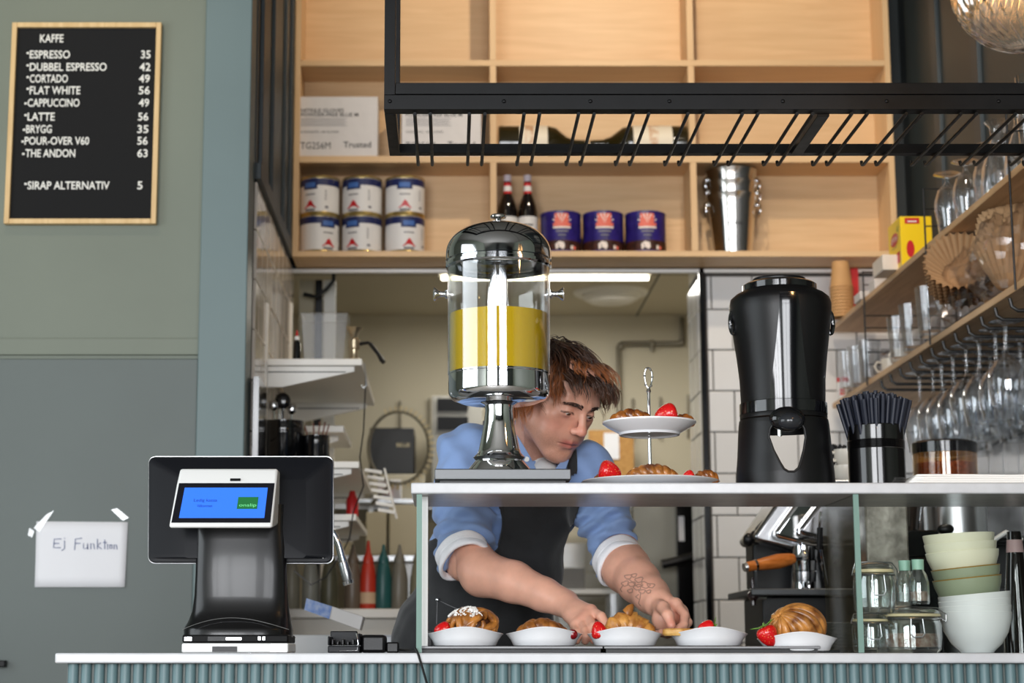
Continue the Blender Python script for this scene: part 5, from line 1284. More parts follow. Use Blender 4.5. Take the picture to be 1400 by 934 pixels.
# swing-top jars
jar_g = thin_glass('jar_glass', (.90, .92, .91), .04, .10, .85, pw=1.6); seal = mat('rubber_seal', srgb(212, 196, 156), .5); wirem = mat('bail_wire', (.35, .35, .36), .3, 1)
def swing_jar(px, Yj, z, w_px, h, label, fillm=None):
    k = (Yj*CT+(z-H)*ST)/F; r = w_px/2*k
    t = thing('swing_top_jar', label, 'jar', (xat(px, Yj, z), Yj, z), 'swing-top glass jars in the case')
    MB().lathe([(0, .002), (r*.88, 0), (r*.97, .006), (r, h*.3), (r, h*.62), (r*.93, h*.76), (r*.90, h*.80), (r*.87, h*.80), (r*.90, h*.75), (r*.96, h*.6), (r*.96, .010), (0, .008)], 40).build('jar_body', jar_g, t)
    MB().lathe([(r*.80, h*.805), (r*.97, h*.805), (r*.98, h*.84), (r*.95, h*.865), (r*.80, h*.865)], 40).build('seal', seal, t)
    MB().lathe([(0, h*.93), (r*.6, h*.935), (r*.88, h*.90), (r*.96, h*.87), (r*.97, h*.90), (r*.90, h*.95), (r*.65, h*.99), (0, h)], 40).build('glass_lid', jar_g, t)
    MB().tube([(r*1.02*math.cos(a), r*1.02*math.sin(a), h*.76) for a in [2*PI*q/40 for q in range(40)]], .0013, 6, closed=True).build('wire_band', wirem, t)
    MB().tube([(-.011, -r*1.03, h*.74), (-.013, -r*1.08, h*.42), (-.008, -r*1.09, h*.34), (.008, -r*1.09, h*.34), (.013, -r*1.08, h*.42), (.011, -r*1.03, h*.74)], .0014, 6).build('bail', wirem, t)
    MB().tube([(r*1.02, 0, h*.76), (r*1.16, 0, h*.70), (r*1.18, 0, h*.86), (r*.9, -.005, h*1.0), (0, -.006, h*1.03), (-r*.9, -.005, h*1.0), (-r*1.04, 0, h*.78)], .0014, 6).build('clasp', wirem, t)
    if fillm: MB().lathe([(0, .0105), (r*.93, .0105), (r*.93, h*.42), (0, h*.44)], 30).build('contents', fillm, t)
    return t
Yj = 3.53
zj2 = Zc+.0005
spice = mat('spice_fill', srgb(160, 110, 92), .8, vs=90, c2=srgb(206, 180, 168), bump=.3)
swing_jar(1244, Yj, zj2, 88, .084, 'wide swing-top jar with brownish contents next to the white bowls', spice)
swing_jar(1191, 3.50, zj2, 50, .072, 'low swing-top jar at the foot of the two stacked jars', None)
swing_jar(1196, 3.50, zj2+.0745, 56, .094, 'swing-top jar standing on another jar beside the glass divider', None)
mint = mat('mint_cap', srgb(150, 190, 170), .45)
def small_bottle(px, Yv, z, label):
    t = thing('small_bottle', label, 'bottle', (xat(px, Yv, z), Yv, z), 'small bottles with mint caps'); r = .0200
    MB().lathe([(0, .001), (r*.9, 0), (r, .004), (r, .040), (r*.8, .056), (.010, .066), (.0095, .072), (.0085, .072), (r*.7, .056), (r*.93, .040), (r*.93, .006), (0, .005)], 28).build('bottle_body', jar_g, t)
    MB().lathe([(.0112, .0655), (.0115, .0850), (0, .0855)], 24).build('cap', mint, t)
    MB().lathe([(0, .0065), (r*.9, .0065), (r*.9, .024), (0, .025)], 20).build('contents', spice if px > 1240 else white_pl, t)
zsb = zj2+.0905
small_bottle(1239, 3.55, zsb, 'small clear bottle with mint cap, the one nearer the stacked jars')
small_bottle(1257, 3.51, zsb, 'small clear bottle with mint cap, the one beside the bowls')
# stack of saucers behind the divider
for i in range(8):
    z = Zc+.006+i*.0068
    o = MB().lathe([(0, .0012), (.030, .0012), (.032, 0), (.034, .0018), (.050, .0052), (.0515, .0062), (.050, .0068), (.034, .0035), (0, .0028)], 48).build('saucer', mat('saucer_grey', srgb(120, 124, 122), .15, coat=.5) if i == 0 else bpy.data.materials['saucer_grey'])
    o.location = (xat(1150, 3.74, z), 3.74, z); tag(o, 'grey glazed saucer behind the glass divider, %s from the bottom of the stack' % ORD[i], 'saucer', 'saucers behind the glass divider')
o = MB().box(xat(1112, 3.74, Zc)-.002, xat(1188, 3.74, Zc)+.002, 3.72-.04, 3.74+.05, Zc, Zc+.0055).build('dark_mat', black_pl); tag(o, 'thin dark mat under the stack of saucers', 'mat')

# ------------------------------------------------------------------ back counter at the side wall with the coffee machine
zbc = H-.06
bc = thing('side_counter', 'dark side counter along the tiled wall carrying the coffee machine', 'counter', (1.2, 4.9, 0))
MB().box(.86, XR-.012, 4.25, 6.36, zbc-.03, zbc).build('counter_top', mat('dark_stone', srgb(70, 70, 70), .3, var=.1), bc, True, bev=.002)
MB().box(.90, XR-.014, 4.28, 6.34, .06, zbc-.0305).build('cabinet', dark_panel, bc, True, flat=True)
MB().box(.93, XR-.03, 4.30, 6.30, 0, .0595).build('plinth', black_m, bc, True, flat=True)
# espresso machine, seen from its end; groups face the aisle
Ym = 4.75
em = thing('espresso_machine', 'black and chrome espresso machine with a wooden portafilter handle', 'coffee machine', (1.25, 5.05, zbc))
zt = H+.44
X_ = lambda px, z, Y=Ym: xat(px, Y, z)
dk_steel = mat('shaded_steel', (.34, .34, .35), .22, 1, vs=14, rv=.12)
MB().box(X_(1046, H+.2), 1.60, 4.93, 5.06, H+.10, H+.30).build('back_body', black_pl, em, True, bev=.01)
zt0 = zat(806, Ym)
MB().box(X_(1022, H+.1), 1.58, 4.68, 5.08, zt0-.018, zt0).build('drip_tray', mat('tray_dark', srgb(70, 72, 74), .35, .6), em, True, bev=.003)
MB().box(X_(1042, H+.1), 1.56, 4.74, 5.04, zbc+.05, zt0-.019).build('base', black_pl, em, True, bev=.004)
for x in (1.0, 1.5):
    for y in (4.80, 4.99): MB().lathe([(0, 0), (.025, 0), (.02, .05), (0, .05)], 16, (x-1.25, y-5.05, 0)).build('foot', steel_b, em)
xb = 1.60; xa = X_(1034, H+.3)
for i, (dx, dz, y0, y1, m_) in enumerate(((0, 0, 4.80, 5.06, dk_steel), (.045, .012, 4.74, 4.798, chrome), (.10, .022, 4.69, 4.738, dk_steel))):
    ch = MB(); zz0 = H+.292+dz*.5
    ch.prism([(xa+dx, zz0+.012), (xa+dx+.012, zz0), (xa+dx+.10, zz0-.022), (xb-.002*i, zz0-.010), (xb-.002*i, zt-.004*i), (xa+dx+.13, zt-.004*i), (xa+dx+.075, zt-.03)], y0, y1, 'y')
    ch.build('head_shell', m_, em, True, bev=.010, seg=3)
MB().box(xa+.16, xb-.02, 4.72, 5.04, zt+.0004, zt+.006).build('cup_rail', steel_b, em, True, bev=.002)
for i, (y, px) in enumerate(((4.78, 1100), (4.90, 1113))):
    gx = X_(px, H+.2, y)
    MB().lathe([(.030, 0), (.032, .025), (.029, .03), (.029, .065), (0, .065)], 28, (gx-1.25, y-5.05, H+.215-zbc)).build('group_head', steel, em)
    MB().lathe([(0, 0), (.029, 0), (.031, .020), (.031, .026), (0, .026)], 28, (gx-1.25, y-5.05, H+.186-zbc)).build('filter_holder', dk_steel, em)
    MB().tube([(gx-.002, y, H+.186), (gx-.002, y, H+.170), (gx-.014, y-.01, H+.158)], .0055, 10).build('spout', chrome, em, True)
    MB().tube([(gx+.002, y, H+.186), (gx+.004, y, H+.170), (gx+.014, y-.01, H+.158)], .0055, 10).build('spout', chrome, em, True)
a_ = at(1089, 763, 4.74); b_ = at(1017, 776, 4.70); d = b_-a_
hdw = wood('handle_wood', srgb(176, 92, 34), srgb(226, 136, 64), .25, 'x', 6)
MB().tube([a_+Vector((.03, .03, .0)), a_+d*.05], .006, 10).build('neck', chrome, em, True)
MB().tube([a_+d*t for t in (.05, .12, .35, .6, .8, .95)], [.012, .0155, .0195, .0165, .0130, .0130], 16).build('portafilter_handle', hdw, em, True)
MB().tube([a_+d*.76, a_+d*.80], [.0150, .0148], 16).build('ferrule', chrome, em, True)
MB().tube([a_+d*.95, a_+d*1.0], [.0136, .011], 16).build('end_cap', steel_b, em, True)
MB().tube([at(1122, 700, 4.62), at(1120, 740, 4.61), at(1127, 785, 4.61), at(1130, 800, 4.62)], .0045, 10).build('steam_wand', chrome, em, True)
MB().tube([at(1121, 722, 4.615), at(1120, 752, 4.608)], .008, 10).build('wand_grip', black_pl, em, True)
MB().ball(at(1034, 735, 4.86), (.020, .018, .020), 16, 10).build('knob', black_pl, em, True)
MB().ball(at(1023, 738, 4.86), (.014, .016, .018), 14, 8).build('knob', black_pl, em, True)
MB().tube([at(1043, 712, 4.84), at(1034, 722, 4.85), at(1030, 732, 4.86)], .002, 6).build('cable', black_pl, em, True)
MB().lathe([(0, 0), (.007, 0), (.007, .012), (.014, .02), (.015, .03), (.008, .036), (.004, .040), (.0055, .06), (.003, .072), (0, .072)], 16, at(1030, 828, 4.70)-Vector((1.25, 5.05, zbc))).build('water_tap', mat('tap_dark', srgb(40, 26, 28), .2, coat=.5), em)
MB().tube([at(1031, 817, 4.70), at(1045, 817, 4.70), at(1045, 817, 4.76)], .007, 10).build('tap_arm', chrome, em, True)
# milk pitcher under the group
o = MB().lathe([(0, 0), (.040, 0), (.043, .004), (.040, .05), (.033, .085), (.036, .105), (.034, .105), (.031, .085), (.038, .05), (.040, .006), (0, .005)], 32).build('milk_pitcher', steel)
o.location = (X_(1105, H+.1, 4.84), 4.84, zt0+.0005); tag(o, 'steel milk pitcher on the drip tray of the coffee machine', 'pitcher')
# bean hopper, grinder, kettle behind the case
gd = thing('coffee_grinder', 'black coffee grinder behind the swing-top jars', 'grinder', (xat(1240, 4.45, H+.1), 4.45, zbc))
w_ = .062; zg = zat(728, 4.45)-zbc
MB().box(-w_, w_, -.10, .10, 0, zg-.06).build('grinder_body', black_gl, gd, bev=.012)
MB().hexa([(-w_-.04, -.10, zg-.075), (w_, -.10, zg-.059), (w_, .10, zg-.059), (-w_-.04, .10, zg-.075), (-w_*.2, -.09, zg), (w_, -.09, zg), (w_, .09, zg), (-w_*.2, .09, zg)]).build('sloping_head', black_gl, gd, bev=.004)
MB().lathe([(.040, zg+.0005), (.058, zg+.11), (.056, zg+.112), (0, zg+.112)], 28).build('bean_hopper', thin_glass('hopper_smoke', (.35, .27, .22), .05, .1, .6), gd)
kt = thing('steel_kettle', 'brushed steel pot behind the cream bowls', 'pot', (xat(1307, 4.5, H+.3), 4.5, zbc))
r = 42*4.5/F; zk = zat(740, 4.5)-zbc
MB().lathe([(0, 0), (r*.96, 0), (r, .006), (r, .20), (r, zk+.10), (r*.97, zk+.11), (0, zk+.11)], 40).build('pot_body', steel_b, kt)
MB().ball((-r*.55, -r*.86, zk+.025), (.022, .012, .013), 14, 8).build('lug', black_pl, kt)
MB().tube([(r*1.0, -.02, zk-.005), (r*1.5, -.03, zk+.02), (r*2.0, -.03, zk+.0)], .006, 8).build('handle', white_pl, kt)
o = MB().box(xat(1182, 4.30, H+.3), xat(1240, 4.30, H+.3), 4.29, 4.36, zbc+.001, zat(668, 4.3)).build('frosted_panel', mat('mottled_steel', srgb(176, 172, 160), .28, .5, vs=30, c2=srgb(120, 116, 106), bump=.4, bs=30), bev=.004); tag(o, 'mottled pale metal panel of an appliance behind the jars', 'panel')
t = thing('syrup_bottle', 'tall dark bottle with a pink label behind the bowls at the frame edge', 'bottle', (xat(1395, 3.95, H), 3.95, zbc)); 
zq = zat(727, 3.95)-zbc
MB().lathe([(0, 0), (.034, 0), (.034, .10), (.030, .14), (.018, zq-.05), (.015, zq), (0, zq)], 24).build('bottle_body', syr, t); MB().lathe([(.0185, zq-.045), (.0165, zq-.018)], 20).build('neck_label', mat('pink_label', srgb(196, 168, 170), .5), t)
t.location.z = zbc; o = MB().box(xat(1395, 3.95, H)-.09, 1.5, 3.88, 4.24, 0, zbc-.0005).build('waste_drawer', black_pl, bev=.004); tag(o, 'dark drawer unit under the tall bottle behind the case', 'cabinet')
t.location.z = zbc
# amber jar and mug on the machine
zA = zt+.0065
k = 4.78*CT/F; rA = 45*k
aj = thing('amber_canister', 'amber glass canister with a black lid standing on the coffee machine', 'canister', (xat(1300, 4.85, zA), 4.90, zA))
zla = zat(601, 4.85)-zA
MB().lathe([(0, 0), (rA, 0), (rA, zla-.035), (rA-.003, zla-.035), (rA-.003, .003), (0, .003)], 48).build('glass_body', thin_glass('amber_glass', (.84, .66, .42), .04, .08, .7), aj)
MB().lathe([(0, .0035), (rA*.94, .0035), (rA*.94, zla-.06), (0, zla-.06)], 40).build('coffee_beans', mat('coffee_beans', srgb(210, 140, 84), .5, vs=120, c2=srgb(150, 92, 52), bump=.6, bs=150), aj)
MB().lathe([(0, zla-.034), (rA+.002, zla-.034), (rA+.002, zla-.006), (rA*.9, zla), (0, zla)], 48).build('lid', black_gl, aj)
mug((xat(1157, 4.80, zA), 4.80, zA), 'lower cream mug on the coffee machine beside the urn', r=.034, h=.045, group='mugs on the coffee machine'); mug((xat(1158, 4.80, zA), 4.80, zA+.0455), 'upper cream mug stacked on another, beside the urn', r=.032, h=.042, group='mugs on the coffee machine')
t = thing('dark_wicker_bundle', 'dark coiled bundle hanging on the tiles between urn and straw cup', 'bundle', (xat(1147, 5.6, H+.4), 5.6, zA))
t.location = (xat(1147, 4.94, zA), 4.97, zA)
for i in range(7): MB().tube([(.012*math.sin(j+i)+.010*(i-3)*.6, .01*math.cos(i), .015+.013*j) for j in range(9)], .006, 8).build('strand', black_m, t)
for i, (x, h) in enumerate(((1249, .095), (1238, .07))):
    o = MB().lathe([(0, 0), (.026, 0), (.03, .002), (.033, h), (.031, h), (.027, .006), (0, .005)], 28).build('water_glass', glass); o.location = (xat(x, 4.6, zA), 4.82-.06*i, zA); tag(o, 'clear water glass on the coffee machine, '+['closer to the amber canister', 'closer to the straw cup'][i], 'glass', 'water glasses on the coffee machine')

# ------------------------------------------------------------------ pendant lamp
Yl = 2.75; zc2 = zat(-18, Yl); xl_ = xat(1402, Yl, zc2); r = 97*(Yl*CT+(zc2-H)*ST)/F
pl = thing('pendant_lamp', 'ribbed smoky amber glass globe pendant lamp at the top corner', 'lamp', (xl_, Yl, zc2))
am = thin_glass('smoky_amber_glass', (.80, .62, .42), .10, .22, .75, pw=1.1)
n = 160; rows_ = []
for i in range(41):
    t = -PI/2+(PI*.92)*i/40; rows_.append([(r*math.cos(t)*(1+.036*math.cos(32*a+t*6.0))*math.cos(a), r*math.cos(t)*(1+.036*math.cos(32*a+t*6.0))*math.sin(a), r*.93*math.sin(t)) for a in [2*PI*k/n for k in range(n)]])
MB().sheet(rows_, True).build('globe', am, pl, ang=80)
MB().ball((0, 0, .01), .026, 20, 14).build('bulb', mat('bulb_warm', (1, .62, .28), .4, emit=14), pl)
bl_ = bpy.data.lights.new('bulb_light', 'POINT'); bl_.energy = 5; bl_.color = (1, .72, .42); bl_.shadow_soft_size = .03
bo_ = bpy.data.objects.new('bulb_light', bl_); bo_.location = (xl_, Yl, zc2-.05); col.objects.link(bo_)
MB().lathe([(0, .035), (.018, .035), (.020, .085), (.012, .10), (0, .10)], 20).build('socket', brass, pl)
MB().tube([(0, 0, .10), (0, 0, ZC-zc2)], .004, 8).build('cord', black_pl, pl)
MB().lathe([(0, ZC-zc2-.025), (.05, ZC-zc2-.02), (.055, ZC-zc2)], 24).build('ceiling_rose', black_pl, pl)

# ------------------------------------------------------------------ kitchen things seen through the opening
pipe_m = mat('grey_pipe', srgb(120, 114, 100), .35, .5)
Yp_ = YK-.03
pp = thing('wall_pipe', 'grey conduit pipe bending along the kitchen back wall', 'pipe', at(846, 560, Yp_))
pts = [at(933, 434, Yp_), at(933, 466, Yp_), at(931, 470, Yp_), at(850, 470, Yp_), at(846, 474, Yp_), at(849, 700, Yp_)]
MB().tube(pts, .013, 10).build('conduit', pipe_m, pp, True)
for (px, py) in ((892, 470), (932, 468), (849, 473)): MB().ball(at(px, py, Yp_), .019, 12, 8).build('joint', pipe_m, pp, True)
MB().tube([at(892, 470, Yp_), at(892, 480, Yp_)], .010, 8).build('stub', pipe_m, pp, True)
sd = thing('smoke_detector', 'round white fitting on the kitchen ceiling', 'ceiling fitting', (xat(835, 8.3, ZK), 8.3, ZK))
MB().lathe([(0, -.05), (.10, -.048), (.13, -.03), (.135, -.012), (.17, -.010), (.175, 0), (0, 0)], 40).build('fitting_body', wh_lam, sd)
tb_ = thing('tube_light', 'long white tube light under the kitchen ceiling', 'ceiling light', (.5, 7.35, ZK))
ylt = 7.0; zz = zat(380.5, ylt); xa, xb = xat(600, ylt, zz), xat(890, ylt, zz)
MB().box(xa, xb, ylt-.02, ylt+.03, zz+.012, ZK-.0005).build('housing', wh_lam, tb_, True)
MB().tube([(xa+.01, ylt, zz), (xb-.01, ylt, zz)], .008, 12).build('tube', mat('tube_glow', (1, .93, .72), .4, emit=7), tb_, True)
# hooks / rods on the kitchen wall
for i, (px, py0, py1) in enumerate(((547, 548, 585), (587, 545, 590), (865, 545, 600), (903, 543, 600), (941, 540, 600))):
    o = MB().tube([at(px, py1, YK-.02), at(px, py0, YK-.02)], .006, 8).build('wall_peg', pipe_m); tag(o, 'thin upright peg on the kitchen wall, '+['behind the ring at the shelf side', 'above the black appliance', 'behind the cake stand stem', 'just past the cake stand', 'closest to the dark opening edge'][i], 'peg', 'upright pegs on the kitchen wall')
# kitchen worktable with appliances
zkt = zat(690, 8.2)
kt_ = thing('kitchen_table', 'pale kitchen worktable along the back wall', 'table', (.1, 8.4, 0))
MB().box(-1.25, 1.0, 8.1, 8.80, zkt-.03, zkt).build('table_top', steel_b, kt_, True, bev=.003)
for x in (-1.2, -.2, .95):
    for y in (8.15, 8.75): MB().box(x-.02, x+.02, y-.02, y+.02, 0, zkt-.0305).build('leg', steel_b, kt_, True)
MB().box(-1.2, .95, 8.15, 8.78, .25, .28).build('lower_shelf', steel_b, kt_, True)
def kbox(name, label, cat, a, b, pyt, pyb, Y, dep, m, bev=.004, zb=None):
    zb = zb if zb is not None else zat(pyb, Y); zt = zat(pyt, Y); xa, xb = xat(a, Y, zb), xat(b, Y, zb)
    t = thing(name, label, cat, ((xa+xb)/2, Y+dep/2, zb)); MB().box(xa, xb, Y, Y+dep, zb, zt).build('body', m, t, True, bev=bev); return t
pz = kbox('black_oven', 'black boxy appliance on the kitchen table behind the side shelves', 'oven', 505, 566, 585, 648, 8.2, .40, mat('appliance_black', srgb(18, 18, 18), .4))
zz = zkt+.0006; kbox('appliance_stand', 'cream box carrying the black appliance in the kitchen', 'box', 508, 580, 648.5, 0, 8.2, .42, cream, zb=zz)
g = MB(); text_on(g, 'BILLIE', plane(8.198), xat(542, 8.2, 1.6), xat(560, 8.2, 1.6), zat(611, 8.2), zat(606, 8.2)); g.build('lettering', seal, pz, True, flat=True)
kbox('flour_sack_box', 'cream box with a red mark under the black appliance', 'box', 516, 548, 652, 0, 7.95, .10, paper_w, zb=zat(680, 7.95))
o = MB().lathe([(0, 0), (.02, 0), (.02, .012), (0, .012)], 12, at(529, 676, 7.93)).build('red_sticker', red_m); tag(o, 'small red sticker on the cream box in the kitchen', 'sticker')
sh_ = thing('low_wall_shelf', 'thin steel shelf in front of the kitchen table', 'shelf', at(540, 690, 7.9)); zq = zat(683, 7.9)
MB().box(xat(490, 7.9, zq), xat(640, 7.9, zq), 7.88, 8.06, zq-.015, zq).build('shelf_board', steel_b, sh_, True); 
for x in (-.35, .0): MB().box(x-.01, x+.01, 8.02, 8.05, 0, zq-.0155).build('leg', steel_b, sh_, True)
for o in bpy.data.objects:
    if o.name == 'flour_sack_box': o.location.z = zq+.0006
# ring
rg_ = thing('ring_guard', 'large thin ring with bead-like teeth in front of the black appliance', 'ring', at(545, 612, 7.85))
c_ = at(543, 612, 7.85); R_r = 46*7.85/F
MB().tube([(R_r*math.cos(a)*.9, 0, R_r*math.sin(a)*1.08) for a in [2*PI*k/48 for k in range(48)]], .007, 8, closed=True).build('ring', pipe_m, rg_)
for k in range(26):
    a = -1.9+k*.155; MB().box(-.010, .018, -.006, .006, -.006, .006)
    o = MB().obox((R_r*.9*math.cos(a)*1.10, 0, R_r*1.08*math.sin(a)*1.08), (.024, .012, .012), Matrix.Rotation(-a, 3, 'Y')).build('tooth', seal, rg_)
MB().tube([(-.03, .0, -R_r*1.06), (-.12, 0, -R_r*1.5-.03)], .008, 8).build('arm', pipe_m, rg_)
MB().box(-.12, -.10, -.01, .01, -(rg_.location.z-zq)+.001, -R_r*1.4).build('stand', pipe_m, rg_)
# grey appliance behind the shoulder
kbox('convection_oven', 'grey kitchen appliance with dark panels behind the barista', 'oven', 590, 660, 541, 0, 8.25, .4, mat('appliance_grey', srgb(150, 148, 140), .4), zb=zkt+.0006)
for (a, b) in ((545, 562), (570, 588)):
    zt_2, zb_2 = zat(a, 8.24), zat(b, 8.24)
    MB().box(xat(598, 8.24, zb_2), xat(640, 8.24, zb_2), 8.235, 8.2495, zb_2, zt_2).build('dark_panel', black_m, bpy.data.objects['convection_oven'], True)
cbx = kbox('notice_board', 'brown cork panel with a white sheet of paper in the kitchen', 'board', 806, 868, 588, 690, 8.72, .03, mat('cork', srgb(196, 150, 86), .8, vs=60, c2=srgb(172, 124, 66)))
p0, p1 = at(826, 628, 8.715), at(846, 592, 8.715); MB().box(p0.x, p1.x, 8.712, 8.719, p0.z, p1.z).build('paper_sheet', paper_w, cbx, True)
# shelf of tubs on the kitchen side (left, below)
for i, (a, b, t_, lab) in enumerate(((500, 528, 700, 'cream plastic tub low in the kitchen, half behind the red bottle'), (532, 570, 690, 'cream box with a small grey grille low in the kitchen'), (445, 478, 704, 'pale tub low in the kitchen near the spray tap'))):
    kbox('storage_tub', lab, 'tub', a, b, t_, 0, 6.9, .22, mat('tub_cream_%d' % i, srgb(200, 190, 160), .5), zb=zat(760, 6.9))
zs_2 = zat(760, 6.9); t = thing('tub_shelf', 'steel shelf carrying cream tubs behind the squeeze bottles', 'shelf', (-.2, 7.0, zs_2-.02)); MB().box(xat(430, 6.9, zs_2), xat(590, 6.9, zs_2), 6.88, 7.14, zs_2-.02, zs_2-.0006).build('shelf_board', steel_b, t, True)
for px in (436, 584): MB().box(xat(px, 6.9, zs_2)-.012, xat(px, 6.9, zs_2)+.012, 6.9, 7.12, 0, zs_2-.0205).build('leg', steel_b, t, True)
# steel cupboard / fridge with black door handles at the opening's edge
fx0 = xat(868, 7.0, 1.2); fr2 = thing('steel_fridge', 'tall stainless fridge with a black handle at the edge of the opening', 'fridge', (1.1, 7.4, 0)); zf2 = zat(655, 7.0)
MB().box(fx0, 1.40, 7.05, 7.75, .08, zf2).build('cabinet', mat('stainless_warm', (.15, .145, .12), .42, .8, rv=.1, bump=.03, bs=100), fr2, True, bev=.004)
for x in (fx0+.05, 1.34): MB().box(x-.03, x+.03, 7.1, 7.7, 0, .0795).build('foot', black_pl, fr2, True)
a_, b_ = xat(926, 7.0, 1.2), xat(948, 7.0, 1.2)
MB().box(a_, b_, 6.99, 7.045, .5, zf2-.02).build('door_edge', black_gl, fr2, True, bev=.003)
hp = [at(905, 772, 6.93), at(930, 766, 6.93), at(952, 760, 6.93)]
MB().tube(hp, .018, 10).build('handle', black_pl, fr2, True); MB().tube([hp[2], hp[2]+Vector((0, .09, 0))], .02, 10).build('handle_mount', black_pl, fr2, True)
for (px, py0, py1) in ((931, 706, 740), (951, 697, 730)):
    p0, p1 = at(px-3, py1, 6.985), at(px+4, py0, 6.985); MB().box(p0.x, p1.x, 6.982, 6.989, p0.z, p1.z).build('display', paper_w, fr2, True)
# cables and boards at the kitchen's near left
for i, (a, b, m_) in enumerate(((408, 428, cream), (430, 440, black_pl), (442, 458, wh_lam))):
    o = MB().box(xat(a, 6.78, 2), xat(b, 6.78, 2), 6.76, 6.79, 0, zat(384, 6.78)).build('upright_board', m_, bev=.002)
    o.location = (0, 0, 0); tag(o, ['cream upright board hanging above the side shelf', 'narrow black strip between the two pale uprights above the side shelf', 'white upright board behind the food container'][i], 'board')
o = MB().tube([at(415, 402, 6.7), at(432, 406, 6.7), at(446, 396, 6.7), at(456, 384, 6.7), Vector((at(459, 380, 6.7).x, 6.7, ZK-.001))], .008, 8).build('black_cable', black_pl); tag(o, 'thick black cable looped above the side shelf', 'cable')
# counter-level kitchen tray between the arms
kbox('steel_pan', 'blurred steel pan on a shelf behind the forearms', 'pan', 752, 800, 776, 803, 7.82, .3, mat('pan_grey', srgb(110, 108, 104), .6, .5), zb=zat(803, 7.6)-.0)
zz = zat(803, 7.6)-.0206; t = thing('pan_shelf', 'pale kitchen shelf seen between the barista arms', 'shelf', (.6, 7.7, 0)); MB().box(xat(700, 7.6, zz), xat(850, 7.6, zz), 7.8, 7.95+.25, zz, zz+.02).build('shelf_board', wh_lam, t, True)
for px in (704, 845): MB().box(xat(px, 7.6, zz)-.012, xat(px, 7.6, zz)+.012, 7.82, 8.05, 0, zz-.0005).build('leg', steel_b, t, True)
# ------------------------------------------------------------------ the barista
import openvdb
class Vol:
    def __init__(s, lo, hi, h):
        s.lo = np.array(lo, float); s.h = h; n = np.ceil((np.array(hi)-s.lo)/h).astype(int)+1; s.a = np.full(n, .08, np.float32)
    def win(s, lo, hi, pad):
        i0 = np.maximum(np.floor((np.array(lo)-pad-s.lo)/s.h).astype(int), 0); i1 = np.minimum(np.ceil((np.array(hi)+pad-s.lo)/s.h).astype(int)+1, s.a.shape)
        if np.any(i1 <= i0): return None
        sl_ = tuple(slice(a, b) for a, b in zip(i0, i1))
        g = [(s.lo[k]+s.h*np.arange(i0[k], i1[k])).astype(np.float32) for k in range(3)]
        return sl_, g[0][:, None, None], g[1][None, :, None], g[2][None, None, :]
    def put(s, fn, lo, hi, k, sub=False):
        w_ = s.win(lo, hi, max(k, .004)+.012)
        if w_ is None: return
        sl_, X, Y, Z = w_; d = fn(X, Y, Z); a = s.a[sl_]
        if sub: d = -d; s.a[sl_] = np.maximum(a, d)+(np.maximum(k-np.abs(a-d), 0)**2)/(4*k)
        else: s.a[sl_] = np.minimum(a, d)-(np.maximum(k-np.abs(a-d), 0)**2)/(4*k)
    def cap(s, a, b, ra, rb, k=.01, sub=False):
        a = np.array(a, float); b = np.array(b, float); ba = b-a; L2 = float(ba@ba)
        def fn(X, Y, Z):
            t = np.clip(((X-a[0])*ba[0]+(Y-a[1])*ba[1]+(Z-a[2])*ba[2])/L2, 0, 1)
            return np.sqrt((X-a[0]-t*ba[0])**2+(Y-a[1]-t*ba[1])**2+(Z-a[2]-t*ba[2])**2)-(ra+(rb-ra)*t)
        r = max(ra, rb); s.put(fn, np.minimum(a, b)-r, np.maximum(a, b)+r, k, sub)
    def ell(s, c, r, k=.01, R=None, sub=False):
        c = np.array(c, float); r = np.array(r, float) if hasattr(r, '__len__') else np.array([r]*3, float); M = np.array(R) if R is not None else np.eye(3)
        def fn(X, Y, Z):
            dx, dy, dz = X-c[0], Y-c[1], Z-c[2]
            p = [M[0, i]*dx+M[1, i]*dy+M[2, i]*dz for i in range(3)]
            k0 = np.sqrt(sum((p[i]/r[i])**2 for i in range(3))); k1 = np.sqrt(sum((p[i]/r[i]**2)**2 for i in range(3)))+1e-9
            return k0*(k0-1)/k1
        m = r.max() if R is not None else r; s.put(fn, c-m, c+m, k, sub)
    def chain(s, pts, rs, k=.01):
        for i in range(len(pts)-1): s.cap(pts[i], pts[i+1], rs[i], rs[i+1], k)
    def poly(s, arr=None):
        g = openvdb.FloatGrid(.08); g.copyFromArray(np.ascontiguousarray(s.a if arr is None else arr, dtype=np.float32))
        p, t, q = g.convertToPolygons(0.0, 0.0); return p*s.h+s.lo, np.asarray(t), np.asarray(q)
def mesh_from(parts_, name, m, parent, tint=None, smooth=0):
    V = []; Fs = []; off = 0
    for p, t, q in parts_:
        V.append(p); Fs += [tuple(int(j)+off for j in f) for f in t]+[tuple(int(j)+off for j in f) for f in q]; off += len(p)
    V = np.concatenate(V); me = bpy.data.meshes.new(name); l = np.array(parent.location)
    me.from_pydata((V-l).tolist(), [], Fs); me.update(); me.materials.append(m)
    bm = bmesh.new(); bm.from_mesh(me)
    for _ in range(smooth): bmesh.ops.smooth_vert(bm, verts=bm.verts, factor=.5, use_axis_x=True, use_axis_y=True, use_axis_z=True)
    bmesh.ops.recalc_face_normals(bm, faces=bm.faces); bm.to_mesh(me); bm.free(); me.shade_smooth()
    if tint is not None:
        a = me.color_attributes.new('tint', 'FLOAT_COLOR', 'POINT'); c4 = np.ones((len(V), 4), np.float32); c4[:, :3] = tint; a.data.foreach_set('color', c4.ravel())
    o = bpy.data.objects.new(name, me); col.objects.link(o); o.parent = parent; return o, V
Aw = lambda px, py, Y: np.array(at(px, py, Y))
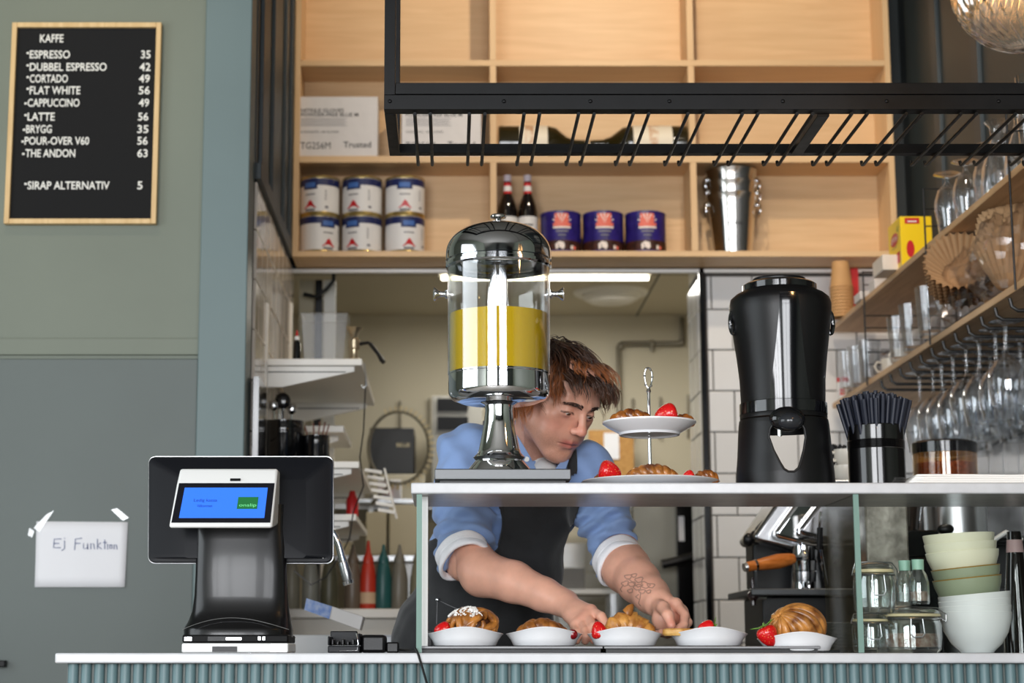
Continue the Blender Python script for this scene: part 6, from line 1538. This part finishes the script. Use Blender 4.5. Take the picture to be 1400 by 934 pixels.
# pose
N_ = Aw(730, 628, 3.985); C_ = Aw(763, 550, 3.87)
SR, SL = Aw(637, 622, 4.00), Aw(800, 640, 3.95)
ER, EL = Aw(636, 768, 3.875), Aw(843, 764, 3.89)
WR, WL = Aw(772, 825, 3.70), Aw(899, 823, 3.70)
yaw, pit_ = math.radians(38), math.radians(31); rol = math.radians(-3)
Fv = Vector((math.sin(yaw)*math.cos(pit_), -math.cos(yaw)*math.cos(pit_), -math.sin(pit_)))
Rv = Vector((-math.cos(yaw), -math.sin(yaw), 0)); Uv = Rv.cross(Fv)
Rr = Matrix.Rotation(rol, 3, Fv); Rv = Rr@Rv; Uv = Rr@Uv
RH = np.array([Rv, Fv, Uv]).T          # local -> world
for _ in range(6):      # put the near eye where the photograph has it
    e_ = RH@np.array((.031, .089, -.006))+C_; t_e = Aw(779, 566, e_[1]); C_ = C_+np.array((t_e[0]-e_[0], 0, t_e[2]-e_[2]))
toL = lambda p: (np.array(p)-C_)@RH
person = thing('person', 'young barista with brown hair, blue shirt with rolled white cuffs and black apron, bending over the case', 'person', (float(Aw(650, 890, 4.12)[0]), 4.12, 0))
person['label'] = 'brown-haired barista in blue shirt and black apron leaning over the pastries'

# ---- torso (shirt volume)
B = Vol((-.22, 3.74, .42), (.46, 4.36, 1.62), .0036)
E1, E2, E3 = Aw(706, 668, 4.01), Aw(672, 775, 4.065), Aw(650, 880, 4.12)
B.ell(E1, (.145, .105, .150), .03); B.ell(E2, (.150, .118, .150), .04); B.ell(E3, (.170, .130, .15), .04)
B.cap(E3, (E3[0], 4.13, .50), .150, .175, .03)
B.cap(E3+[-.03, 0, 0], (E3[0]-.07, 4.12, .46), .135, .150, .03)
nb_ = N_+[0, .0, -.035]
B.cap(nb_, SR, .052, .057, .03); B.cap(nb_, SL, .050, .052, .03)
B.chain([SR, SR*.5+ER*.5+[-.006, 0, .0], ER], [.062, .062, .055], .025)
B.chain([SL, SL*.5+EL*.5+[.004, 0, .0], EL], [.056, .056, .053], .02)
X, Y, Z = B.win((-9, -9, -9), (9, 9, 9), 0)[1:]
def wr(X, Y, Z):
    d = .0036*np.sin(62*(Z*.8+X*.55)+2.2*np.sin(22*X+9*Z)) + .0030*np.sin(95*(X*.7-Z*.6)+1.7*np.sin(31*Z))*(.5+.5*np.sin(14*Z+11*X)) + .0012*np.sin(150*Y+60*Z)
    return d
def seg_t(X, Y, Z, a, b):
    ba = b-a; t = ((X-a[0])*ba[0]+(Y-a[1])*ba[1]+(Z-a[2])*ba[2])/float(ba@ba); tc = np.clip(t, 0, 1)
    return t, np.sqrt((X-a[0]-tc*ba[0])**2+(Y-a[1]-tc*ba[1])**2+(Z-a[2]-tc*ba[2])**2)
shirt = B.a + wr(X, Y, Z)
for (a, b) in ((SR, ER), (SL, EL)):
    t, dd = seg_t(X, Y, Z, a, b); wgt = np.clip((.12-dd)/.03, 0, 1)*np.clip((t-.35)/.3, 0, 1)
    shirt = shirt + wgt*(.0050*np.sin(38*t+30*(X+Y)+1.5*np.sin(40*X))+.0025*np.sin(61*t-45*X+25*Y))
SH_ = Vol(B.lo, B.lo+.01, B.h); SH_.a = shirt.astype(np.float32)
nd = (C_-N_)/np.linalg.norm(C_-N_)
SH_.cap(N_-nd*.03, N_+nd*.12, .054, .062, .004, sub=True)         # neck opening
vc = Aw(748, 640, 3.90); SH_.ell(vc+[0, -.02, .005], (.026, .05, .040), .005, sub=True)   # open collar
SH_.cap(ER+(WR-ER)*.22+np.array([0, -.01, -.01]), ER+(WR-ER)*.5, .086, .09, .003, sub=True); SH_.cap(ER+[-.02, -.01, -.085], ER+[-.02, -.01, -.16], .070, .070, .003, sub=True); SH_.cap(EL+(WL-EL)*.24, EL+(WL-EL)*.5, .075, .08, .003, sub=True)
shirt_m = mat('blue_chambray', srgb(132, 160, 208), .75, var=.10, vs=7, bump=.35, bs=700, sheen=.2)
st_o, _ = mesh_from([SH_.poly()], 'shirt', shirt_m, person, smooth=1)
# white tee at the neck
TS = Vol(N_-.15, N_+[.15, .15, .10], .0035)
TS.ell(E1, (.120, .085, .140), .03); TS.cap(nb_, SR, .046, .04, .03); TS.cap(nb_, SL, .044, .035, .03); TS.cap(N_-nd*.03, N_+nd*.022, .057, .0575, .012)
TS.ell(vc+[-.004, .002, -.02], (.032, .030, .04), .02)
TS.cap(N_-nd*.04, N_+nd*.10, .050, .053, .002, sub=True)
mesh_from([TS.poly()], 'undershirt', mat('white_tee', srgb(226, 224, 222), .8, bump=.2, bs=300), person, smooth=1)
# apron: shell over the shirt
tabp = [(590, 690, 757), (640, 676, 786), (697, 652, 789.5), (725, 618, 781), (745, 560, 775), (790, 500, 790), (900, 460, 830)]
zz_ = np.array([zat(a, 3.93) for a, _, _ in tabp])[::-1]; xl_2 = np.array([Aw(b, a, 3.93)[0] for a, b, c in tabp])[::-1]; xr_2 = np.array([Aw(c, a, 3.93)[0] for a, b, c in tabp])[::-1]
XL = np.interp(Z, zz_, xl_2); XR_ = np.interp(Z, zz_, xr_2)
bs_ = B.a + .4*wr(X, Y, Z)
ztopb = zat(655, 3.9)
reg = np.maximum(np.maximum(XL-X, X-XR_), np.maximum(Y-4.14, Z-ztopb))
zs2_ = np.array([zat(a, 3.92) for a in (700, 660, 620, 590)])[::-1]
xs1 = np.interp(Z, zs2_, np.array([Aw(b, a, 3.92)[0] for a, b in ((700, 782), (660, 781), (620, 775), (590, 768))])[::-1])
xs2 = np.interp(Z, zs2_, np.array([Aw(b, a, 3.92)[0] for a, b in ((700, 668), (660, 676), (620, 690), (590, 700))])[::-1])
reg = np.minimum(reg, np.maximum(np.minimum(np.abs(X-xs1), np.abs(X-xs2))-.0105, np.maximum(Y-4.05, zat(720, 3.92)-Z)))
reg = np.maximum(reg, np.maximum(.02-0*X, -1)*0 + (zat(1400, 3.9)-Z)*0-1)
tt_, dR = seg_t(X, Y, Z, SR, ER); tl_2, dL = seg_t(X, Y, Z, SL, EL)
sleeveR = np.where(tt_ > .12, .078-dR, -.05); sleeveL = np.where(tl_2 > .12, .066-dL, -.05)
ap = np.maximum(np.maximum(bs_-.0115, -(bs_-.002)), reg)
ap = np.maximum(ap, np.maximum(sleeveR, sleeveL))
apron_m = mat('black_denim_apron', srgb(30, 31, 33), .85, var=.25, vs=25, bump=.4, bs=500, sheen=.25)
AP = Vol(B.lo, B.lo+.01, B.h); AP.a = ap.astype(np.float32)
mesh_from([AP.poly()], 'apron', apron_m, person, smooth=1)
stit = mat('grey_stitching', srgb(120, 120, 122), .6)
def surf_pt(px, py, off=.013):      # first hit of the ray from the camera with the inflated torso volume
    for Yq_ in np.arange(3.78, 4.2, .002):
        p = Aw(px, py, Yq_); i = np.round((p-B.lo)/B.h).astype(int)
        if np.all(i >= 0) and np.all(i < B.a.shape) and B.a[tuple(i)] < off: return Vector(p)
    return Vector(Aw(px, py, 4.0))
pk = [surf_pt(px, py) for px, py in ((598, 876), (597, 850), (598, 820), (612, 827), (628, 834), (645, 838))]
MB().tube([p-Vector(person.location) for p in pk], .0008, 5).build('pocket_seam', stit, person)
MB().ball(pk[2]-Vector(person.location)+Vector((0, -.002, 0)), .0045, 10, 8).build('rivet', steel_b, person)
# collar flaps
def flap(pts, name, m):
    P = [Vector(p)-Vector(person.location) for p in pts]
    n = len(P)//2; MB().sheet([P[:n], P[n:]]).build(name, m, person, solid=.0035, bev=.001, subd=1)
flap([Aw(704, 590, 3.885), Aw(714, 606, 3.850), Aw(726, 626, 3.822), Aw(737, 650, 3.820), Aw(694, 604, 3.880), Aw(697, 626, 3.848), Aw(707, 643, 3.820), Aw(722, 658, 3.818)], 'collar', shirt_m)
flap([Aw(770, 628, 3.870), Aw(765, 634, 3.850), Aw(758, 642, 3.835), Aw(753, 653, 3.832), Aw(779, 624, 3.875), Aw(776, 636, 3.850), Aw(770, 650, 3.834), Aw(764, 660, 3.832)], 'collar', shirt_m)
MB().lathe([(0, 0), (.0055, 0), (.0055, .002), (0, .0024)], 16, Vector(Aw(720, 628, 3.818))-Vector(person.location), Matrix.Rotation(PI/2, 3, 'X')).build('button', white_pl, person)
# cuffs
cuff_m = mat('white_cuff', srgb(246, 246, 250), .8, var=.03, bump=.35, bs=300)
def cuff(c, ax, r, ry, label, wd=.040):
    ax = Vector(ax).normalized(); R = ax.to_track_quat('Z', 'Y').to_matrix(); c = Vector(c)-Vector(person.location)
    pr = [(.94, -wd*.50), (1.02, -wd*.52), (1.06, -wd*.42), (1.05, -wd*.1), (1.07, 0), (1.045, wd*.04), (1.08, wd*.12), (1.10, wd*.3), (1.09, wd*.46), (1.03, wd*.52), (.92, wd*.48), (.88, wd*.2)]
    fn = lambda a, rr, zz: (rr*(1+.018*math.sin(3*a+zz*90)+.012*math.sin(7*a-zz*150)), zz+.004*math.sin(2*a+1))
    MB().lathe([(q*r, z) for q, z in pr], 64, c, R, sy=ry, fn=fn).build('cuff', cuff_m, person, ang=80, subd=1)
cuff(Aw(633, 761, 3.862), (WR-ER)*.45/np.linalg.norm(WR-ER)+(ER-SR)/np.linalg.norm(ER-SR)*.75, .0545, 1.0, '')
cuff(Aw(846, 768, 3.868), (WL-EL)*.75/np.linalg.norm(WL-EL)+(EL-SL)/np.linalg.norm(EL-SL)*.35, .0520, 1.0, '')

# ---- body: head, neck, trunk, arms and hands in one mesh
HD = Vol((-.13, -.16, -.27), (.13, .16, .15), .0015)
HD.ell((0, -.015, .030), (.074, .095, .077), .01)
HD.ell((0, .042, .040), (.062, .046, .055), .025); HD.ell((0, .036, -.030), (.057, .052, .066), .025)
for s_ in (-1, 1):
    HD.cap((s_*.048, .000, -.058), (s_*.020, .064, -.103), .020, .018, .03)
    HD.ell((s_*.044, .055, -.022), (.021, .021, .018), .015); HD.ell((s_*.034, .055, -.060), (.023, .025, .028), .022)
HD.ell((0, .074, -.107), (.020, .017, .016), .018)
HD.ell((0, .078, -.066), (.029, .015, .024), .018)
for s_ in (-1, 1): HD.cap((s_*.010, .0895, .017), (s_*.042, .0760, .019), .0095, .0085, .012)
for s_ in (-1, 1): HD.ell((s_*.031, .1005, -.003), (.017, .014, .0115), .012, sub=True)
HD.cap((0, .088, .010), (0, .108, -.026), .0075, .0085, .012); HD.ell((0, .111, -.034), (.0115, .0115, .0100), .008)
for s_ in (-1, 1): HD.ell((s_*.0120, .1015, -.0385), (.0078, .0090, .0072), .006)
for s_ in (-1, 1):
    HD.ell((s_*.031, .0745, -.004), .0148, .003)
    HD.ell((s_*.031, .0930, -.0082), (.0125, .010, .0034), .0015, sub=True)
for s_ in (-1, 1): HD.ell((s_*.0058, .1075, -.0465), (.0034, .0045, .0034), .002, sub=True)
for s_ in (-1, 1):
    HD.cap((0, .0925, -.0665), (s_*.025, .0825, -.0715), .0040, .0028, .006); HD.cap((0, .0908, -.0765), (s_*.020, .0835, -.0755), .0052, .0036, .007)
for s_ in (-1, 1): HD.cap((0, .0992, -.0712), (s_*.029, .0862, -.0738), .0016, .0012, .0025, sub=True)
HD.ell((0, .0955, -.0900), (.016, .008, .005), .008, sub=True)
for s_ in (-1, 1):
    HD.ell((s_*.078, -.010, -.010), (.0065, .018, .031), .006, R=np.array(Matrix.Rotation(s_*.22, 3, 'Z'))); HD.ell((s_*.0855, -.006, -.008), (.0055, .010, .018), .005, sub=True)
    HD.ell((s_*.077, .003, -.014), (.006, .005, .008), .004)
nl = toL(N_); HD.cap((0, -.028, -.045), nl, .052, .055, .025); HD.cap((.03, -.01, -.06), nl+np.array([.01, .03, 0]), .018, .02, .03)
hp_, ht, hq = HD.poly()
# tints in the head frame
skin = np.array(srgb(224, 168, 144)); n_h = len(hp_); T_h = np.tile(skin, (n_h, 1)); x_, y_, z_ = hp_.T
def blend(T, wt, c): wt = np.clip(wt, 0, 1)[:, None]; return T*(1-wt)+np.array(c)*wt
g3 = lambda c, r: np.exp(-(((x_-c[0])/r[0])**2+((y_-c[1])/r[1])**2+((z_-c[2])/r[2])**2))
rs_n = np.random.RandomState(3)
T_h = blend(T_h, .45*(g3((.045, .06, -.04), (.025, .04, .025))+g3((-.045, .06, -.04), (.025, .04, .025))), srgb(206, 120, 102))
T_h = blend(T_h, .55*g3((0, .115, -.034), (.016, .02, .014)), srgb(208, 116, 100))
T_h = blend(T_h, .5*(g3((.08, -.01, -.01), (.014, .03, .04))+g3((-.08, -.01, -.01), (.014, .03, .04))), srgb(206, 110, 94))
stub = np.clip((-.048-z_)/.02, 0, 1)*(y_ > -.01); T_h = blend(T_h, stub*(.22+.22*rs_n.rand(n_h)), srgb(150, 100, 78))
T_h = blend(T_h, .6*(g3((.031, .088, -.017), (.016, .02, .006))+g3((-.031, .088, -.017), (.016, .02, .006))), srgb(168, 108, 96))
lipm = np.exp(-((np.abs(x_)/.0245)**6))*np.exp(-(((z_+.0715)/.0095)**4))*(y_ > .083)
T_h = blend(T_h, lipm*.8, srgb(186, 98, 90)); T_h = blend(T_h, .9*np.exp(-((x_/.027)**6))*np.exp(-(((z_+.0712+np.abs(x_)*.08)/.0016)**2))*(y_ > .083), srgb(86, 40, 36))
T_h = blend(T_h, .8*(g3((.0058, .1075, -.0465), (.003, .006, .003))+g3((-.0058, .1075, -.0465), (.003, .006, .003))), srgb(70, 34, 30))
lid = np.exp(-(((np.sqrt(((np.abs(x_)-.031)/.0140)**2+((z_+.0075)/.0052)**2)-1)/.16)**2))*(y_ > .075)*(z_ > -.0085); T_h = blend(T_h, lid*.75, srgb(58, 32, 26))
hw = hp_@RH.T+C_
# arms, hands, hidden trunk
AH = Vol((.0, 3.50, .92), (.56, 3.96, 1.24), .0017)
def limb(pts, rs, k=.012): AH.chain(pts, rs, k)
limb([ER+[0, .01, .03], ER*.8+WR*.2+[-.004, 0, -.008], ER*.5+WR*.5, ER*.2+WR*.8, WR], [.044, .0475, .0420, .0335, .0290])
limb([EL+[0, .01, .02], EL*.75+WL*.25, EL*.45+WL*.55, EL*.15+WL*.85, WL], [.048, .050, .044, .036, .0315])
def hand(kn, fing, thumb, W, palm_r, heel, fr=.0084):
    for i, K_ in enumerate(kn):
        AH.cap(W*.9+kn[i]*.1, K_, .0185, .0110, .012)
        pts = [K_]+fing[i]; rsf = [.0100, .0090, .0082, .0072]; sc2 = [1, 1.03, .98, .86][i]
        AH.chain(pts, [r*sc2 for r in rsf[:len(pts)]], .0035)
        AH.ell(K_, .0118*sc2, .006)
    AH.ell(heel, palm_r, .012)
    AH.chain(thumb, [.0160, .0125, .0108, .0088], .006)
P_ = Aw
hand([P_(808, 835, 3.622), P_(803, 843, 3.612), P_(796, 850, 3.608), P_(787, 855, 3.612)],
     [[P_(822, 843, 3.590), P_(829, 854, 3.578), P_(831, 865, 3.576)], [P_(811, 857, 3.578), P_(813, 868, 3.567), P_(812, 876, 3.567)],
      [P_(800, 863, 3.578), P_(802, 871, 3.566), P_(800, 877, 3.567)], [P_(789, 865, 3.586), P_(790, 871, 3.576), P_(789, 877, 3.575)]],
     [P_(782, 836, 3.672), P_(803, 847, 3.650), P_(818, 856, 3.625), P_(827, 864, 3.606)], WR, (.026, .026, .018), P_(790, 841, 3.655))
hand([P_(924, 826, 3.662), P_(932, 836, 3.668), P_(935, 846, 3.674), P_(932, 854, 3.680)],
     [[P_(936, 841, 3.638), P_(935, 854, 3.622), P_(925, 861, 3.612)], [P_(940, 851, 3.645), P_(934, 862, 3.625), P_(917, 865, 3.610)],
      [P_(936, 860, 3.650), P_(922, 866, 3.626), P_(904, 865, 3.608)], [P_(928, 864, 3.655), P_(912, 868, 3.634), P_(898, 866, 3.616)]],
     [P_(900, 829, 3.676), P_(907, 831, 3.634), P_(913, 841, 3.606), P_(918, 855, 3.596)], WL, (.022, .018, .026), P_(906, 847, 3.660))
ap_, at_, aq = AH.poly()
TR = Vol((-.2, 3.8, .85), (.42, 4.3, 1.56), .008)
TR.ell(E1, (.125, .085, .14), .03); TR.ell(E2, (.13, .10, .14), .04); TR.ell(E3, (.15, .11, .14), .04); TR.cap(nb_, SR, .04, .046, .03); TR.cap(nb_, SL, .038, .04, .03)
TR.cap(nb_, N_+nd*.03, .045, .045, .02); TR.chain([SR, ER], [.048, .044], .02); TR.chain([SL, EL], [.042, .042], .02)
tp2, tt2, tq2 = TR.poly()
# arm tints with the fine-line tattoo
n_a = len(ap_); T_a = np.tile(skin, (n_a, 1)); ax_, ay_, az_ = ap_.T
d_ = ay_*CT+(az_-H)*ST; ppx = PX0+F*ax_/d_; ppy = PY0-F*((az_-H)*CT-ay_*ST)/d_
kn_c = [P_(808, 835, 3.622), P_(803, 843, 3.612), P_(796, 850, 3.608), P_(918, 853, 3.592), P_(831, 865, 3.576), P_(812, 876, 3.567), P_(900, 864, 3.590), P_(930, 855, 3.592)]
for c in kn_c: T_a = blend(T_a, .5*np.exp(-(np.sum((ap_-c)**2, 1)/.012**2)), srgb(214, 120, 100))
T_a = blend(T_a, .35*np.clip((905-ppx)/60, 0, 1)*np.clip((ppx-780)/40, 0, 1)*0, skin)
lines = []; rsl = random.Random(5)
for (cx_, cy_, r_) in ((859, 789, 4.5), (867, 787, 3.5), (874, 793, 5), (855, 798, 4.5), (864, 799, 4.5), (872, 803, 5), (882, 800, 5.5), (890, 801, 4.5), (862, 808, 3.5), (878, 809, 4), (887, 809, 3)):
    a0 = rsl.uniform(0, 3); P1 = [(cx_+r_*math.cos(a)*(1+.3*math.cos(3*a+a0)), cy_+r_*.8*math.sin(a)*(1+.25*math.sin(2*a+a0))) for a in [2*PI*q/14 for q in range(15)]]; lines.append(P1)
lines += [[(876, 810), (875, 818), (873, 825), (876, 829)], [(873, 819), (869, 816), (873, 813)], [(852, 800), (848, 806), (850, 809)], [(858, 791), (866, 797), (872, 803), (879, 800)]]
mask_a = (ay_ < 3.86) & (ppx > 840) & (ppx < 900) & (ppy > 780) & (ppy < 834)
idx = np.where(mask_a)[0]; best = np.full(len(idx), 99.)
for Ls in lines:
    for i in range(len(Ls)-1):
        a = np.array(Ls[i]); b = np.array(Ls[i+1]); ba = b-a; px_, py_ = ppx[idx]-a[0], ppy[idx]-a[1]
        t = np.clip((px_*ba[0]+py_*ba[1])/(ba@ba+1e-9), 0, 1); best = np.minimum(best, np.hypot(px_-t*ba[0], py_-t*ba[1]))
axis = EL+(WL-EL)*np.clip(((ap_[idx]-EL)@(WL-EL))/((WL-EL)@(WL-EL)), 0, 1)[:, None]
front = ap_[idx][:, 1] < axis[:, 1]-.004
wt = np.zeros(n_a); wt[idx] = np.clip(1.05-best, 0, 1)*front; T_a = blend(T_a, .66*wt, srgb(58, 54, 58))
sk_m = attr_mat('skin', .42, sss=.12, bump=.12, bs=350, var=.07, vs=35)
body, _ = mesh_from([(hw, ht, hq), (ap_, at_, aq), (tp2, tt2, tq2)], 'body', sk_m, person, tint=np.concatenate([T_h, T_a, np.tile(skin, (len(tp2), 1))]), smooth=1)
Hl = lambda p: Vector(RH@np.array(p)+C_)-Vector(person.location)
# eyes
gz = Vector((-.10, .86, -.50)).normalized()
for s_ in (-1, 1):
    g = MB(); g.cc = None; c = Vector((s_*.031, .0747, -.004)); vs = []; cols = []; m_, n = 60, 60; rows_ = []
    q = gz.to_track_quat('Z', 'Y').to_matrix()
    for i in range(m_+1):
        t = PI*i/m_; row = []
        for k in range(n): row.append(Hl(c+q@Vector((.0136*math.sin(t)*math.cos(2*PI*k/n), .0136*math.sin(t)*math.sin(2*PI*k/n), .0136*math.cos(t)))))
        rows_.append(row)
        cols += [(.004, .003, .003) if t < .19 else ((.055, .028, .014) if t < .44 else ((.03, .018, .01) if t < .50 else (.62, .56, .52)))]*n
    g.sheet(rows_, True); g.c = cols; g.build('eye', attr_mat('eye_surface_'+('a' if s_ < 0 else 'b'), .08), person)
    up = [Hl((s_*.031+.0128*math.cos(a)*1.02, .0905-.004*abs(math.cos(a))**2-.002, -.0075+.0042*math.sin(a)+.0003)) for a in [PI*k/14 for k in range(15)]]
    MB().tube(up, .00075, 5).build('eyelashes', mat('lash_dark_'+('a' if s_ < 0 else 'b'), srgb(30, 20, 16), .6), person)
hair_m = attr_mat('hair_brown', .38, attr='tint', spec=.6)
def strands(lst, name, n=4):
    g = MB(); g.cc = (0, 0, 0)
    for pts, rs2_, c0, c1 in lst:
        st_ = len(g.c); g.tube(pts, rs2_, n, flat=.55); m_ = len(pts)
        for i in range(m_):
            f = i/(m_-1)
            for k in range(n): g.c[st_+i*n+k] = tuple(a*(1-f)+b*f for a, b in zip(c0, c1))
    return g.build(name, hair_m, person, ang=180)
rb_ = random.Random(11)
for s_ in (-1, 1):
    L_2 = []
    for i in range(150):
        u = rb_.random(); w2 = rb_.uniform(-.5, .5)*(1-.35*u)
        p = Vector((s_*(.011+.036*u), .1005-.0205*u**1.6-.001, .0135+.0045*math.sin(PI*u*.8)-.002*u+w2*.0095))
        d = Vector((s_*.9, -.25*u, .45-1.0*u)).normalized(); ln = rb_.uniform(.005, .008)
        L_2.append(([Hl(p), Hl(p+d*ln*.5+Vector((0, .0008, 0))), Hl(p+d*ln)], [.0008, .0007, .0003], srgb(48, 30, 22), srgb(60, 38, 26)))
    strands(L_2, 'eyebrow', 3)
# hair cap and strands
Ec = np.array((0, -.015, .030)); Er = np.array((.077, .098, .080))
gl = RH.T@np.array((0, 0, -1.))
crown = np.array((.010, -.050, .106))
def hair_ok(p):
    x, y, z = p
    if y > .035: return z > .070
    if y > .0: return z > .036-(.035-y)*.2
    if y > -.03: return z > .012
    return z > -.080
rsn = np.random.RandomState(21); L_2 = []
def grow(P, n, step, wav, ph, lift, swing, off_max=.14):
    pts = [P.copy()]; p = P.copy(); d = None
    for i in range(n):
        q = (p-Ec)/Er; nrm = q/Er; nrm /= np.linalg.norm(nrm)
        out = p-crown; out = out-nrm*(out@nrm); out /= (np.linalg.norm(out)+1e-6)
        f = i/n
        dd = out*(1.0-.55*f)+gl*(.25+1.0*f)+nrm*lift*(1-1.8*f)+np.array(swing)*(1-f)
        perp = np.cross(nrm, out); dd = dd+perp*wav*math.sin(ph+i*.85)+nrm*wav*.6*math.cos(ph*1.3+i*.9)
        dd /= np.linalg.norm(dd); d = dd if d is None else (d*.45+dd*.55); d /= np.linalg.norm(d)
        p = p+d*step; q = (p-Ec)/Er; l = np.linalg.norm(q); mn = 1.02+.04*min(1, i/3)
        if p[2] > -.02 and l < mn: p = Ec+(p-Ec)/l*mn
        # keep clear of the face front
        if p[1] > .045 and p[2] < .075 and abs(p[0]) < .06: p[1] = max(p[1], .104-.35*abs(p[0]))
        pts.append(p.copy())
    return pts
def lock(guide_pts, nchild, spread, r_lo, r_hi, ca, cb):
    G = np.array(guide_pts); n = len(G)
    for j in range(nchild):
        o = rsn.normal(size=3)*spread; o2 = rsn.normal(size=3)*spread*.35; cut_ = int(rsn.randint(0, 3)); pts = []
        for i in range(n-cut_):
            f = i/(n-1); pts.append(G[i]+o*(1-f**1.3)+o2*f*1.6)
        r0 = rsn.uniform(r_lo, r_hi); br = rsn.uniform(.65, 1.45); m_ = len(pts)
        L_2.append(([Hl(p) for p in pts], [r0*(1-.85*(i/(m_-1))**1.5) for i in range(m_)], tuple(np.array(ca)*br), tuple(np.array(cb)*br)))
dk, md_, lt = np.array(srgb(34, 21, 15)), np.array(srgb(84, 50, 30)), np.array(srgb(190, 112, 58))
cnt = 0
while cnt < 400:
    q = rsn.normal(size=3); q /= np.linalg.norm(q); P = Ec+q*Er
    if not hair_ok(P): continue
    x, y, z = P
    if y > .0 and abs(x) < .068: ln = rsn.uniform(.050, .078)-.026*max(0, (y-.01)/.07)
    elif z > .05: ln = rsn.uniform(.08, .125)
    else: ln = rsn.uniform(.045, .080)
    if x < -.03 and y > -.02: ln = rsn.uniform(.055, .085)
    n = 12; pts = grow(P, n, ln/n, rsn.uniform(.45, .85), rsn.uniform(0, 6.28), rsn.uniform(.20, .85), (-.75*(1 if x < .03 else .1), .35, 0))
    warm = min(1, max(0, (.075-z)/.11))
    lock(pts, 9, .0042, .0008, .0018, dk, md_*(1-warm)+lt*warm); cnt += 1
for i in range(80):       # longer locks over the ear and at the nape
    a = rsn.uniform(0, 1); P = np.array((.070-.03*a**2, .034-.12*a, .050-.03*a+rsn.uniform(-.015, .02)))
    q = (P-Ec)/Er; P = Ec+(P-Ec)/np.linalg.norm(q)*1.04
    pts = [P]; p = P.copy(); n = 11; ln = rsn.uniform(.065, .105) if a < .45 else rsn.uniform(.09, .145); ph = rsn.uniform(0, 6)
    for k in range(n):
        d = gl*1.0+np.array((.35*(1-k/n*1.6), -.60 if a < .4 else -.1, 0))+np.array((.45*math.sin(ph+k*.9), .40*math.cos(ph+k*.8), 0)); d /= np.linalg.norm(d); p = p+d*ln/n; pts.append(p.copy())
    lock(pts, 9, .0035, .0008, .0016, md_*.8, lt)
for i in range(26):       # temple locks in front of the ear
    P = np.array((.060+rsn.uniform(-.006, .004), .040+rsn.uniform(-.022, .016), .078+rsn.uniform(-.012, .010))); q = (P-Ec)/Er; P = Ec+(P-Ec)/np.linalg.norm(q)*1.05
    pts = [P]; p = P.copy(); n = 11; ln = rsn.uniform(.060, .100); ph = rsn.uniform(0, 6)
    for k in range(n):
        f = k/n; d = gl*(.6+.5*f)+np.array((.45*(1-1.7*f), .15-.35*f, .15*(1-2*f)))+np.array((.35*math.sin(ph+k*.8), .30*math.cos(ph+k*.7), 0)); d /= np.linalg.norm(d); p = p+d*ln/n
        p[0] = max(p[0], .066-.3*max(0, p[1]-.03)); pts.append(p.copy())
    lock(pts, 7, .0030, .0006, .0013, md_*.8, lt*.9)
for i in range(34):       # loose bangs over the forehead
    u = rsn.uniform(-1, 1); P = np.array((.050*u, .066-.018*u*u+rsn.uniform(-.010, .004), .096+rsn.uniform(-.004, .008))); n = 10
    ln = rsn.uniform(.030, .058) if u > -.3 else rsn.uniform(.045, .070); ph = rsn.uniform(0, 6); pts = [P]; p = P.copy(); sw = -.75 if u < .5 else .3
    for k in range(n):
        f = k/n; d = gl*(.30+.8*f)+np.array((sw*(1-.5*f), .75*(1-f), .35*(1-2*f)))+np.array((.5*math.sin(ph+k*.8), 0, 0)); d /= np.linalg.norm(d); p = p+d*ln/n
        p[1] = max(p[1], .099-6.5*p[0]**2 if p[2] < .085 else p[1]); pts.append(p.copy())
    lock(pts, 5, .0022, .0005, .0011, md_*.9, lt*.9)
for o_ in ():
    pass
strands(L_2, 'hair')
g = MB(); rows_ = []
for i in range(33):
    t = -PI/2+PI*i/32; row = []
    for k in range(64):
        p = Ec+np.array((math.cos(t)*math.cos(2*PI*k/64), math.cos(t)*math.sin(2*PI*k/64), math.sin(t)))*Er*1.035
        if not hair_ok(p*np.array((1, 1, 1))-np.array((0, 0, .004))): p = Ec+(p-Ec)*.86
        row.append(Hl(p))
    rows_.append(row)
g.sheet(rows_, True).build('hair_base', mat('hair_dark', srgb(40, 26, 18), .6), person)
# trousers and shoes (below the counter)
LG = Vol((-.30, 3.9, .02), (.40, 4.45, 1.0), .009)
hx = E3[0]
LG.ell((hx, 4.13, .86), (.155, .115, .13), .03)
for s_, kx in ((-1, -.02), (1, .0)):
    LG.chain([np.array((hx+s_*.085, 4.14, .84)), np.array((hx+s_*.10+kx, 4.13, .50)), np.array((hx+s_*.11+kx, 4.18, .10))], [.088, .066, .052], .02)
LG.cap((hx-.3, 4.1, -.1), (hx+.3, 4.1, -.1), .17, .17, .004, sub=True)
mesh_from([LG.poly()], 'trousers', mat('dark_trousers', srgb(34, 36, 44), .8), person, smooth=1)
for s_ in (-1, 1):
    g = MB(); rows_ = []
    for i in range(13):
        u = i/12; yy = 4.26-.29*u; wx = .040*math.sin(PI*min(max(u, .06), .94))**.45; hh2 = .085-.045*max(0, u-.25)/.75*1.2
        rows_.append([(hx+s_*.115+wx*math.cos(a)-person.location.x, yy-4.12, max(.001, (hh2/2)*(1+math.sin(a)))) for a in [2*PI*k/20 for k in range(20)]])
    g.sheet(rows_, True); g._add(rows_[0], [tuple(range(20))]); g._add(rows_[-1], [tuple(range(20))]); g.build('shoe', black_pl, person)
# flat print and lettering: too small to pick apart, one joined part each
for o in bpy.data.objects:
    if o.parent and o.name.split('.')[0] in ('lettering', 'handwriting', 'print', 'small_print', 'screen_text', 'red_print', 'hair', 'eyebrow', 'sunburst'): o['kind'] = 'stuff'
